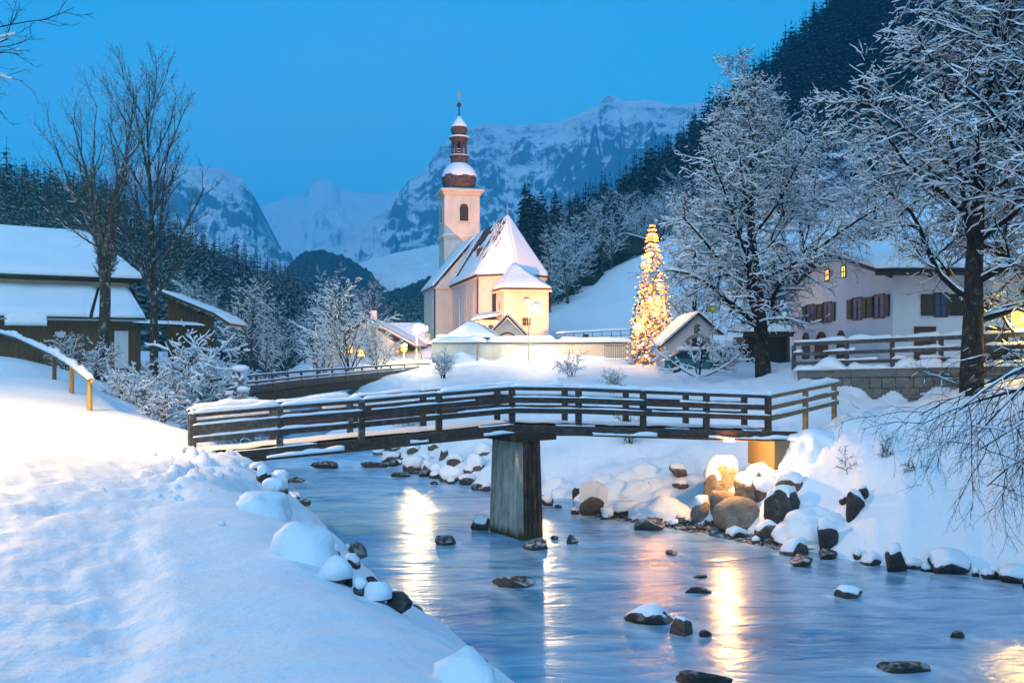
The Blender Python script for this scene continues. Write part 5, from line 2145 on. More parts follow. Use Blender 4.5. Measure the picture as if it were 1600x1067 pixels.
    prof = [(-1.9, 0.25), (1.9, 0.25), (1.95, 0.62), (1.75, 0.80), (1.0, 0.88), (0.45, 1.38), (-0.95, 1.42), (-1.65, 0.95), (-1.92, 0.85)]
    m = MB()
    m.prism([Vector((c.x + x, c.y - 0.8, gz + z)) for x, z in prof], (0, 1.6, 0))
    bd = m.build('body', paint, t, bevel=0.08)
    m = MB()
    m.prism([Vector((c.x + x, c.y - 0.815, gz + z)) for x, z in ((0.88, 0.90), (0.40, 1.30), (-0.88, 1.34), (-1.45, 0.95))], (0, 0.02, 0))
    m.build('side_window', M['glass_dark'], t)
    for x in (-1.2, 1.2):
        m = MB()
        pts = [Vector((c.x + x + 0.33 * math.cos(k * math.pi / 7), c.y - 0.86, gz + 0.33 + 0.33 * math.sin(k * math.pi / 7))) for k in range(14)]
        m.prism(pts, (0, 0.2, 0))
        m.build('wheel', M['metal_dark'], t)
    s = MB()
    snow_sheet(s, Vector((c.x + 0.5, c.y - 0.82, gz + 1.40)), Vector((c.x + 0.5, c.y + 0.82, gz + 1.40)), Vector((c.x - 1.0, c.y + 0.82, gz + 1.44)), Vector((c.x - 1.0, c.y - 0.82, gz + 1.44)), 0.22, 6, 6, 75)
    s.build('roof_snow', M['snow'], t, True)
    s = MB()
    snow_sheet(s, Vector((c.x + 1.85, c.y - 0.8, gz + 0.8)), Vector((c.x + 1.85, c.y + 0.8, gz + 0.8)), Vector((c.x + 0.95, c.y + 0.8, gz + 0.92)), Vector((c.x + 0.95, c.y - 0.8, gz + 0.92)), 0.16, 5, 5, 76)
    s.build('bonnet_snow', M['snow'], t, True)
    # low hay hut on the slope
    c = P(992, 386, 158)
    t = empty('hay_hut', (c.x, c.y, c.z), 'small dark hay hut with a snowy roof high on the slope above the lit tree', 'hut')
    m = MB()
    m.prism([c + Vector((-2.6, 0, -1)), c + Vector((2.6, 0, -1)), c + Vector((2.6, 0, 0.9)), c + Vector((-1.8, 0, 1.9)), c + Vector((-2.6, 0, 1.6))], (0, 4, 0))
    m.build('wall', M['dark_wood'], t)
    s = MB()
    snow_sheet(s, c + Vector((3.4, -0.8, 0.75)), c + Vector((3.4, 5, 0.75)), c + Vector((-1.8, 5, 2.2)), c + Vector((-1.8, -0.8, 2.2)), 0.4, 6, 6, 77)
    snow_sheet(s, c + Vector((-3.3, -0.8, 1.4)), c + Vector((-3.3, 5, 1.4)), c + Vector((-1.8, 5, 2.2)), c + Vector((-1.8, -0.8, 2.2)), 0.4, 4, 6, 78)
    s.build('roof_snow', M['snow_roof'], t, True)
    # chalet on the far bank, left of the church
    c = P(576, 552, 98)
    t = empty('chalet', (c.x, c.y, 5), 'snow roofed chalet with two glowing windows beyond the far bridge', 'house')
    z0, ze, za = 4.0, 6.2, 8.3
    m = MB()
    m.prism([Vector((c.x - 3.4, c.y, z0)), Vector((c.x + 2.6, c.y, z0)), Vector((c.x + 2.6, c.y, ze)), Vector((c.x - 0.2, c.y, za)), Vector((c.x - 3.4, c.y, ze))], (0.4, 8, 0))
    m.build('wall', M['house_wall'], t)
    m = MB()
    rl = [Vector((c.x - 4.4, c.y - 1, ze - 0.55)), Vector((c.x - 4.0, c.y + 8.5, ze - 0.55)), Vector((c.x + 0.2, c.y + 8.5, za + 0.05)), Vector((c.x - 0.2, c.y - 1, za + 0.05))]
    rr = [Vector((c.x + 5.0, c.y - 1, ze - 0.6)), Vector((c.x + 5.4, c.y + 8.5, ze - 0.6)), Vector((c.x + 0.2, c.y + 8.5, za + 0.05)), Vector((c.x - 0.2, c.y - 1, za + 0.05))]
    slab(m, rl, 0.16)
    slab(m, rr, 0.16)
    rf = m.build('roof', M['brown_wood'], t)
    s = MB()
    for q in (rl, rr):
        snow_sheet(s, *[x + Vector((0, 0, 0.18)) for x in q], 0.34, 8, 8, 79)
    s.build('roof_snow', M['snow_roof'], rf, True)
    m = MB()
    m.box((c.x + 0.1, c.y + 3, za + 0.55), (0.6, 0.6, 1.4))
    m.build('chimney', M['house_wall'], t)
    for dx, dz in ((-2.0, 5.1), (-0.75, 4.75)):
        window(t, Vector((c.x + dx, c.y, dz)), Vector((1, 0, 0)), 0.75, 0.75, False, 0.08, M['window_lit'], M['brown_wood'], muntins=1)
    # the next house with a long snowy roof
    c = P(628, 552, 106)
    t = empty('farmhouse', (c.x, c.y, 5), 'low farmhouse with a long plain snowy roof between chalet and church', 'house')
    m = MB()
    m.prism([Vector((c.x - 2.5, c.y, 3.8)), Vector((c.x + 3.0, c.y, 3.8)), Vector((c.x + 3.0, c.y, 6.2)), Vector((c.x - 2.5, c.y, 6.2))], (0, 5, 0))
    m.build('wall', M['house_wall'], t)
    m = MB()
    q = [Vector((c.x - 3.0, c.y - 0.9, 5.9)), Vector((c.x + 3.4, c.y - 0.9, 5.9)), Vector((c.x + 2.2, c.y + 3, 8.2)), Vector((c.x - 3.0, c.y + 3, 8.2))]
    slab(m, q, 0.14)
    rf = m.build('roof', M['brown_wood'], t)
    s = MB()
    snow_sheet(s, *[x + Vector((0, 0, 0.16)) for x in q], 0.34, 10, 8, 80)
    s.build('roof_snow', M['snow_roof'], rf, True)


build_small_buildings()


# ------------------------------------------------------------------ far road bridge upstream
def build_far_bridge():
    pts = [(330, 46.0, 592, 624), (400, 51.5, 585, 614), (470, 58.0, 579, 604), (540, 65.5, 574.5, 596), (610, 74.0, 570, 588), (672, 82.0, 567, 581)]
    T = [P(px, yt, Y) for px, Y, yt, yb in pts]
    Bm = [P(px, yb, Y) for px, Y, yt, yb in pts]
    root = empty('road_bridge', Bm[2], 'low grey road bridge with snowy rails crossing the stream upstream', 'bridge')
    for i in range(5):
        n = 3
        for k in range(n):
            t0, t1 = T[i].lerp(T[i + 1], k / n), T[i].lerp(T[i + 1], (k + 1) / n)
            b0, b1 = Bm[i].lerp(Bm[i + 1], k / n), Bm[i].lerp(Bm[i + 1], (k + 1) / n)
            for f, h in ((1.0, 0.12), (0.64, 0.10)):
                m = MB()
                a, b = b0.lerp(t0, f) - Vector((0, 0, h / 2)), b1.lerp(t1, f) - Vector((0, 0, h / 2))
                m.beam(a, b, 0.12, h)
                r = m.build('rail', M['fence_wood'], root)
                s = MB()
                snow_strip(s, a + Vector((0, 0, h / 2)), b + Vector((0, 0, h / 2)), 0.18, 0.05 if f == 1 else 0.12, 0.4, i * 7 + k, 0)
                s.build('rail_snow', M['snow'], r, True)
            m = MB()
            m.beam(b0.lerp(t0, 0.22) + Vector((0, 0.05, 0)), b1.lerp(t1, 0.22) + Vector((0, 0.05, 0)) + (b0 - b1).normalized() * 0.03, 0.07, 0.44)
            r = m.build('parapet_panel', M['fence_wood'], root)
            s = MB()
            snow_strip(s, b0.lerp(t0, 0.22) + Vector((0, 0.05, 0.22)), b1.lerp(t1, 0.22) + Vector((0, 0.05, 0.22)), 0.16, 0.10, 0.4, i * 5 + k)
            s.build('panel_snow', M['snow'], r, True)
            m = MB()
            m.beam(b0 + Vector((0, 0.1, -0.05)), t0 + Vector((0, 0.1, 0)), 0.13, 0.13, up=(0, 1, 0))
            m.build('post', M['fence_wood'], root)
    for i in range(5):
        m = MB()
        m.beam(Bm[i] + Vector((0, 0.5, -0.28)), Bm[i + 1] + Vector((0, 0.5, -0.28)), 0.9, 0.5)
        m.build('beam', M['dark_wood'], root)
        m = MB()
        m.prism([Bm[i] + Vector((0, 0.9, -0.15)), Bm[i + 1] + Vector((0, 0.9, -0.15)), Bm[i + 1] + Vector((-0.5, 5.5, -0.15)), Bm[i] + Vector((-1.5, 5.5, -0.15))], (0, 0, 0.2))
        m.build('deck', M['snow'], root)


build_far_bridge()


# ------------------------------------------------------------------ street lamps
def street_lamp(base, top, head, label, power, col, sign=None, glow='lamp_glow', size=0.2, group=None, lantern=False):
    base, top, head = Vector(base), Vector(top), Vector(head)
    root = empty('street_lamp', base, label, 'street lamp', group)
    m = MB()
    k = (top - base).length
    m.tube([tuple(base - Vector((0, 0, 0.3))), tuple(base.lerp(top, 0.18)), tuple(base.lerp(top, 0.2)), tuple(top)], [0.085, 0.085, 0.055, 0.045], 10)
    m.build('pole', M['metal_grey'], root, True)
    m = MB()
    if (head - top).length > 0.2:
        m.tube([tuple(top), tuple(top.lerp(head, 0.5) + Vector((0, 0, 0.05))), tuple(head + Vector((0, 0, size * 0.9)))], [0.04, 0.035, 0.03], 8)
        m.build('arm', M['metal_grey'], root, True)
    m = MB()
    if lantern:
        m.lathe(tuple(head), [(size * 0.5, -size * 1.2), (size * 0.95, -size), (size, 0), (size * 1.0, size * 0.8), (size * 0.6, size * 1.1)], 14)
    else:
        m.lathe(tuple(head), [(0.02, -size), (size * 0.6, -size * 0.8), (size, -size * 0.1), (size * 0.92, size * 0.35), (size * 0.5, size * 0.6)], 14)
    m.build('lamp_globe', M[glow], root, True)
    m = MB()
    z = size * (1.15 if lantern else 0.62)
    m.lathe((head.x, head.y, head.z + z), [(size * 1.15, 0), (size * 1.2, 0.05), (size * 0.5, 0.16), (0.03, 0.2)], 14)
    cp = m.build('lamp_cap', M['metal_dark'], root, True)
    m = MB()
    m.lathe((head.x, head.y, head.z + z + 0.055), [(size * 1.18, 0), (size * 1.05, 0.12), (size * 0.6, 0.24), (0.03, 0.28)], 14)
    m.build('cap_snow', M['snow'], cp, True)
    if sign:
        c = Vector(sign)
        m = MB()
        m.box(c, (0.42, 0.1, 0.46))
        m.build('sign_box', M['metal_grey'], root, bevel=0.02)
        m = MB()
        m.beam(c, Vector((top.x, top.y, c.z)), 0.05, 0.05)
        m.build('sign_bracket', M['metal_grey'], root)
    point_light('lamp_light', head - Vector((0, 0.35, size * 0.4)), power, col, root, size)
    return root


WARM = (1.0, 0.66, 0.26)
Y1 = 77.6
b = on_ground(826, Y1)
street_lamp(b, P(826, 474, Y1), P(838, 482, Y1), 'slim street lamp with a square sign in front of the churchyard wall, lit', 620, (1.0, 0.72, 0.34), P(823.5, 471, Y1), size=0.36)
Y1 = 84.0
b = on_ground(651, Y1)
street_lamp(b, P(651, 508, Y1), P(652.5, 514, Y1), 'brightly lit street lamp beside the far bridge left of the church', 900, (1.0, 0.74, 0.30), P(665, 513, Y1), size=0.42)
b = on_ground(631, 86)
street_lamp(b, P(631, 540, 86), P(631.5, 545, 86), 'low yellow lamp below the bright street lamp by the far bridge', 35, (1.0, 0.62, 0.12), None, 'lamp_gold', 0.26)
b = on_ground(1596, 35.4)
street_lamp(b, P(1596, 484, 35.4), P(1595, 494, 35.4), 'yellow lantern with a snow cap at the right edge by the road fence', 150, (1.0, 0.62, 0.10), None, 'lamp_gold', 0.30, None, True)
# lamps of the place that stand just outside the picture
b = on_ground(-150, 24.5)
street_lamp(b, b + Vector((0, 0, 4.9)), b + Vector((1.2, -0.1, 4.8)), 'tall street lamp above the trodden path outside the left edge', 1900, (1.0, 0.58, 0.16), size=0.24)
b = on_ground(1760, 36)
street_lamp(b, b + Vector((0, 0, 4.2)), b + Vector((-0.6, -0.1, 4.1)), 'tall street lamp on the road outside the right edge', 110, (1.0, 0.64, 0.14), size=0.3)
# white arch of tubing by the far bridge
m = MB()
q0, q1 = P(646, 566, 82.5), P(660, 564, 82.5)
pts = [q0.lerp(q1, t) + Vector((0, 0, 1.4 * math.sin(math.pi * t))) for t in np.linspace(0, 1, 12)]
m.tube([tuple(p) for p in pts], [0.06] * 12, 8)
thing(m, 'tube_arch', M['metal_grey'], 'bent white tube arch beside the far bridge end below the lamp', 'arch', smooth=True, origin=q0)
# round yellow sign on a post in front of the slope
c = P(1113.5, 481, 56)
g = hz(c.x, c.y)
t = empty('round_sign', (c.x, c.y, g), 'round yellow and green stop sign capped with snow left of the near tree', 'sign')
m = MB()
m.tube([(c.x, c.y + 0.05, g - 0.2), (c.x, c.y + 0.05, c.z)], [0.035, 0.035], 8)
m.build('post', M['metal_grey'], t, True)
m = MB()
m.prism([c + Vector((0.25 * math.cos(k * math.pi / 10), -0.02, 0.25 * math.sin(k * math.pi / 10))) for k in range(20)], (0, 0.04, 0))
m.build('sign_plate', mat_lazy('sign_green', (0.10, 0.22, 0.03)), t)
m = MB()
m.prism([c + Vector((0.20 * math.cos(k * math.pi / 10), -0.03, -0.02 + 0.19 * math.sin(k * math.pi / 10))) for k in range(20)], (0, 0.012, 0))
m.build('sign_face', mat_lazy('sign_yellow', (0.62, 0.46, 0.02)), t)
s = MB()
s.lathe((c.x, c.y, c.z + 0.13), [(0.16, 0), (0.19, 0.04), (0.13, 0.12), (0.02, 0.16)], 10)
s.build('sign_snow', M['snow'], t, True)


# small lit farmhouse high on the right hillside
c = P(1462, 262, 205)
t = empty('hillside_house', c, 'tiny lit farmhouse high on the wooded slope behind the thick trunked tree', 'house')
m = MB()
m.prism([c + Vector((-4, 0, -4)), c + Vector((4, 0, -4)), c + Vector((4, 0, 3)), c + Vector((0, 0, 5)), c + Vector((-4, 0, 3))], (0, 8, 0))
m.build('wall', M['house_wall'], t)
for dx, dz in ((-2.2, 0.6), (0.2, 1.8), (2.0, -0.6)):
    window(t, c + Vector((dx, 0, dz)), Vector((1, 0, 0)), 1.0, 1.1, False, 0.1, M['window_lit'], M['brown_wood'], muntins=1)
s = MB()
for sg in (-1, 1):
    snow_sheet(s, c + Vector((sg * 5, -1, 2.6)), c + Vector((sg * 5, 9, 2.6)), c + Vector((0, 9, 5.2)), c + Vector((0, -1, 5.2)), 0.4, 6, 6, 90)
s.build('roof_snow', M['snow_roof'], t, True)


# ================================================================== rocks
def ico(sub):
    import bmesh
    bm = bmesh.new()
    bmesh.ops.create_icosphere(bm, subdivisions=sub, radius=1.0)
    V = np.array([v.co[:] for v in bm.verts])
    F = [tuple(v.index for v in f.verts) for f in bm.faces]
    bm.free()
    return V, F


ICO = {2: ico(2), 3: ico(3), 4: ico(4)}


def rock_shape(seed, sub=3, rough=0.22, cuts=7):
    V, F = ICO[sub]
    rg = np.random.default_rng(seed)
    P_ = V.copy()
    o = rg.random(3) * 40
    n = fbm(P_[:, 0] * 1.1 + o[0] + P_[:, 2] * 0.7, P_[:, 1] * 1.1 + o[1] - P_[:, 2] * 0.6, seed % 97, 4)
    P_ = P_ * (1 + rough * n)[:, None]
    for k in range(cuts):
        d = rg.normal(size=3)
        d[2] *= 0.7
        d /= np.linalg.norm(d)
        c = rg.uniform(0.52, 0.84)
        e = P_ @ d - c
        P_ = P_ - np.where(e > 0, e * 0.97, 0)[:, None] * d
    n2 = fbm(P_[:, 0] * 4 + o[2], P_[:, 1] * 4 + P_[:, 2] * 3.1, (seed + 5) % 97, 3)
    P_ = P_ * (1 + 0.05 * n2)[:, None]
    return P_, F


def vnormals(V, F):
    N = np.zeros_like(V)
    F = np.array(F)
    a = np.cross(V[F[:, 1]] - V[F[:, 0]], V[F[:, 2]] - V[F[:, 0]])
    for k in range(3):
        np.add.at(N, F[:, k], a)
    return N / (np.linalg.norm(N, axis=1, keepdims=True) + 1e-9)


def rock(loc, size, seed, mt, label, group=None, *args, skirt=False, **kw):
    return rock_(loc, size, seed, mt, label, group, *args, skirt=skirt, **kw)


def rock_(loc, size, seed, mt, label, group=None, snow=0.0, cover=0.25, sub=3, sink=0.3, name='boulder', rough=0.34, cuts=10, rot=None, skirt=False):
    """a boulder whose base sits at loc; snow = thickness of the cap on top"""
    if sub == 3 and max(size[0], size[2]) < 0.55:
        sub = 2
    V, F = rock_shape(seed, sub, rough, cuts)
    if snow > 0 and cover < 0:
        V = V * np.array([0.86, 0.86, 0.74])
    a = (seed * 1.7) % 6.28 if rot is None else rot
    ca, sa = math.cos(a), math.sin(a)
    Rm = np.array([[ca, -sa, 0], [sa, ca, 0], [0, 0, 1]])
    V = V @ Rm.T * np.array(size) / 2
    zmin = V[:, 2].min()
    V[:, 2] -= zmin + sink * size[2]
    o_mb = MB()
    o_mb.raw(V, F)
    me = o_mb.mesh(name, mt, True)
    me.set_sharp_from_angle(angle=R(28))
    o = put(name, me, None, 0, loc=loc)
    tag(o, label, 'rock', group)
    if snow > 0 and cover < 0:
        # a cushion of snow lying over the whole stone
        Vc, Fc = ICO[4 if size[0] > 1.0 else (3 if size[0] > 0.5 else 2)]
        up_ = np.clip(Vc[:, 2], 0, 1)
        n = fbm(Vc[:, 0] * 1.3 + seed, Vc[:, 1] * 1.3 + Vc[:, 2] * 0.6, 57, 3)
        rx, ry = size[0] * 0.56, size[1] * 0.60
        zt = V[:, 2].max() + snow * 0.55
        z0 = (0.10 if cover < -0.15 else 0.30) * zt
        n2 = fbm(Vc[:, 0] * 3.1 + seed, Vc[:, 1] * 3.1 - Vc[:, 2] * 1.9, 58, 3)
        q = Vc * (1 + 0.42 * n + 0.12 * n2)[:, None]
        flare = 1 + 0.10 * np.clip(-Vc[:, 2], 0, 1)
        S = np.stack([q[:, 0] * rx * flare, q[:, 1] * ry * flare, np.where(Vc[:, 2] > 0, z0 + q[:, 2] * (zt - z0), z0 + q[:, 2] * z0 * 0.9)], 1)
        if skirt:
            low = Vc[:, 2] < 0.0
            f2 = 1 + 0.45 * np.clip(-Vc[:, 2], 0, 1) + 0.25 * np.clip(0.3 - Vc[:, 2], 0, 0.3)
            rxy = np.hypot(Vc[:, 0], Vc[:, 1]) + 1e-6
            S[:, 0] = np.where(low, q[:, 0] / rxy * rx * f2, S[:, 0])
            S[:, 1] = np.where(low, q[:, 1] / rxy * ry * f2, S[:, 1])
            S[:, 2] = np.where(low, z0 + Vc[:, 2] * (zt * 0.6 + 0.25), S[:, 2])
        s = MB()
        s.raw(S, Fc)
        put('snow_cap', s.mesh('snow_cap', M['snow'], True), o)
    elif snow > 0:
        N = vnormals(V, F)
        rel = (V[:, 2] - V[:, 2].min()) / (V[:, 2].max() - V[:, 2].min())
        k = np.clip((N[:, 2] - cover) / 0.35, 0, 1) * np.clip((rel - 0.35) / 0.2, 0, 1)
        jag = fbm(V[:, 0] * 2.2 / max(size[0], .4) + seed, V[:, 1] * 2.2 / max(size[0], .4), 55, 3)
        k = np.clip(k + jag * 1.0 * (k > 0.02) * (k < 0.98), 0, 1)
        S = V * 0.985
        S = S + np.array([0, 0, 1.0]) * (k * snow)[:, None] + N * (k * snow * 0.30)[:, None] - N * ((1 - k) * 0.04)[:, None]
        s = MB()
        s.raw(S, F)
        sm = s.mesh('snow_cap', M['snow'], True)
        put('snow_cap', sm, o)
    return o


def rk(px, py, w, h, mt, label, group=None, snow=0.0, deep=1.0, **kw):
    g = ground(px, py)
    Y = g.y
    W_, H_ = w * Y / FPX, h * Y / FPX
    seed = int(px * 13 + py * 7) % 9973
    sz = (W_ * 1.05, W_ * deep, H_ / (1 - kw.get('sink', 0.3)) - (snow * 0.8 if snow else 0))
    sz = (sz[0], sz[1], max(sz[2], 0.12))
    loc = Vector((g.x, Y + W_ * deep * 0.3, max(g.z, float(wz(g.y))) if kw.get('sink', 0.3) else g.z))
    return rock(loc, sz, seed, M[mt], label, group, snow, **kw)


# left bank
rk(468, 872, 90, 66, 'rock', 'largest rounded boulder on the left bank, buried under a smooth dome of snow', None, 0.42, 0.9, cover=-0.35, rough=0.10, cuts=0, sink=0.35, skirt=True)
rk(402, 800, 74, 36, 'rock', 'low snow mounded boulder on the left bank above the largest snow dome', None, 0.36, 0.9, cover=-0.2, rough=0.12, cuts=1, skirt=True)
rk(428, 799, 36, 20, 'rock', 'bare grey side of a stone poking out below the low snow mound', None, 0.10)
rk(430, 778, 46, 22, 'rock', 'olive brown stone with a flat snow slab on top at the left waterline', None, 0.16, 0.8)
rk(435, 757, 34, 18, 'rock', 'brown stone with ragged snow just upstream of the snow slab stone', None, 0.10)
rk(408, 756, 32, 22, 'rock_dark', 'dark stone cluster end below the left foot of the bridge', None, 0.09)
rk(404, 739, 34, 16, 'rock_dark', 'dark flat stone right under the left end of the bridge girder', None, 0.06)
rk(462, 753, 30, 9, 'rock_dark', 'flat black stone reaching into the water upstream on the left', None, 0.0)
rk(475, 788, 22, 10, 'rock', 'small brown stone alone in the blue water off the left bank', None, 0.0)
rk(521, 876, 24, 24, 'rock_dark', 'upright dark stone touching the foot of the snow dome', None, 0.05)
rk(553, 869, 40, 22, 'rock', 'grey wedge shaped stone standing in the water off the left bank', None, 0.0)
rk(549, 886, 36, 17, 'rock_dark', 'black rounded stone just below the grey wedge stone', None, 0.03)
rk(520, 910, 48, 48, 'rock', 'saddle shaped snow pillow over stones between the dome and the dark stones', None, 0.30, 0.8, cover=-0.2, rough=0.15, cuts=1)
rk(543, 915, 16, 26, 'rock_dark', 'narrow black stone beside the snow pillow', None, 0.0)
rk(560, 930, 28, 18, 'rock_dark', 'low black stone between two snow pillows on the left bank', None, 0.05)
rk(580, 916, 32, 11, 'rock_dark', 'flat brown stone behind the heart shaped snow pillow', None, 0.0)
rk(588, 940, 38, 27, 'rock', 'heart shaped snow pillow on a stone at the left waterline', None, 0.22, 0.8, cover=-0.3, rough=0.12, cuts=0)
rk(617, 952, 48, 28, 'rock_dark', 'pointed brown stone nearest the camera on the left waterline', None, 0.0)
rk(728, 1083, 90, 34, 'rock', 'snow pillow at the bottom edge where the left bank meets the water', None, 0.30, 0.8, cover=-0.3, rough=0.10, cuts=0, skirt=True)
# in the stream
rk(697, 852, 36, 19, 'rock', 'striped wet stone in the stream left of the pier', None, 0.0)
rk(750, 829, 38, 22, 'rock', 'flat ribbed stone leaning against the left side of the pier', None, 0.02)
rk(840, 858, 46, 12, 'rock', 'smooth flat grey stone in front of the pier foot', None, 0.0)
rk(893, 849, 24, 13, 'rock', 'small round stone in the water right of the pier', None, 0.0)
rk(866, 843, 16, 6, 'rock_dark', 'tiny dark stone in the water between the pier and the small round stone', None, 0.0)
rk(803, 918, 78, 18, 'rock', 'long half drowned stone in the pier reflection', None, 0.0, 0.5)
rk(1018, 975, 84, 32, 'rock_dark', 'biggest mossy black rock in the middle of the stream with frost on top', None, 0.02, 0.7)
rk(1066, 993, 52, 32, 'rock', 'grey rock leaning on the biggest black rock in the stream', None, 0.03, 0.8)
rk(1104, 996, 22, 11, 'rock_dark', 'small dark stone right of the pair of rocks in midstream', None, 0.0)
rk(1090, 927, 48, 10, 'rock_dark', 'long low black stone in the golden reflection', None, 0.0, 0.5)
rk(1095, 903, 28, 6, 'rock_dark', 'thin black stone just upstream of the long low one', None, 0.0, 0.6)
rk(1050, 867, 22, 7, 'rock_dark', 'tiny black stone farthest upstream in the golden reflection', None, 0.0)
rk(1257, 886, 44, 17, 'rock', 'brown stone in the water off the right bank boulders', None, 0.0)
rk(1325, 934, 54, 18, 'rock', 'frosted flat stone alone in the water on the right', None, 0.02, 0.6)
rk(1020, 829, 52, 24, 'rock', 'brown wedge shaped slab at the water edge below the snowy shore', None, 0.0, 0.8)
rk(1100, 1072, 90, 22, 'rock_dark', 'dark stone breaking the surface at the bottom edge', None, 0.0, 0.5)
rk(1420, 1052, 110, 14, 'rock_dark', 'long submerged ledge at the bottom right of the stream', None, 0.0, 0.4)
rk(1500, 998, 30, 10, 'rock_dark', 'dark stone in the yellow reflection at right', None, 0.0, 0.6)
rk(678, 757, 14, 7, 'rock_dark', 'small pointed black stone above the bright lamp reflection', None, 0.0)
rk(625, 745, 40, 7, 'rock_dark', 'low dark stone in the riffle upstream', None, 0.0, 0.5)
rk(510, 732, 50, 10, 'rock_dark', 'left half of the dark step in the cascade', None, 0.0, 0.5)
rk(585, 731, 60, 10, 'rock_dark', 'right half of the dark step in the cascade', None, 0.0, 0.5)
# right shore upstream of the bridge
UP = [(706, 753, 38, 24, 0.16), (668, 741, 28, 18, 0.13), (645, 738, 40, 26, 0.20), (682, 745, 22, 16, 0.12), (731, 742, 20, 16, 0.10), (693, 716, 16, 18, 0.08), (609, 722, 40, 14, 0.12),
      (731, 757, 28, 13, 0.14), (760, 768, 16, 14, 0.08), (645, 711, 32, 16, 0.14), (620, 704, 26, 12, 0.12), (664, 724, 22, 14, 0.12), (712, 728, 30, 18, 0.16), (745, 735, 34, 24, 0.18), (752, 712, 30, 20, 0.18), (680, 701, 24, 12, 0.12), (590, 709, 22, 9, 0.08)]
ORD = ['first', 'second', 'third', 'fourth', 'fifth', 'sixth', 'seventh', 'eighth', 'ninth', 'tenth', 'eleventh', 'twelfth']
for rowname, row in (('waterline', [q for q in UP if q[1] >= 735]), ('upper', [q for q in UP if q[1] < 735])):
    for k, (px, py, w, h, s) in enumerate(sorted(row, key=lambda q: -q[0])):
        rk(px, py, w, h, 'rock', '%s snow capped boulder left of the pier in the %s row on the far shore' % (ORD[k], rowname), 'boulders on the far shore left of the pier', s, 0.9, cover=0.05)
# right of the pier
rk(855, 790, 22, 20, 'rock_dark', 'dark shore stone right behind the pier', None, 0.08)
rk(903, 780, 16, 24, 'rock_dark', 'dark upright stump like stone in the snowy shore', None, 0.0)
rk(929, 806, 44, 42, 'rock', 'round boulder with a tall snow cap in the shallows right of the pier', None, 0.34, 0.9, cover=0.0, rough=0.14, cuts=3)
rk(973, 808, 54, 24, 'rock', 'long low boulder with snow beside the tall capped one', None, 0.22, 0.6, cover=0.0)
rk(949, 811, 28, 14, 'rock_dark', 'small snow topped stone in front of the tall capped boulder', None, 0.14)
UB = [(880, 776, 30, 16, 0.16), (925, 772, 40, 22, 0.26), (965, 770, 40, 22, 0.26), (1000, 764, 34, 18, 0.2), (1023, 760, 30, 18, 0.16), (870, 760, 30, 18, 0.2), (985, 748, 36, 18, 0.2), (1040, 775, 34, 16, 0.18), (945, 752, 36, 18, 0.24), (1010, 735, 30, 14, 0.2)]
for rowname, row in (('waterline', [q for q in UB if q[1] >= 762]), ('upper', [q for q in UB if q[1] < 762])):
    for k, (px, py, w, h, s) in enumerate(sorted(row, key=lambda q: q[0])):
        rk(px, py, w, h, 'rock_dark', '%s snow heaped boulder right of the pier in the %s row under the bridge' % (ORD[k], rowname), 'boulders under the bridge right of the pier', s, 0.9, cover=-0.05, cuts=4, skirt=True)
rk(1063, 745, 36, 20, 'rock', 'brown angular rock sticking out of the snow below the deck', None, 0.04)
rk(1066, 764, 32, 13, 'rock', 'mossy low stone below the brown angular rock', None, 0.05)
rk(1035, 812, 92, 46, 'rock', 'broad snow covered mound of rock left of the lamplit boulders', None, 0.32, 0.7, cover=-0.2, rough=0.12, cuts=2, skirt=True)
# lamplit boulders at the right abutment
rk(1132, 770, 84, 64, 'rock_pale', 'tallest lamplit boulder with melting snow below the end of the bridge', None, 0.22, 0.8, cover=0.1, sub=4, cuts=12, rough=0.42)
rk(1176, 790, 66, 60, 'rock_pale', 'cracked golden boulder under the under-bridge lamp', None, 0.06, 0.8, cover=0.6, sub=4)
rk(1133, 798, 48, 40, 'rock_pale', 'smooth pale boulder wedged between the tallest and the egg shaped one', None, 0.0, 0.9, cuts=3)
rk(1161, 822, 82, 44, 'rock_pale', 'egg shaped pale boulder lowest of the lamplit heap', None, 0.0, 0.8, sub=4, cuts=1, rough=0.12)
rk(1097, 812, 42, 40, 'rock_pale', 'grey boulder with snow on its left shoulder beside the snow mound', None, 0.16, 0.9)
rk(1230, 812, 72, 46, 'rock_dark', 'black shadowed boulder right of the egg shaped one', None, 0.10, 0.8, cover=0.3, sub=4)
rk(1200, 776, 34, 50, 'rock', 'snow tongue covered rock between golden and black boulders', None, 0.3, 0.8, cover=-0.1, cuts=2)
rk(1238, 776, 48, 32, 'rock', 'brown rock with a thin snow crust above the black boulder', None, 0.12, 0.8)
rk(1204, 845, 46, 34, 'rock', 'angular brown block at the waterline below the egg shaped boulder', None, 0.04, 0.8)
rk(1243, 868, 52, 32, 'rock', 'stone with orange streaks at the waterline right of the angular block', None, 0.10, 0.8)
rk(1296, 862, 44, 42, 'rock_dark', 'dark boulder under a snow pillow at the right waterline', None, 0.10, 0.8)
rk(1297, 874, 42, 14, 'rock_dark', 'flat dark stone at the foot of the pillow boulder', None, 0.0)
rk(1280, 830, 72, 46, 'rock', 'big snow pillow with grey stone showing at its top', None, 0.34, 0.8, cover=-0.15, cuts=3, skirt=True)
rk(1268, 708, 74, 62, 'rock', 'snow wrapped boulder above the abutment beside the pale railing', None, 0.30, 0.9, cover=-0.3, rough=0.14, cuts=2, skirt=True, sink=0.45)
rk(1152, 842, 36, 18, 'rock', 'small snow topped slab at the waterline in front of the egg shaped boulder', None, 0.10, 0.8)
rk(1402, 893, 40, 46, 'rock_dark', 'dark stump shaped rock in the right bank at the water', None, 0.10, 0.8)
rk(1335, 815, 34, 40, 'rock_dark', 'dark crack of bare rock halfway up the right bank', None, 0.06, 0.7)
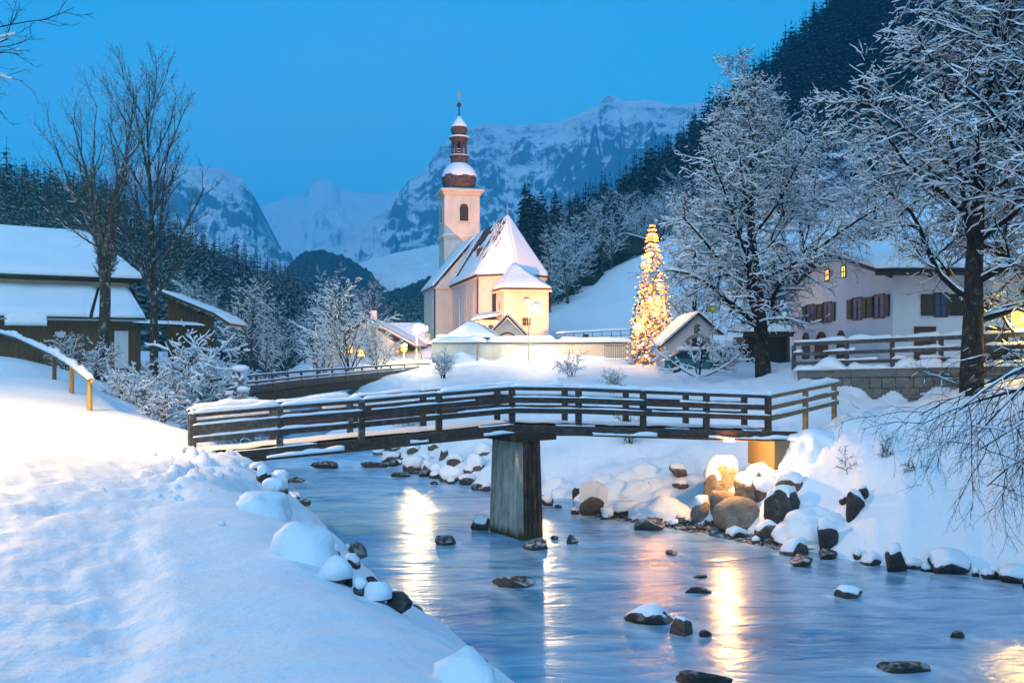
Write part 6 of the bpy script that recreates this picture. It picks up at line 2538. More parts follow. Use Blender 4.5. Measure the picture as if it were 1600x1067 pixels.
rk(1350, 780, 20, 18, 'rock_dark', 'small bare rock above the dark crack on the right bank', None, 0.03, 0.7)
rk(1322, 790, 22, 14, 'rock_dark', 'low bare rock left of the dark crack on the right bank', None, 0.04, 0.7)
WL = [(1342, 876, 30, 20), (1365, 884, 26, 16), (1452, 893, 42, 18), (1492, 898, 36, 24), (1525, 901, 30, 16), (1560, 905, 40, 26), (1590, 912, 36, 22), (1470, 897, 22, 12), (1430, 889, 24, 10), (1545, 905, 20, 12), (1610, 920, 40, 24)]
_l = sorted([q for q in WL if q[0] < 1402], key=lambda q: -q[0])
_r = sorted([q for q in WL if q[0] >= 1402], key=lambda q: q[0])
for sd, row in (('left', _l), ('right', _r)):
    for k, (px, py, w, h) in enumerate(row):
        f_ = (1.5, 0.6, 1.1, 1.9, 0.5, 1.2, 0.8)[k % 7]
        rk(px, py, w * f_, h * f_ ** 0.7, 'rock_dark', '%s waterline stone to the %s of the stump shaped rock on the right bank' % (ORD[k], sd), 'stones along the right waterline', 0.07, 0.8, cover=0.2)
_rg = random.Random(77)
for k in range(34):      # cobbles on the lamplit shore
    px = _rg.uniform(1000, 1215)
    py = np.interp(px, [1000, 1100, 1215], [812, 828, 852]) + _rg.uniform(-10, 6)
    w = _rg.uniform(9, 20)
    rk(px, py, w, w * _rg.uniform(0.45, 0.7), 'rock', 'small cobble on the brown gravel shore below the lamplit boulders', 'cobbles on the lamplit shore', 0.05 if k % 3 == 0 else 0.0, 0.8, sub=2)
for k in range(22):
    px = _rg.uniform(850, 1000)
    py = np.interp(px, [850, 920, 1000], [795, 800, 808]) + _rg.uniform(-8, 6)
    w = _rg.uniform(8, 16)
    rk(px, py, w, w * _rg.uniform(0.4, 0.6), 'rock_dark', 'small stone in the shallows right of the pier', 'stones in the shallows right of the pier', 0.05 if k % 2 == 0 else 0.0, 0.8, sub=2)
for k in range(30):
    t = _rg.random()
    Y = 36 + 12 * t
    x = float(np.interp(Y, R_EDGE[:, 0], R_EDGE[:, 1])) + _rg.uniform(-0.35, 0.5)
    w = _rg.uniform(0.3, 0.8)
    rock(Vector((x, Y, float(wz(Y)))), (w, w, w * 0.6), 300 + k, M['rock_dark'], 'small dark stone at the foot of the far right shore', 'stones at the foot of the far shore', 0.07 if k % 2 else 0.0, 0.1, 2)
for k in range(40):
    Y = 49 + 26 * _rg.random()
    lft = k % 2
    x = float(np.interp(Y, (L_EDGE if lft else R_EDGE)[:, 0], (L_EDGE if lft else R_EDGE)[:, 1])) + _rg.uniform(-0.4, 0.6) * (-1 if lft else 1)
    if k % 4 == 3:
        x = float(np.interp(Y, L_EDGE[:, 0], L_EDGE[:, 1])) + _rg.uniform(0.6, 2.6)
    w = _rg.uniform(0.4, 1.1)
    rock(Vector((x, Y, float(wz(Y)))), (w, w, w * 0.7), 400 + k, M['rock'], 'snow topped stone in the upper stream seen through the bridge railing', 'stones of the upper stream', 0.16, -0.1, 2)

for k in range(38):
    Y = 14.5 + 26 * _rg.random() ** 1.2
    x = float(np.interp(Y, L_EDGE[:, 0], L_EDGE[:, 1])) + _rg.uniform(-0.25, 0.45)
    w = _rg.uniform(0.22, 0.6)
    rock(Vector((x, Y, -0.02)), (w, w * 0.9, w * 0.65), 500 + k, M['rock_dark'], 'small dark stone half buried at the left waterline', 'small stones along the left waterline', 0.08 if k % 3 else 0.0, 0.15, 2)
# fine gravel where the snow meets the lamplit shore
m = MB()
for k in range(900):
    px = _rg.uniform(930, 1230)
    py = np.interp(px, [930, 1000, 1100, 1230], [803, 812, 829, 858]) + _rg.uniform(-9, 5)
    g = ground(px, py)
    V, F = ICO[2] if False else (np.array([(1, 0, 0), (-1, 0, 0), (0, 1, 0), (0, -1, 0), (0, 0, 1), (0, 0, -1)], float), [(0, 2, 4), (2, 1, 4), (1, 3, 4), (3, 0, 4), (2, 0, 5), (1, 2, 5), (3, 1, 5), (0, 3, 5)])
    r = _rg.uniform(0.03, 0.09)
    jit = NPR.normal(1, 0.18, (6, 3))
    m.raw(V * jit * r * np.array([1.2, 1.0, 0.6]) + np.array([g.x, g.y, g.z + r * 0.2]), F)
o = m.build('gravel', M['rock'])
tag(o, 'brown wet gravel along the lamplit shore', None, None, 'stuff')
# crumbs of snow thrown beside the trodden path
m = MB()
for k in range(45):
    Y = _rg.uniform(10, 24)
    xp = float(np.interp(Y, [3, 6, 9, 12.5, 18, 20, 26], [-1.9, -2.4, -3.3, -4.5, -5.9, -6.7, -8.6]))
    x = xp + _rg.gauss(0.1, 0.45)
    r = _rg.uniform(0.015, 0.055) * (1.4 if Y > 15 else 0.8)
    V, F = ICO[2]
    jit = 1 + 0.25 * fbm(V[:, 0] * 2 + k, V[:, 1] * 2 + V[:, 2], 3, 2)
    m.raw(V * jit[:, None] * r * np.array([1.1, 1, 0.8]) + np.array([x, Y, hz(x, Y) + r * 0.3]), F)
o = m.build('snow_clods', M['snow'], None, True)
tag(o, 'loose snow clods beside the trodden path', None, None, 'stuff')


# ================================================================== trees
class Grow:
    """levels: list of dicts n (children), L (length ratio), ang, jit, trop, seg, sides, snow, cov"""

    def __init__(self, levels, seed, snow_scale=1.0):
        self.lv, self.rg, self.ss = levels, random.Random(seed), snow_scale
        self.trunk, self.br, self.snow = MB(), MB(), MB()

    def vec(self):
        r = self.rg
        return Vector((r.gauss(0, 1), r.gauss(0, 1), r.gauss(0, 1)))

    def grow(self, p, d, L, r, lev, az0=0.0, endr=0.35):
        q = self.lv[lev]
        rg = self.rg
        n = q['seg']
        p, d = Vector(p), Vector(d).normalized()
        pts, dirs = [p.copy()], [d.copy()]
        for i in range(n):
            d = (d + self.vec() * q['jit'] + Vector((0, 0, q['trop'] * (q.get('tropf', 1) if i > n / 2 else 1)))).normalized()
            p = p + d * (L / n)
            pts.append(p.copy())
            dirs.append(d.copy())
        rad = [r * (1 - (1 - endr) * (i / n) ** q.get('tap', 1.0)) for i in range(n + 1)]
        tgt = self.trunk if lev == 0 else self.br
        tgt.tube([tuple(x) for x in pts], rad, q['sides'])
        if q.get('snow', 0) > 0:
            self.put_snow(pts, dirs, rad, q)
        if lev + 1 < len(self.lv):
            c = self.lv[lev + 1]
            k = c['n'] if not isinstance(c['n'], tuple) else rg.randint(*c['n'])
            k = max(1, int(k * min(1.0, 0.35 + 0.65 * L / max(q.get('ref', L), 1e-3)))) if 'ref' in q else k
            az = az0 + rg.random() * 6.28
            for j in range(k):
                t = q['c0'] + (q['c1'] - q['c0']) * (j + rg.uniform(0.15, 0.85)) / k
                x = t * n
                i = min(int(x), n - 1)
                f = x - i
                pos = pts[i].lerp(pts[i + 1], f)
                dd = dirs[i + 1]
                az += 2.4 + rg.uniform(-0.5, 0.5)
                a = Vector((0, 0, 1)) if abs(dd.z) < 0.9 else Vector((1, 0, 0))
                u = dd.cross(a).normalized()
                w = dd.cross(u).normalized()
                an = R(c['ang'] + rg.uniform(-12, 12)) * (1 - c.get('angtop', 0) * t)
                flat = c.get('flat', 1.0)
                side_ = (u * math.cos(az) + w * math.sin(az) * flat).normalized()
                cd = dd * math.cos(an) + side_ * math.sin(an)
                LL = L * c['L'] * (1 - c.get('short', 0.5) * t) * rg.uniform(0.75, 1.2)
                if lev == 0:
                    LL *= c.get('base', 1.0) + (1 - c.get('base', 1.0)) * min(1, (t - q['c0']) / 0.25)
                rr = max(c.get('rmin', 0.008), rad[i] * c.get('rr', 0.5))
                self.grow(pos, cd, LL, rr, lev + 1)

    def put_snow(self, pts, dirs, rad, q):
        rg = self.rg
        s, cov = q['snow'] * self.ss, q.get('cov', 1.0)
        run_p, run_r = [], []

        def flush():
            if len(run_p) > 1:
                self.snow.tube([tuple(x) for x in run_p], run_r, q.get('ssides', 4))
            run_p.clear()
            run_r.clear()
        for i in range(len(pts)):
            steep = abs(dirs[i].z)
            if steep > q.get('steep', 0.86) or rg.random() > cov:
                flush()
                continue
            sr = (s + rad[i] * 0.75) * rg.uniform(0.55, 1.35) * (1 - 0.6 * steep)
            run_p.append(pts[i] + Vector((rg.gauss(0, 0.15), rg.gauss(0, 0.15), 0)) * sr + Vector((0, 0, rad[i] * 0.7 + sr * 0.55)))
            run_r.append(sr)
        if run_r:
            run_r[-1] *= 0.6
        flush()

    def build(self, name, loc, label, cat, group=None, bark='bark', twig='twig', snow='snow', rot=0.0):
        root = empty(name, loc, label, cat, group)
        root.rotation_euler = (0, 0, rot)
        out = []
        for mb, nm, mt, kind in ((self.trunk, 'trunk', M[bark], None), (self.br, 'branches', M[twig], 'stuff'), (self.snow, 'branch_snow', M[snow], 'stuff')):
            if mb.tubes or mb.n:
                me = mb.mesh(nm, mt, True)
                o = put(nm, me, root)
                if kind:
                    o['kind'] = kind
        return root


def snowy_tree(seed, H_, spread, dens=1.0, snow=0.06):
    lv = [dict(seg=10, jit=0.035, trop=0.03, sides=12, c0=0.11, c1=0.98, tap=0.9),
          dict(n=int(24 * dens), L=spread, ang=66, angtop=0.5, jit=0.10, trop=0.07, tropf=-1.5, seg=8, sides=7, c0=0.18, c1=1.0, short=0.5, base=0.9, rr=0.38, snow=snow * 1.3, cov=0.92, rmin=0.03, ssides=5, tap=0.8),
          dict(n=int(15 * dens), L=0.46, ang=52, jit=0.15, trop=-0.03, seg=6, sides=4, c0=0.12, c1=1.0, short=0.45, rr=0.48, snow=snow, cov=0.92, rmin=0.016, flat=0.6),
          dict(n=int(10 * dens), L=0.48, ang=48, jit=0.18, trop=-0.03, seg=3, sides=3, c0=0.12, c1=1.0, short=0.35, rr=0.5, snow=snow * 0.95, cov=0.78, rmin=0.012, flat=0.7, ssides=3),
          dict(n=3, L=0.58, ang=45, jit=0.25, trop=-0.03, seg=2, sides=3, c0=0.3, c1=1.0, short=0.3, rr=0.6, snow=snow * 0.8, cov=0.7, rmin=0.010, ssides=3)]
    return Grow(lv, seed)


# right: the tree by the chapel and the tree by the wall
b = on_ground(1193, 45)
g = snowy_tree(12, 13.0, 0.50, 1.0, 0.036)
g.grow((0, 0, -0.3), (0.01, 0, 1), 13.2, 0.40, 0, endr=0.12)
NEAR1 = g.build('snowy_tree', b, 'tall spreading bare tree loaded with snow left of the white house', 'tree')
b = on_ground(1518, 34.6)
g = snowy_tree(31, 16.0, 0.50, 1.0, 0.032)
g.lv[0]['c0'] = 0.17
g.grow((0, 0, -0.3), (-0.01, 0, 1), 16.5, 0.43, 0, endr=0.12)
NEAR2 = g.build('snowy_tree', b, 'thick trunked bare tree loaded with snow in front of the stone wall', 'tree')
o = copy_tree(NEAR2)
o.location = (20.6, 33.5, hz(20.6, 33.5) - 0.2)
o.rotation_euler = (0, 0, 2.3)
o.scale = (1.05, 1.05, 1.08)
o['label'] = 'snow laden tree outside the right edge whose crown fills the upper right corner'
# a further one between and behind, and one beyond the right edge
b = on_ground(1375, 62)
g = snowy_tree(51, 13.0, 0.42, 0.85, 0.075)
g.grow((0, 0, -0.3), (0, 0, 1), 15.5, 0.34, 0, endr=0.12)
b = Vector((27.5, 74, 5.2))
BEHIND = g.build('snowy_tree', b, 'snow laden bare tree rising behind the middle of the white house roof', 'tree')
for (x, y, a, sc, lab) in ((21.5, 70, 2.1, 1.02, 'snow laden bare tree rising behind the gable peak of the white house'), (34.5, 67, 4.0, 1.1, 'snow laden bare tree behind the right end of the white house roof'), (16.0, 84, 1.0, 0.8, 'smaller snowy bare tree on the slope behind the gate chapel')):
    o = copy_tree(BEHIND)
    o.location = (x, y, hz(x, y) - 0.2)
    o.rotation_euler = (0, 0, a)
    o.scale = (sc, sc, sc)
    o['label'] = lab
# near tree outside the right edge whose boughs droop into the picture
lvn = [dict(seg=8, jit=0.03, trop=0.03, sides=12, c0=0.3, c1=1.0),
       dict(n=2, L=0.4, ang=70, jit=0.06, trop=0.02, seg=9, sides=8, c0=0.15, c1=1.0, rr=0.4, snow=0.012, cov=0.6, ssides=6, short=0.3),
       dict(n=12, L=0.42, ang=45, jit=0.12, trop=-0.10, seg=7, sides=5, c0=0.2, c1=1.0, rr=0.42, snow=0.012, cov=0.5, rmin=0.010, short=0.3),
       dict(n=8, L=0.45, ang=40, jit=0.16, trop=-0.12, seg=5, sides=3, c0=0.15, c1=1.0, rr=0.5, snow=0.010, cov=0.35, rmin=0.0055, short=0.3),
       dict(n=3, L=0.55, ang=38, jit=0.2, trop=-0.08, seg=3, sides=3, c0=0.3, c1=1.0, rr=0.6, rmin=0.0038)]
g = Grow(lvn, 8)
b = Vector((14.6, 20.5, hz(14.6, 20.5)))
g.grow((0, 0, -0.3), (-0.05, 0, 1), 9.5, 0.30, 0, endr=0.3)
for (z, dx, dy, dz, L, r) in ((3.6, -1, -0.12, 0.02, 6.2, 0.06), (2.9, -1, 0.1, 0.05, 6.0, 0.055), (4.3, -1, -0.2, 0.02, 6.0, 0.06), (3.3, -0.9, 0.35, 0.06, 5.8, 0.05), (2.2, -1, -0.1, 0.08, 5.8, 0.05), (3.0, -1, -0.3, 0.08, 6.0, 0.05)):
    lvn[1]['trop'] = -0.075
    lvn[1]['tropf'] = 1.0
    g.grow((0, 0, z), (dx, dy, dz), L, r, 1, endr=0.2)
g.build('overhanging_tree', b, 'dark twigged tree whose drooping boughs reach in over the right bank from outside the picture', 'tree')
# branch at the upper left corner
lvc = [dict(seg=8, jit=0.03, trop=0.03, sides=12, c0=0.3, c1=1.0),
       dict(n=2, L=0.35, ang=60, jit=0.11, trop=0.02, seg=9, sides=8, c0=0.25, c1=1.0, rr=0.4, snow=0.04, cov=0.95, ssides=6, short=0.3),
       dict(n=14, L=0.36, ang=46, jit=0.14, trop=0.01, seg=6, sides=5, c0=0.3, c1=1.0, rr=0.42, snow=0.018, cov=0.6, rmin=0.010, short=0.3),
       dict(n=5, L=0.45, ang=42, jit=0.16, trop=0.0, seg=5, sides=3, c0=0.15, c1=1.0, rr=0.5, snow=0.008, cov=0.3, rmin=0.006, short=0.3),
       dict(n=3, L=0.5, ang=40, jit=0.2, trop=0.0, seg=4, sides=3, c0=0.3, c1=1.0, rr=0.6, rmin=0.004)]
g = Grow(lvc, 5)
b = Vector((-12.2, 15.0, hz(-12.2, 15.0)))
g.grow((0, 0, -0.3), (0.0, 0, 1), 10.5, 0.28, 0, endr=0.3)
for (z, d, L, r) in ((6.3, (1, -0.05, -0.05), 5.3, 0.085), (7.0, (1, 0.1, 0.14), 4.4, 0.06), (5.9, (1, 0.15, -0.10), 4.2, 0.05)):
    g.grow((0, 0, z), d, L, r, 1, endr=0.2)
g.build('overhanging_tree', b, 'tree outside the left edge with one snowy bough in the upper left corner', 'tree')


M['twig_grey'] = bark_mat('grey_twigs', (0.05, 0.04, 0.036), (0.12, 0.10, 0.09), 0.5)
# left pair in front of the barn
def upright_tree(seed, snow):
    lv = [dict(seg=9, jit=0.04, trop=0.04, sides=10, c0=0.30, c1=0.98),
          dict(n=14, L=0.42, ang=30, angtop=0.3, jit=0.06, trop=0.09, seg=8, sides=6, c0=0.12, c1=1.0, short=0.5, rr=0.5, snow=snow, cov=0.6, rmin=0.03, base=0.95),
          dict(n=10, L=0.42, ang=28, jit=0.09, trop=0.07, seg=6, sides=4, c0=0.15, c1=1.0, short=0.4, rr=0.48, snow=snow * 0.9, cov=0.6, rmin=0.014),
          dict(n=7, L=0.48, ang=30, jit=0.12, trop=0.05, seg=4, sides=3, c0=0.15, c1=1.0, short=0.4, rr=0.5, snow=snow * 0.6, cov=0.5, rmin=0.009),
          dict(n=3, L=0.55, ang=34, jit=0.18, trop=0.02, seg=2, sides=3, c0=0.2, c1=1.0, short=0.3, rr=0.6, rmin=0.0065)]
    return Grow(lv, seed)


b = on_ground(158, 47)
g = upright_tree(21, 0.016)
g.lv[0]['c0'] = 0.62
g.grow((0, 0, -0.3), (0.02, 0, 1), 7.5, 0.30, 0, endr=0.75)
top = Vector((0.2, 0, 6.4))
g.lv[1]['n'] = 5
for (d, L, r) in (((-0.42, 0.1, 1), 7.2, 0.13), ((0.10, 0.0, 1), 7.7, 0.15), ((-0.14, -0.3, 1), 7.0, 0.09), ((0.34, 0.2, 1), 6.6, 0.09), ((-0.80, 0.1, 1), 6.8, 0.09), ((-0.95, -0.1, 0.35), 3.6, 0.05)):
    g.grow(tuple(top), d, L, r, 1, endr=0.15)
g.build('bare_tree', b, 'bare many stemmed tree in front of the barn, left of the straight one', 'tree', None, 'bark_frost', 'twig_grey')
b = on_ground(240, 52)
g = upright_tree(33, 0.018)
g.lv[0]['c0'] = 0.30
g.lv[1]['n'] = 20
g.lv[1]['ang'] = 36
g.lv[0]['jit'] = 0.012
g.grow((0, 0, -0.3), (0.03, 0, 1), 15.6, 0.26, 0, endr=0.10)
g.build('bare_tree', b, 'straight bare tree right of the many stemmed one by the barn', 'tree', None, 'bark_frost', 'twig_grey')


# ------------------------------------------------------------------ conifers
M['needles'] = mat('needles', (0.012, 0.022, 0.018), 0.85, 0.1)


def needle_mat(name, green, thr, amount, snowc=(0.72, 0.77, 0.82)):
    m = mat(name, green, 0.85, 0.1)
    t = NT(m)
    nz = t.normal_z()
    n = t.noise(t.coord((1, 1, 1), 'World'), 0.9, 4, 0.6)
    f = t.ramp(t.math('ADD', t.math('MULTIPLY', nz, 0.6), t.math('MULTIPLY', n, 0.7)), [(thr, 0), (thr + 0.18, 1)])
    c = t.ramp(t.noise(t.coord((1, 1, 1), 'World'), 0.35, 2), [(0.35, tuple(x * 0.7 for x in green)), (0.65, tuple(x * 1.5 for x in green))])
    t.set('Base Color', t.mix(t.math('MULTIPLY', f, amount), c, snowc))
    return m


M['spruce_l'] = needle_mat('left_spruce_needles', (0.010, 0.024, 0.030), 0.70, 0.26)
M['spruce_r'] = needle_mat('right_spruce_needles', (0.009, 0.014, 0.016), 0.84, 0.25)
M['spruce_near'] = needle_mat('near_spruce_needles', (0.012, 0.024, 0.016), 0.62, 0.8)


def spruce_mesh(seed, H_, rbase, layers, per, mt, low=False):
    """conifer of many drooping blade-like sprays round a thin trunk"""
    rg = random.Random(seed)
    V, F = [], []

    def quad(a, b, c, d):
        i = len(V)
        V.extend([tuple(a), tuple(b), tuple(c), tuple(d)])
        F.append((i, i + 1, i + 2, i + 3))

    def tri(a, b, c):
        i = len(V)
        V.extend([tuple(a), tuple(b), tuple(c)])
        F.append((i, i + 1, i + 2))
    for l in range(layers):
        t = (l + rg.uniform(0, 0.8)) / layers
        z = H_ * (0.06 + 0.92 * t)
        rr = rbase * (1 - t) ** 0.75 * rg.uniform(0.72, 1.15) + 0.16
        a0 = rg.random() * 6.28
        for k in range(per if t < 0.8 else max(3, per - 2)):
            a = a0 + 6.28 * k / per + rg.uniform(-0.35, 0.35)
            r_ = rr * rg.uniform(0.65, 1.15)
            d = Vector((math.cos(a), math.sin(a), 0))
            s = Vector((-d.y, d.x, 0))
            w = r_ * rg.uniform(0.22, 0.36) + 0.05
            p0 = Vector((0, 0, z + 0.10 * r_))
            p1 = d * (r_ * 0.55) + Vector((0, 0, z - 0.10 * r_))
            p2 = d * r_ + Vector((0, 0, z - r_ * rg.uniform(0.28, 0.5)))
            if low:
                quad(p0, p1 + s * w, p2, p1 - s * w)
            else:
                quad(p0, p1 + s * w - Vector((0, 0, w * 0.35)), p2, p1 + Vector((0, 0, 0.03)))
                quad(p0, p1 + Vector((0, 0, 0.03)), p2, p1 - s * w - Vector((0, 0, w * 0.35)))
                for q in (-1, 1):
                    e = p1.lerp(p2, 0.3)
                    tri(e, e + s * (q * w * 1.1) + d * (w * 0.7) - Vector((0, 0, w * 0.6)), p2.lerp(e, 0.3))
    tri(Vector((0.14, 0, H_ * 0.92)), Vector((-0.10, 0, H_ * 0.92)), Vector((0, 0, H_ * 1.01)))
    tri(Vector((0, 0.10, H_ * 0.92)), Vector((0, -0.10, H_ * 0.92)), Vector((0, 0, H_ * 1.01)))
    mb = MB()
    mb.raw(V, F)
    mb.tube([(0, 0, -1.0), (0, 0, H_ * 0.9)], [0.02 * H_, 0.01], 4)
    return mb.mesh('spruce', mt, False)


def hill_points(V, n, seed, vlo, vhi, ulo=0.0, uhi=1.0):
    """random spots on a hill surface"""
    rg = np.random.default_rng(seed)
    nv, nu = V.shape[:2]
    u = ulo + (uhi - ulo) * rg.random(n)
    v = vlo + (vhi - vlo) * rg.random(n)
    i = np.clip((v * (nv - 1)).astype(int), 0, nv - 2)
    j = np.clip((u * (nu - 1)).astype(int), 0, nu - 2)
    fi, fj = (v * (nv - 1) - i)[:, None], (u * (nu - 1) - j)[:, None]
    return (V[i, j] * (1 - fi) + V[i + 1, j] * fi) * (1 - fj) + (V[i, j + 1] * (1 - fi) + V[i + 1, j + 1] * fi) * fj


def plant_forest(V, n, seed, n_ind, mt, label, group, stuff_label, hrange, vlo, vhi, pxlim):
    pts = hill_points(V, n, seed, vlo, vhi)
    px = CX + pts[:, 0] * FPX / pts[:, 1]
    pts = pts[(px > pxlim[0]) & (px < pxlim[1])]
    pts = pts[np.argsort(pts[:, 1])]
    protos = [spruce_mesh(seed * 10 + k, 1.0 * 15, 2.7 + 0.3 * k, 17, 9, mt) for k in range(4)]
    lows = []
    for k in range(3):
        me = spruce_mesh(seed * 10 + 50 + k, 15, 3.1, 8, 5, mt, True)
        co = np.empty(len(me.vertices) * 3, np.float32)
        me.vertices.foreach_get('co', co)
        lows.append((co.reshape(-1, 3).astype(float), [tuple(p.vertices) for p in me.polygons]))
        bpy.data.meshes.remove(me)
    rg = random.Random(seed)
    vis = [(CX + p[0] * FPX / p[1]) for p in pts]
    ind = [i for i in range(len(pts)) if -20 < vis[i] < 1620][:n_ind]
    ids = set(ind)
    allV, allF, off = [], [], 0
    for i, p in enumerate(pts):
        h = rg.uniform(*hrange) / 15
        if i in ids:
            me = protos[rg.randrange(4)]
            o = put('spruce', me, None, 0, (p[0], p[1], p[2] - 0.3), rg.random() * 6.28, (h * rg.uniform(0.9, 1.15), h * rg.uniform(0.9, 1.15), h))
            tag(o, label, 'tree', group)
        else:
            co, fs = lows[rg.randrange(3)]
            a = rg.random() * 6.28
            ca, sa = math.cos(a), math.sin(a)
            q = np.stack([(co[:, 0] * ca - co[:, 1] * sa) * h, (co[:, 0] * sa + co[:, 1] * ca) * h, co[:, 2] * h], 1) + p - np.array([0, 0, 0.3])
            allV.append(q)
            allF.extend(tuple(x + off for x in f) for f in fs)
            off += len(q)
    mb = MB()
    mb.v, mb.f, mb.n = allV, allF, off
    o = mb.build('spruce_forest', mt)
    tag(o, stuff_label, None, None, 'stuff')


plant_forest(HILL_L, 3500, 3, 150, M['spruce_l'], 'frosty spruce at the near edge of the forest left of the valley', 'spruces on the left hillside', 'dense frosty spruce forest covering the left hillside', (5.5, 10), 0.0, 1.0, (-120, 780))
plant_forest(HILL_R, 3500, 4, 110, M['spruce_r'], 'dark spruce at the lower edge of the forest on the steep right hillside', 'spruces on the right hillside', 'dark spruce forest covering the steep right hillside', (7.5, 13.5), 0.12, 1.0, (800, 1700))


# frosted bare trees
def frost_tree(seed, H_, white=0.05, wide=0.5):
    lv = [dict(seg=6, jit=0.05, trop=0.03, sides=6, c0=0.15, c1=0.98),
          dict(n=12, L=wide, ang=45, angtop=0.3, jit=0.09, trop=0.04, seg=5, sides=4, c0=0.15, c1=1.0, short=0.4, rr=0.5, snow=white, cov=0.9, rmin=0.02),
          dict(n=8, L=0.5, ang=42, jit=0.12, trop=0.02, seg=4, sides=3, c0=0.15, c1=1.0, short=0.4, rr=0.5, snow=white, cov=0.8, rmin=0.014, ssides=3),
          dict(n=5, L=0.5, ang=42, jit=0.15, trop=0.0, seg=3, sides=3, c0=0.2, c1=1.0, short=0.3, rr=0.5, snow=white * 0.8, cov=0.8, rmin=0.010, ssides=3)]
    g = Grow(lv, seed)
    g.grow((0, 0, -0.3), (0, 0, 1), H_, H_ * 0.022, 0, endr=0.15)
    return g


_g = [frost_tree(70 + k, 9.0, 0.035 + 0.012 * (k % 2), 0.42) for k in range(3)]
M['frost'] = snow_mat('hoar_frost', [(20, 0.2, 0.02)])
M['bark_grey'] = mat('grey_bark', (0.06, 0.052, 0.05), 0.9, 0.1)
first = []
for k, g in enumerate(_g):
    first.append(g.build('frosted_tree', (0, 0, 0), 'x', 'tree', None, 'bark_grey', 'bark_grey', 'frost'))
used = [False] * 3


def place_frost(loc, sc, rot, label, group):
    k = RNG.randrange(3)
    o = first[k] if not used[k] else copy_tree(first[k])
    used[k] = True
    o.location = loc
    o.rotation_euler = (0, 0, rot)
    o.scale = (sc, sc, sc)
    o['label'] = label
    o['group'] = group


pts = hill_points(HILL_R, 700, 5, 0.0, 0.34)
px = CX + pts[:, 0] * FPX / pts[:, 1]
pts = pts[(px > 848) & (px < 1080)]
for p in pts[:64]:
    place_frost((p[0], p[1], p[2] - 0.3), RNG.uniform(0.8, 1.25), RNG.random() * 6.28, 'bare grey brown frosted tree on the slope between church and lit tree', 'frosted trees on the slope behind the church')
pts = hill_points(HILL_R, 500, 6, 0.0, 0.22)
px = CX + pts[:, 0] * FPX / pts[:, 1]
pts = pts[(px > 1080) & (px < 1620)]
for p in pts[:45]:
    place_frost((p[0], p[1], p[2] - 0.3), RNG.uniform(0.8, 1.3), RNG.random() * 6.28, 'frosted bare tree along the top of the snowy slope above the white house', 'frosted trees above the white house')
for k in range(34):
    px = RNG.uniform(290, 602)
    Y = RNG.uniform(88, 150)
    b = on_ground(px, Y)
    if abs(px - 575) < 45 and Y < 112:
        continue
    place_frost(b, RNG.uniform(0.55, 1.0), RNG.random() * 6.28, 'pale frosted tree in the misty valley beyond the road bridge', 'frosted trees in the misty valley')
# the big white bush by the far bridge
for (px, Y, h, sd, lab) in ((545, 80, 6.6, 81, 'largest hoar frosted bush glowing beside the chalet, left of the far lamp'), (505, 84, 4.4, 82, 'smaller frosted bush at the left of the largest one'), (590, 79, 3.6, 83, 'low frosted bush between the largest one and the far lamp')):
    g = frost_tree(sd, h, 0.055, 0.62)
    for a in range(7):
        g.grow((0, 0, 0), (math.cos(a * 0.9) * 0.7, math.sin(a * 0.9) * 0.7, 1), h * 0.85, 0.05, 1, endr=0.2)
    g.build('frosted_bush', on_ground(px, Y), lab, 'bush', None, 'bark_grey', 'bark_grey', 'frost')


# ------------------------------------------------------------------ snow loaded shrubs
def shrub(seed, H_, stems, spread, snow, arch=-0.09):
    lv = [dict(seg=3, jit=0.05, trop=0.0, sides=5, c0=0.9, c1=1.0),
          dict(n=1, L=1, ang=30, jit=0.10, trop=arch, seg=7, sides=5, c0=0.15, c1=1.0, snow=snow, cov=0.9, rr=0.5, rmin=0.02, short=0.3, steep=0.93, ssides=6),
          dict(n=9, L=0.45, ang=45, jit=0.14, trop=arch * 0.6, seg=5, sides=3, c0=0.15, c1=1.0, snow=snow * 0.85, cov=0.85, rr=0.5, rmin=0.012, short=0.3, ssides=5),
          dict(n=5, L=0.5, ang=45, jit=0.18, trop=-0.03, seg=3, sides=3, c0=0.2, c1=1.0, snow=snow * 0.6, cov=0.75, rr=0.5, rmin=0.008, short=0.3)]
    g = Grow(lv, seed)
    rg = random.Random(seed)
    for k in range(stems):
        a = 6.28 * k / stems + rg.uniform(-0.3, 0.3)
        s = spread * rg.uniform(0.3, 1.1)
        g.grow((rg.uniform(-.2, .2), rg.uniform(-.2, .2), -0.1), (math.cos(a) * s, math.sin(a) * s, 1), H_ * rg.uniform(0.8, 1.15), 0.035 * H_ / 2.5 * (1 if stems > 3 else 0.5), 1, endr=0.3)
    return g


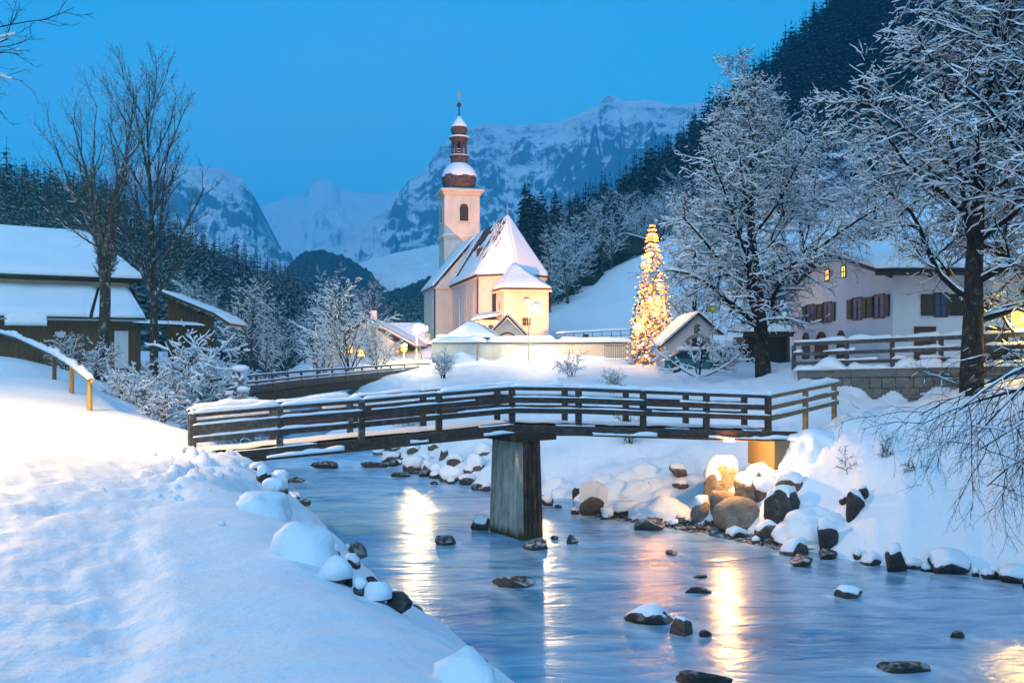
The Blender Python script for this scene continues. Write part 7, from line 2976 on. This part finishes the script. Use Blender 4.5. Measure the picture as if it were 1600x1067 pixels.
SH = [(290, 47.0, 4.2, 14, 0.55, 0.17, 'largest arching shrub bowed under heavy snow right of the barn'),
      (316, 46.0, 2.5, 12, 0.5, 0.12, 'broad snow heaped shrub between the largest one and the small conifer'),
      (258, 43.0, 2.4, 11, 0.5, 0.11, 'upright snowy shrub in front of the barn corner'),
      (222, 41.0, 1.5, 10, 0.6, 0.11, 'round snow heaped bush left of the upright snowy shrub'),
      (188, 41.5, 1.3, 9, 0.6, 0.10, 'low bush under a snow hood behind the handrail end'),
      (150, 46.0, 1.9, 9, 0.35, 0.05, 'spiky frosted bush at the foot of the many stemmed tree'),
      (100, 49.0, 1.9, 8, 0.35, 0.045, 'leafless frosted bush in front of the barn boards'),
      (310, 39.0, 1.7, 11, 0.6, 0.09, 'low dark bush at the left end of the footbridge railing'),
      (340, 38.5, 1.0, 9, 0.5, 0.06, 'snowy bush behind the first bay of the footbridge railing'),
      (250, 37.0, 1.3, 8, 0.7, 0.06, 'small broken shrub with a snow star on the blue slope'),
      (388, 56.0, 1.9, 10, 0.5, 0.09, 'snowy bush on the bank just beyond the small conifer'),
      (325, 58.0, 3.4, 12, 0.5, 0.12, 'tall pale snowy shrub behind the broad one')]
for k, (px, Y, h, st, sp, sn, lab) in enumerate(SH):
    shrub(200 + k, h * 0.86, st + 4, sp * 0.9, sn * 0.55).build('snowy_shrub', on_ground(px, Y), lab, 'shrub', None, 'bark', 'twig', 'snow')
# right side and mid ground
for (px, Y, h, st, sp, sn, lab, sd) in ((893, 60, 1.5, 8, 0.5, 0.03, 'thin frosted shrub on the bank below the churchyard wall', 301), (692, 66, 1.7, 12, 0.5, 0.028, 'fine twigged frosted bush below the left end of the churchyard wall', 302),
                                        (1135, 54, 1.7, 9, 0.7, 0.06, 'small frosted shrub between the lit tree and the near tree', 303), (1040, 64, 1.4, 9, 0.9, 0.08, 'low snowy bush at the foot of the lit tree', 304),
                                        (980, 37.5, 1.1, 9, 0.5, 0.012, 'tuft of thin dry stems in the snow under the bridge', 305), (1385, 25.8, 0.75, 2, 0.6, 0.004, 'small leafless sapling on the right bank slope', 306),
                                        (1318, 26.4, 0.85, 1, 0.25, 0.004, 'thin upright twig beside the snow wrapped boulder', 307), (1430, 25.0, 0.6, 2, 0.8, 0.004, 'bent dry twig lying on the right bank', 308), (960, 45, 1.0, 8, 0.6, 0.02, 'dry grass tuft poking through the snow behind the railing', 309), (640, 48, 1.2, 10, 0.7, 0.03, 'dry frosted tuft on the slope left of the pier', 310)):
    shrub(sd, h, st, sp, sn, -0.04).build('shrub', on_ground(px, Y), lab, 'shrub', None, 'bark', 'twig', 'snow')
# leaning snow covered sapling before the lit tree
lv = [dict(seg=5, jit=0.05, trop=0.02, sides=7, c0=0.2, c1=1.0, snow=0.07, cov=1.0, steep=0.97, ssides=6),
      dict(n=6, L=0.45, ang=45, jit=0.12, trop=0.02, seg=5, sides=5, c0=0.2, c1=1.0, rr=0.5, snow=0.06, cov=0.95, rmin=0.012),
      dict(n=5, L=0.5, ang=45, jit=0.15, trop=0.0, seg=4, sides=3, c0=0.2, c1=1.0, rr=0.5, snow=0.05, cov=0.9, rmin=0.008)]
g = Grow(lv, 4)
for d, L in (((-1.0, 0, 0.55), 3.0), ((0.05, 0, 1), 2.4), ((0.9, 0.1, 0.45), 2.6), ((-0.3, 0.2, 1), 1.8)):
    g.grow((0, 0, -0.1), d, L, 0.06, 0, endr=0.4)
g.build('leaning_sapling', on_ground(1092, 50), 'forked leaning sapling thick with snow in front of the lit tree', 'tree', None, 'bark', 'twig', 'snow')


# ------------------------------------------------------------------ frond conifers: the small one on the left and the lit tree
def frond_tree(H_, rb, levels, per, seed, tipw=1.0, power=0.9):
    rg = random.Random(seed)
    need, snow, tips = MB(), MB(), []
    for l in range(levels):
        t = (l + rg.uniform(0, 0.9)) / levels
        z = H_ * (0.03 + 0.95 * t)
        rr = rb * (1 - t) ** power + 0.14
        a0 = rg.random() * 6.28
        k_ = max(5, int(per * (1 - 0.55 * t)))
        for k in range(k_):
            a = a0 + 6.28 * k / k_ + rg.uniform(-0.25, 0.25)
            r_ = rr * rg.uniform(0.75, 1.15)
            d = Vector((math.cos(a), math.sin(a), 0))
            s = Vector((-d.y, d.x, 0))
            pts = [Vector((0, 0, z)) + d * (r_ * f) + Vector((0, 0, -r_ * (0.10 * f + 0.28 * f * f))) for f in np.linspace(0, 1, 6)]
            V, F = [], []
            for i in range(1, 6):
                b0, b1 = pts[i - 1], pts[i]
                w = (0.10 + 0.20 * r_) * (1 - 0.5 * abs(i / 5 - 0.5)) * tipw
                for sd in (-1, 1):
                    j = len(V)
                    V += [tuple(b0), tuple(b0 + (b1 - b0) * 0.7), tuple(b1 + s * (sd * w) + Vector((0, 0, -w * 0.35 + rg.uniform(-.03, .03)))), tuple(b0.lerp(b1, 0.6) + s * (sd * w * 0.9) + Vector((0, 0, -w * 0.3)))]
                    F.append((j, j + 1, j + 2, j + 3))
            need.raw(V, F)
            if rg.random() < (0.75 if H_ < 5 else 0.18):
                i0 = rg.randrange(1, 4)
                snow.tube([tuple(pts[i] + Vector((0, 0, 0.04))) for i in (i0, i0 + 1, i0 + 2)], [0.05 * rg.uniform(0.7, 1.4) * (1 + r_ * 0.35), 0.08 * rg.uniform(0.7, 1.4) * (1 + r_ * 0.35), 0.03], 5)
            tips.append((pts, d, s, r_))
    return need, snow, tips, rg


b = on_ground(374, 44.5)
need, snow, tips, rg = frond_tree(3.9, 1.25, 16, 13, 3)
t = empty('small_conifer', b, 'small dark conifer with snow pads left of the far road bridge', 'tree')
for mb, nm, mt, kd in ((need, 'needles', M['spruce_near'], 'stuff'), (snow, 'snow_pads', M['snow'], 'stuff')):
    o = put(nm, mb.mesh(nm, mt, nm != 'needles'), t)
    o['kind'] = kd
m = MB()
m.tube([(0, 0, -0.3), (0, 0, 3.8)], [0.08, 0.01], 6)
put('trunk', m.mesh('trunk', M['bark']), t)
s = MB()
for (x, y, z, r) in ((0.1, -0.2, 3.75, 0.30), (0.5, -0.7, 0.9, 0.42), (-0.5, -0.5, 2.2, 0.26), (0.35, -0.5, 2.8, 0.24)):
    V, F = ICO[2]
    j = 1 + 0.3 * fbm(V[:, 0] * 1.5 + x * 9, V[:, 1] * 1.5 + V[:, 2], 7, 2)
    s.raw(V * j[:, None] * np.array([r * 1.3, r, r * 0.6]) + np.array([x, y, z]), F)
o = put('snow_lumps', s.mesh('snow_lumps', M['snow'], True), t)
o['kind'] = 'stuff'

b = P(1019, 562, 71.5)
b.z = hz(b.x, b.y)
HT = 5.2 + (550 - 338) * 71.5 / FPX - b.z
need, snow, tips, rg = frond_tree(HT * 0.97, 2.0, 44, 16, 9, 0.9, 0.82)
t = empty('christmas_tree', b, 'tall narrow Christmas tree wrapped in hundreds of golden lights', 'christmas tree')
for mb, nm, mt, kd in ((need, 'needles', M['spruce_near'], 'stuff'), (snow, 'snow_pads', M['snow'], 'stuff')):
    o = put(nm, mb.mesh(nm, mt, nm != 'needles'), t)
    o['kind'] = kd
m = MB()
m.tube([(0, 0, -0.3), (0, 0, HT * 0.97)], [0.14, 0.02], 8)
put('trunk', m.mesh('trunk', M['bark']), t)
spots = []
for (pts, d, s, r_) in tips:
    for f in ((0.95, 0.7, 0.45) if r_ > 0.5 else (0.95, 0.6)):
        x = f * 5
        i = min(int(x), 4)
        p = pts[i].lerp(pts[i + 1], x - i) + s * rg.uniform(-0.15, 0.15) + Vector((0, 0, 0.05))
        spots.append(p)
rg.shuffle(spots)
spots.sort(key=lambda p: p.y)
Vb, Fb = ICO[2]
bm_ = MB()
bm_.raw(Vb * 0.058, Fb)
bulb_a = bm_.mesh('bulb', M['bulb_warm'], True)
bm_ = MB()
bm_.raw(Vb * 0.062, Fb)
bulb_b = bm_.mesh('bulb', M['bulb_white'], True)
front = spots[:620]
rg.shuffle(front)
for k, p in enumerate(front[:300]):
    put('bulb', bulb_a if k % 5 else bulb_b, t, 0, p)
mb = MB()
V2, F2 = np.array([(1, 0, 0), (-1, 0, 0), (0, 1, 0), (0, -1, 0), (0, 0, 1), (0, 0, -1)], float), [(0, 2, 4), (2, 1, 4), (1, 3, 4), (3, 0, 4), (2, 0, 5), (1, 2, 5), (3, 1, 5), (0, 3, 5)]
for p in front[300:] + spots[620:960]:
    mb.raw(V2 * 0.06 + np.array(p)[None], F2)
o = put('bulb_string', mb.mesh('bulb_string', M['bulb_warm'], True), t)
o['kind'] = 'stuff'
for k in range(6):
    f = (k + 0.5) / 6
    an = k * 2.4
    rr = 1.5 * (1 - f) + 0.35
    point_light('tree_glow', b + Vector((math.cos(an) * rr, -abs(math.sin(an)) * rr - 0.2, HT * (0.06 + 0.88 * f))), 70, (1.0, 0.42, 0.06), t, 0.35)



# ------------------------------------------------------------------ white water: round the stones and over the step upstream
def foam():
    V = RIVER_V
    f = np.zeros(len(V))
    stones = [o for o in COL.objects if o.name.startswith('boulder') and o.parent is None]
    for o in stones:
        x0, y0 = o.location.x, o.location.y
        if not (np.interp(y0, L_EDGE[:, 0], L_EDGE[:, 1]) < x0 < np.interp(y0, R_EDGE[:, 0], R_EDGE[:, 1])):
            continue
        w = max(0.2, o.dimensions.x * 0.5)
        # downstream direction of the local current
        dx = float(np.interp(y0 - 1, L_EDGE[:, 0], L_EDGE[:, 1]) - np.interp(y0 + 1, L_EDGE[:, 0], L_EDGE[:, 1]))
        d = np.array([dx, -2.0])
        d /= np.linalg.norm(d)
        rx, ry = V[:, 0] - x0, V[:, 1] - y0
        al = rx * d[0] + ry * d[1]
        ac = rx * -d[1] + ry * d[0]
        tail = np.exp(-np.clip(al, 0, None) / (w * 3.0)) * (al > -w * 0.8)
        arms = np.exp(-((np.abs(ac) - w * 0.95 - 0.10 * np.clip(al, 0, None)) / (w * 0.45)) ** 2)
        f = np.maximum(f, 0.85 * tail * arms)
    y = V[:, 1]
    f = np.maximum(f, 0.85 * np.exp(-((y - 43.4) / 0.9) ** 2) * (0.4 + 1.2 * np.clip(fbm(V[:, 0] * 0.9, y * 0.6, 63, 3) + 0.3, 0, 1)))
    f = np.maximum(f, 0.5 * sstep(46, 50, y) * np.clip(fbm(V[:, 0] * 0.7, y * 0.35, 64, 3) + 0.35, 0, 1))
    a = RIVER.data.attributes.new('foam', 'FLOAT', 'POINT')
    a.data.foreach_set('value', np.clip(f, 0, 1).astype(np.float32))


foam()
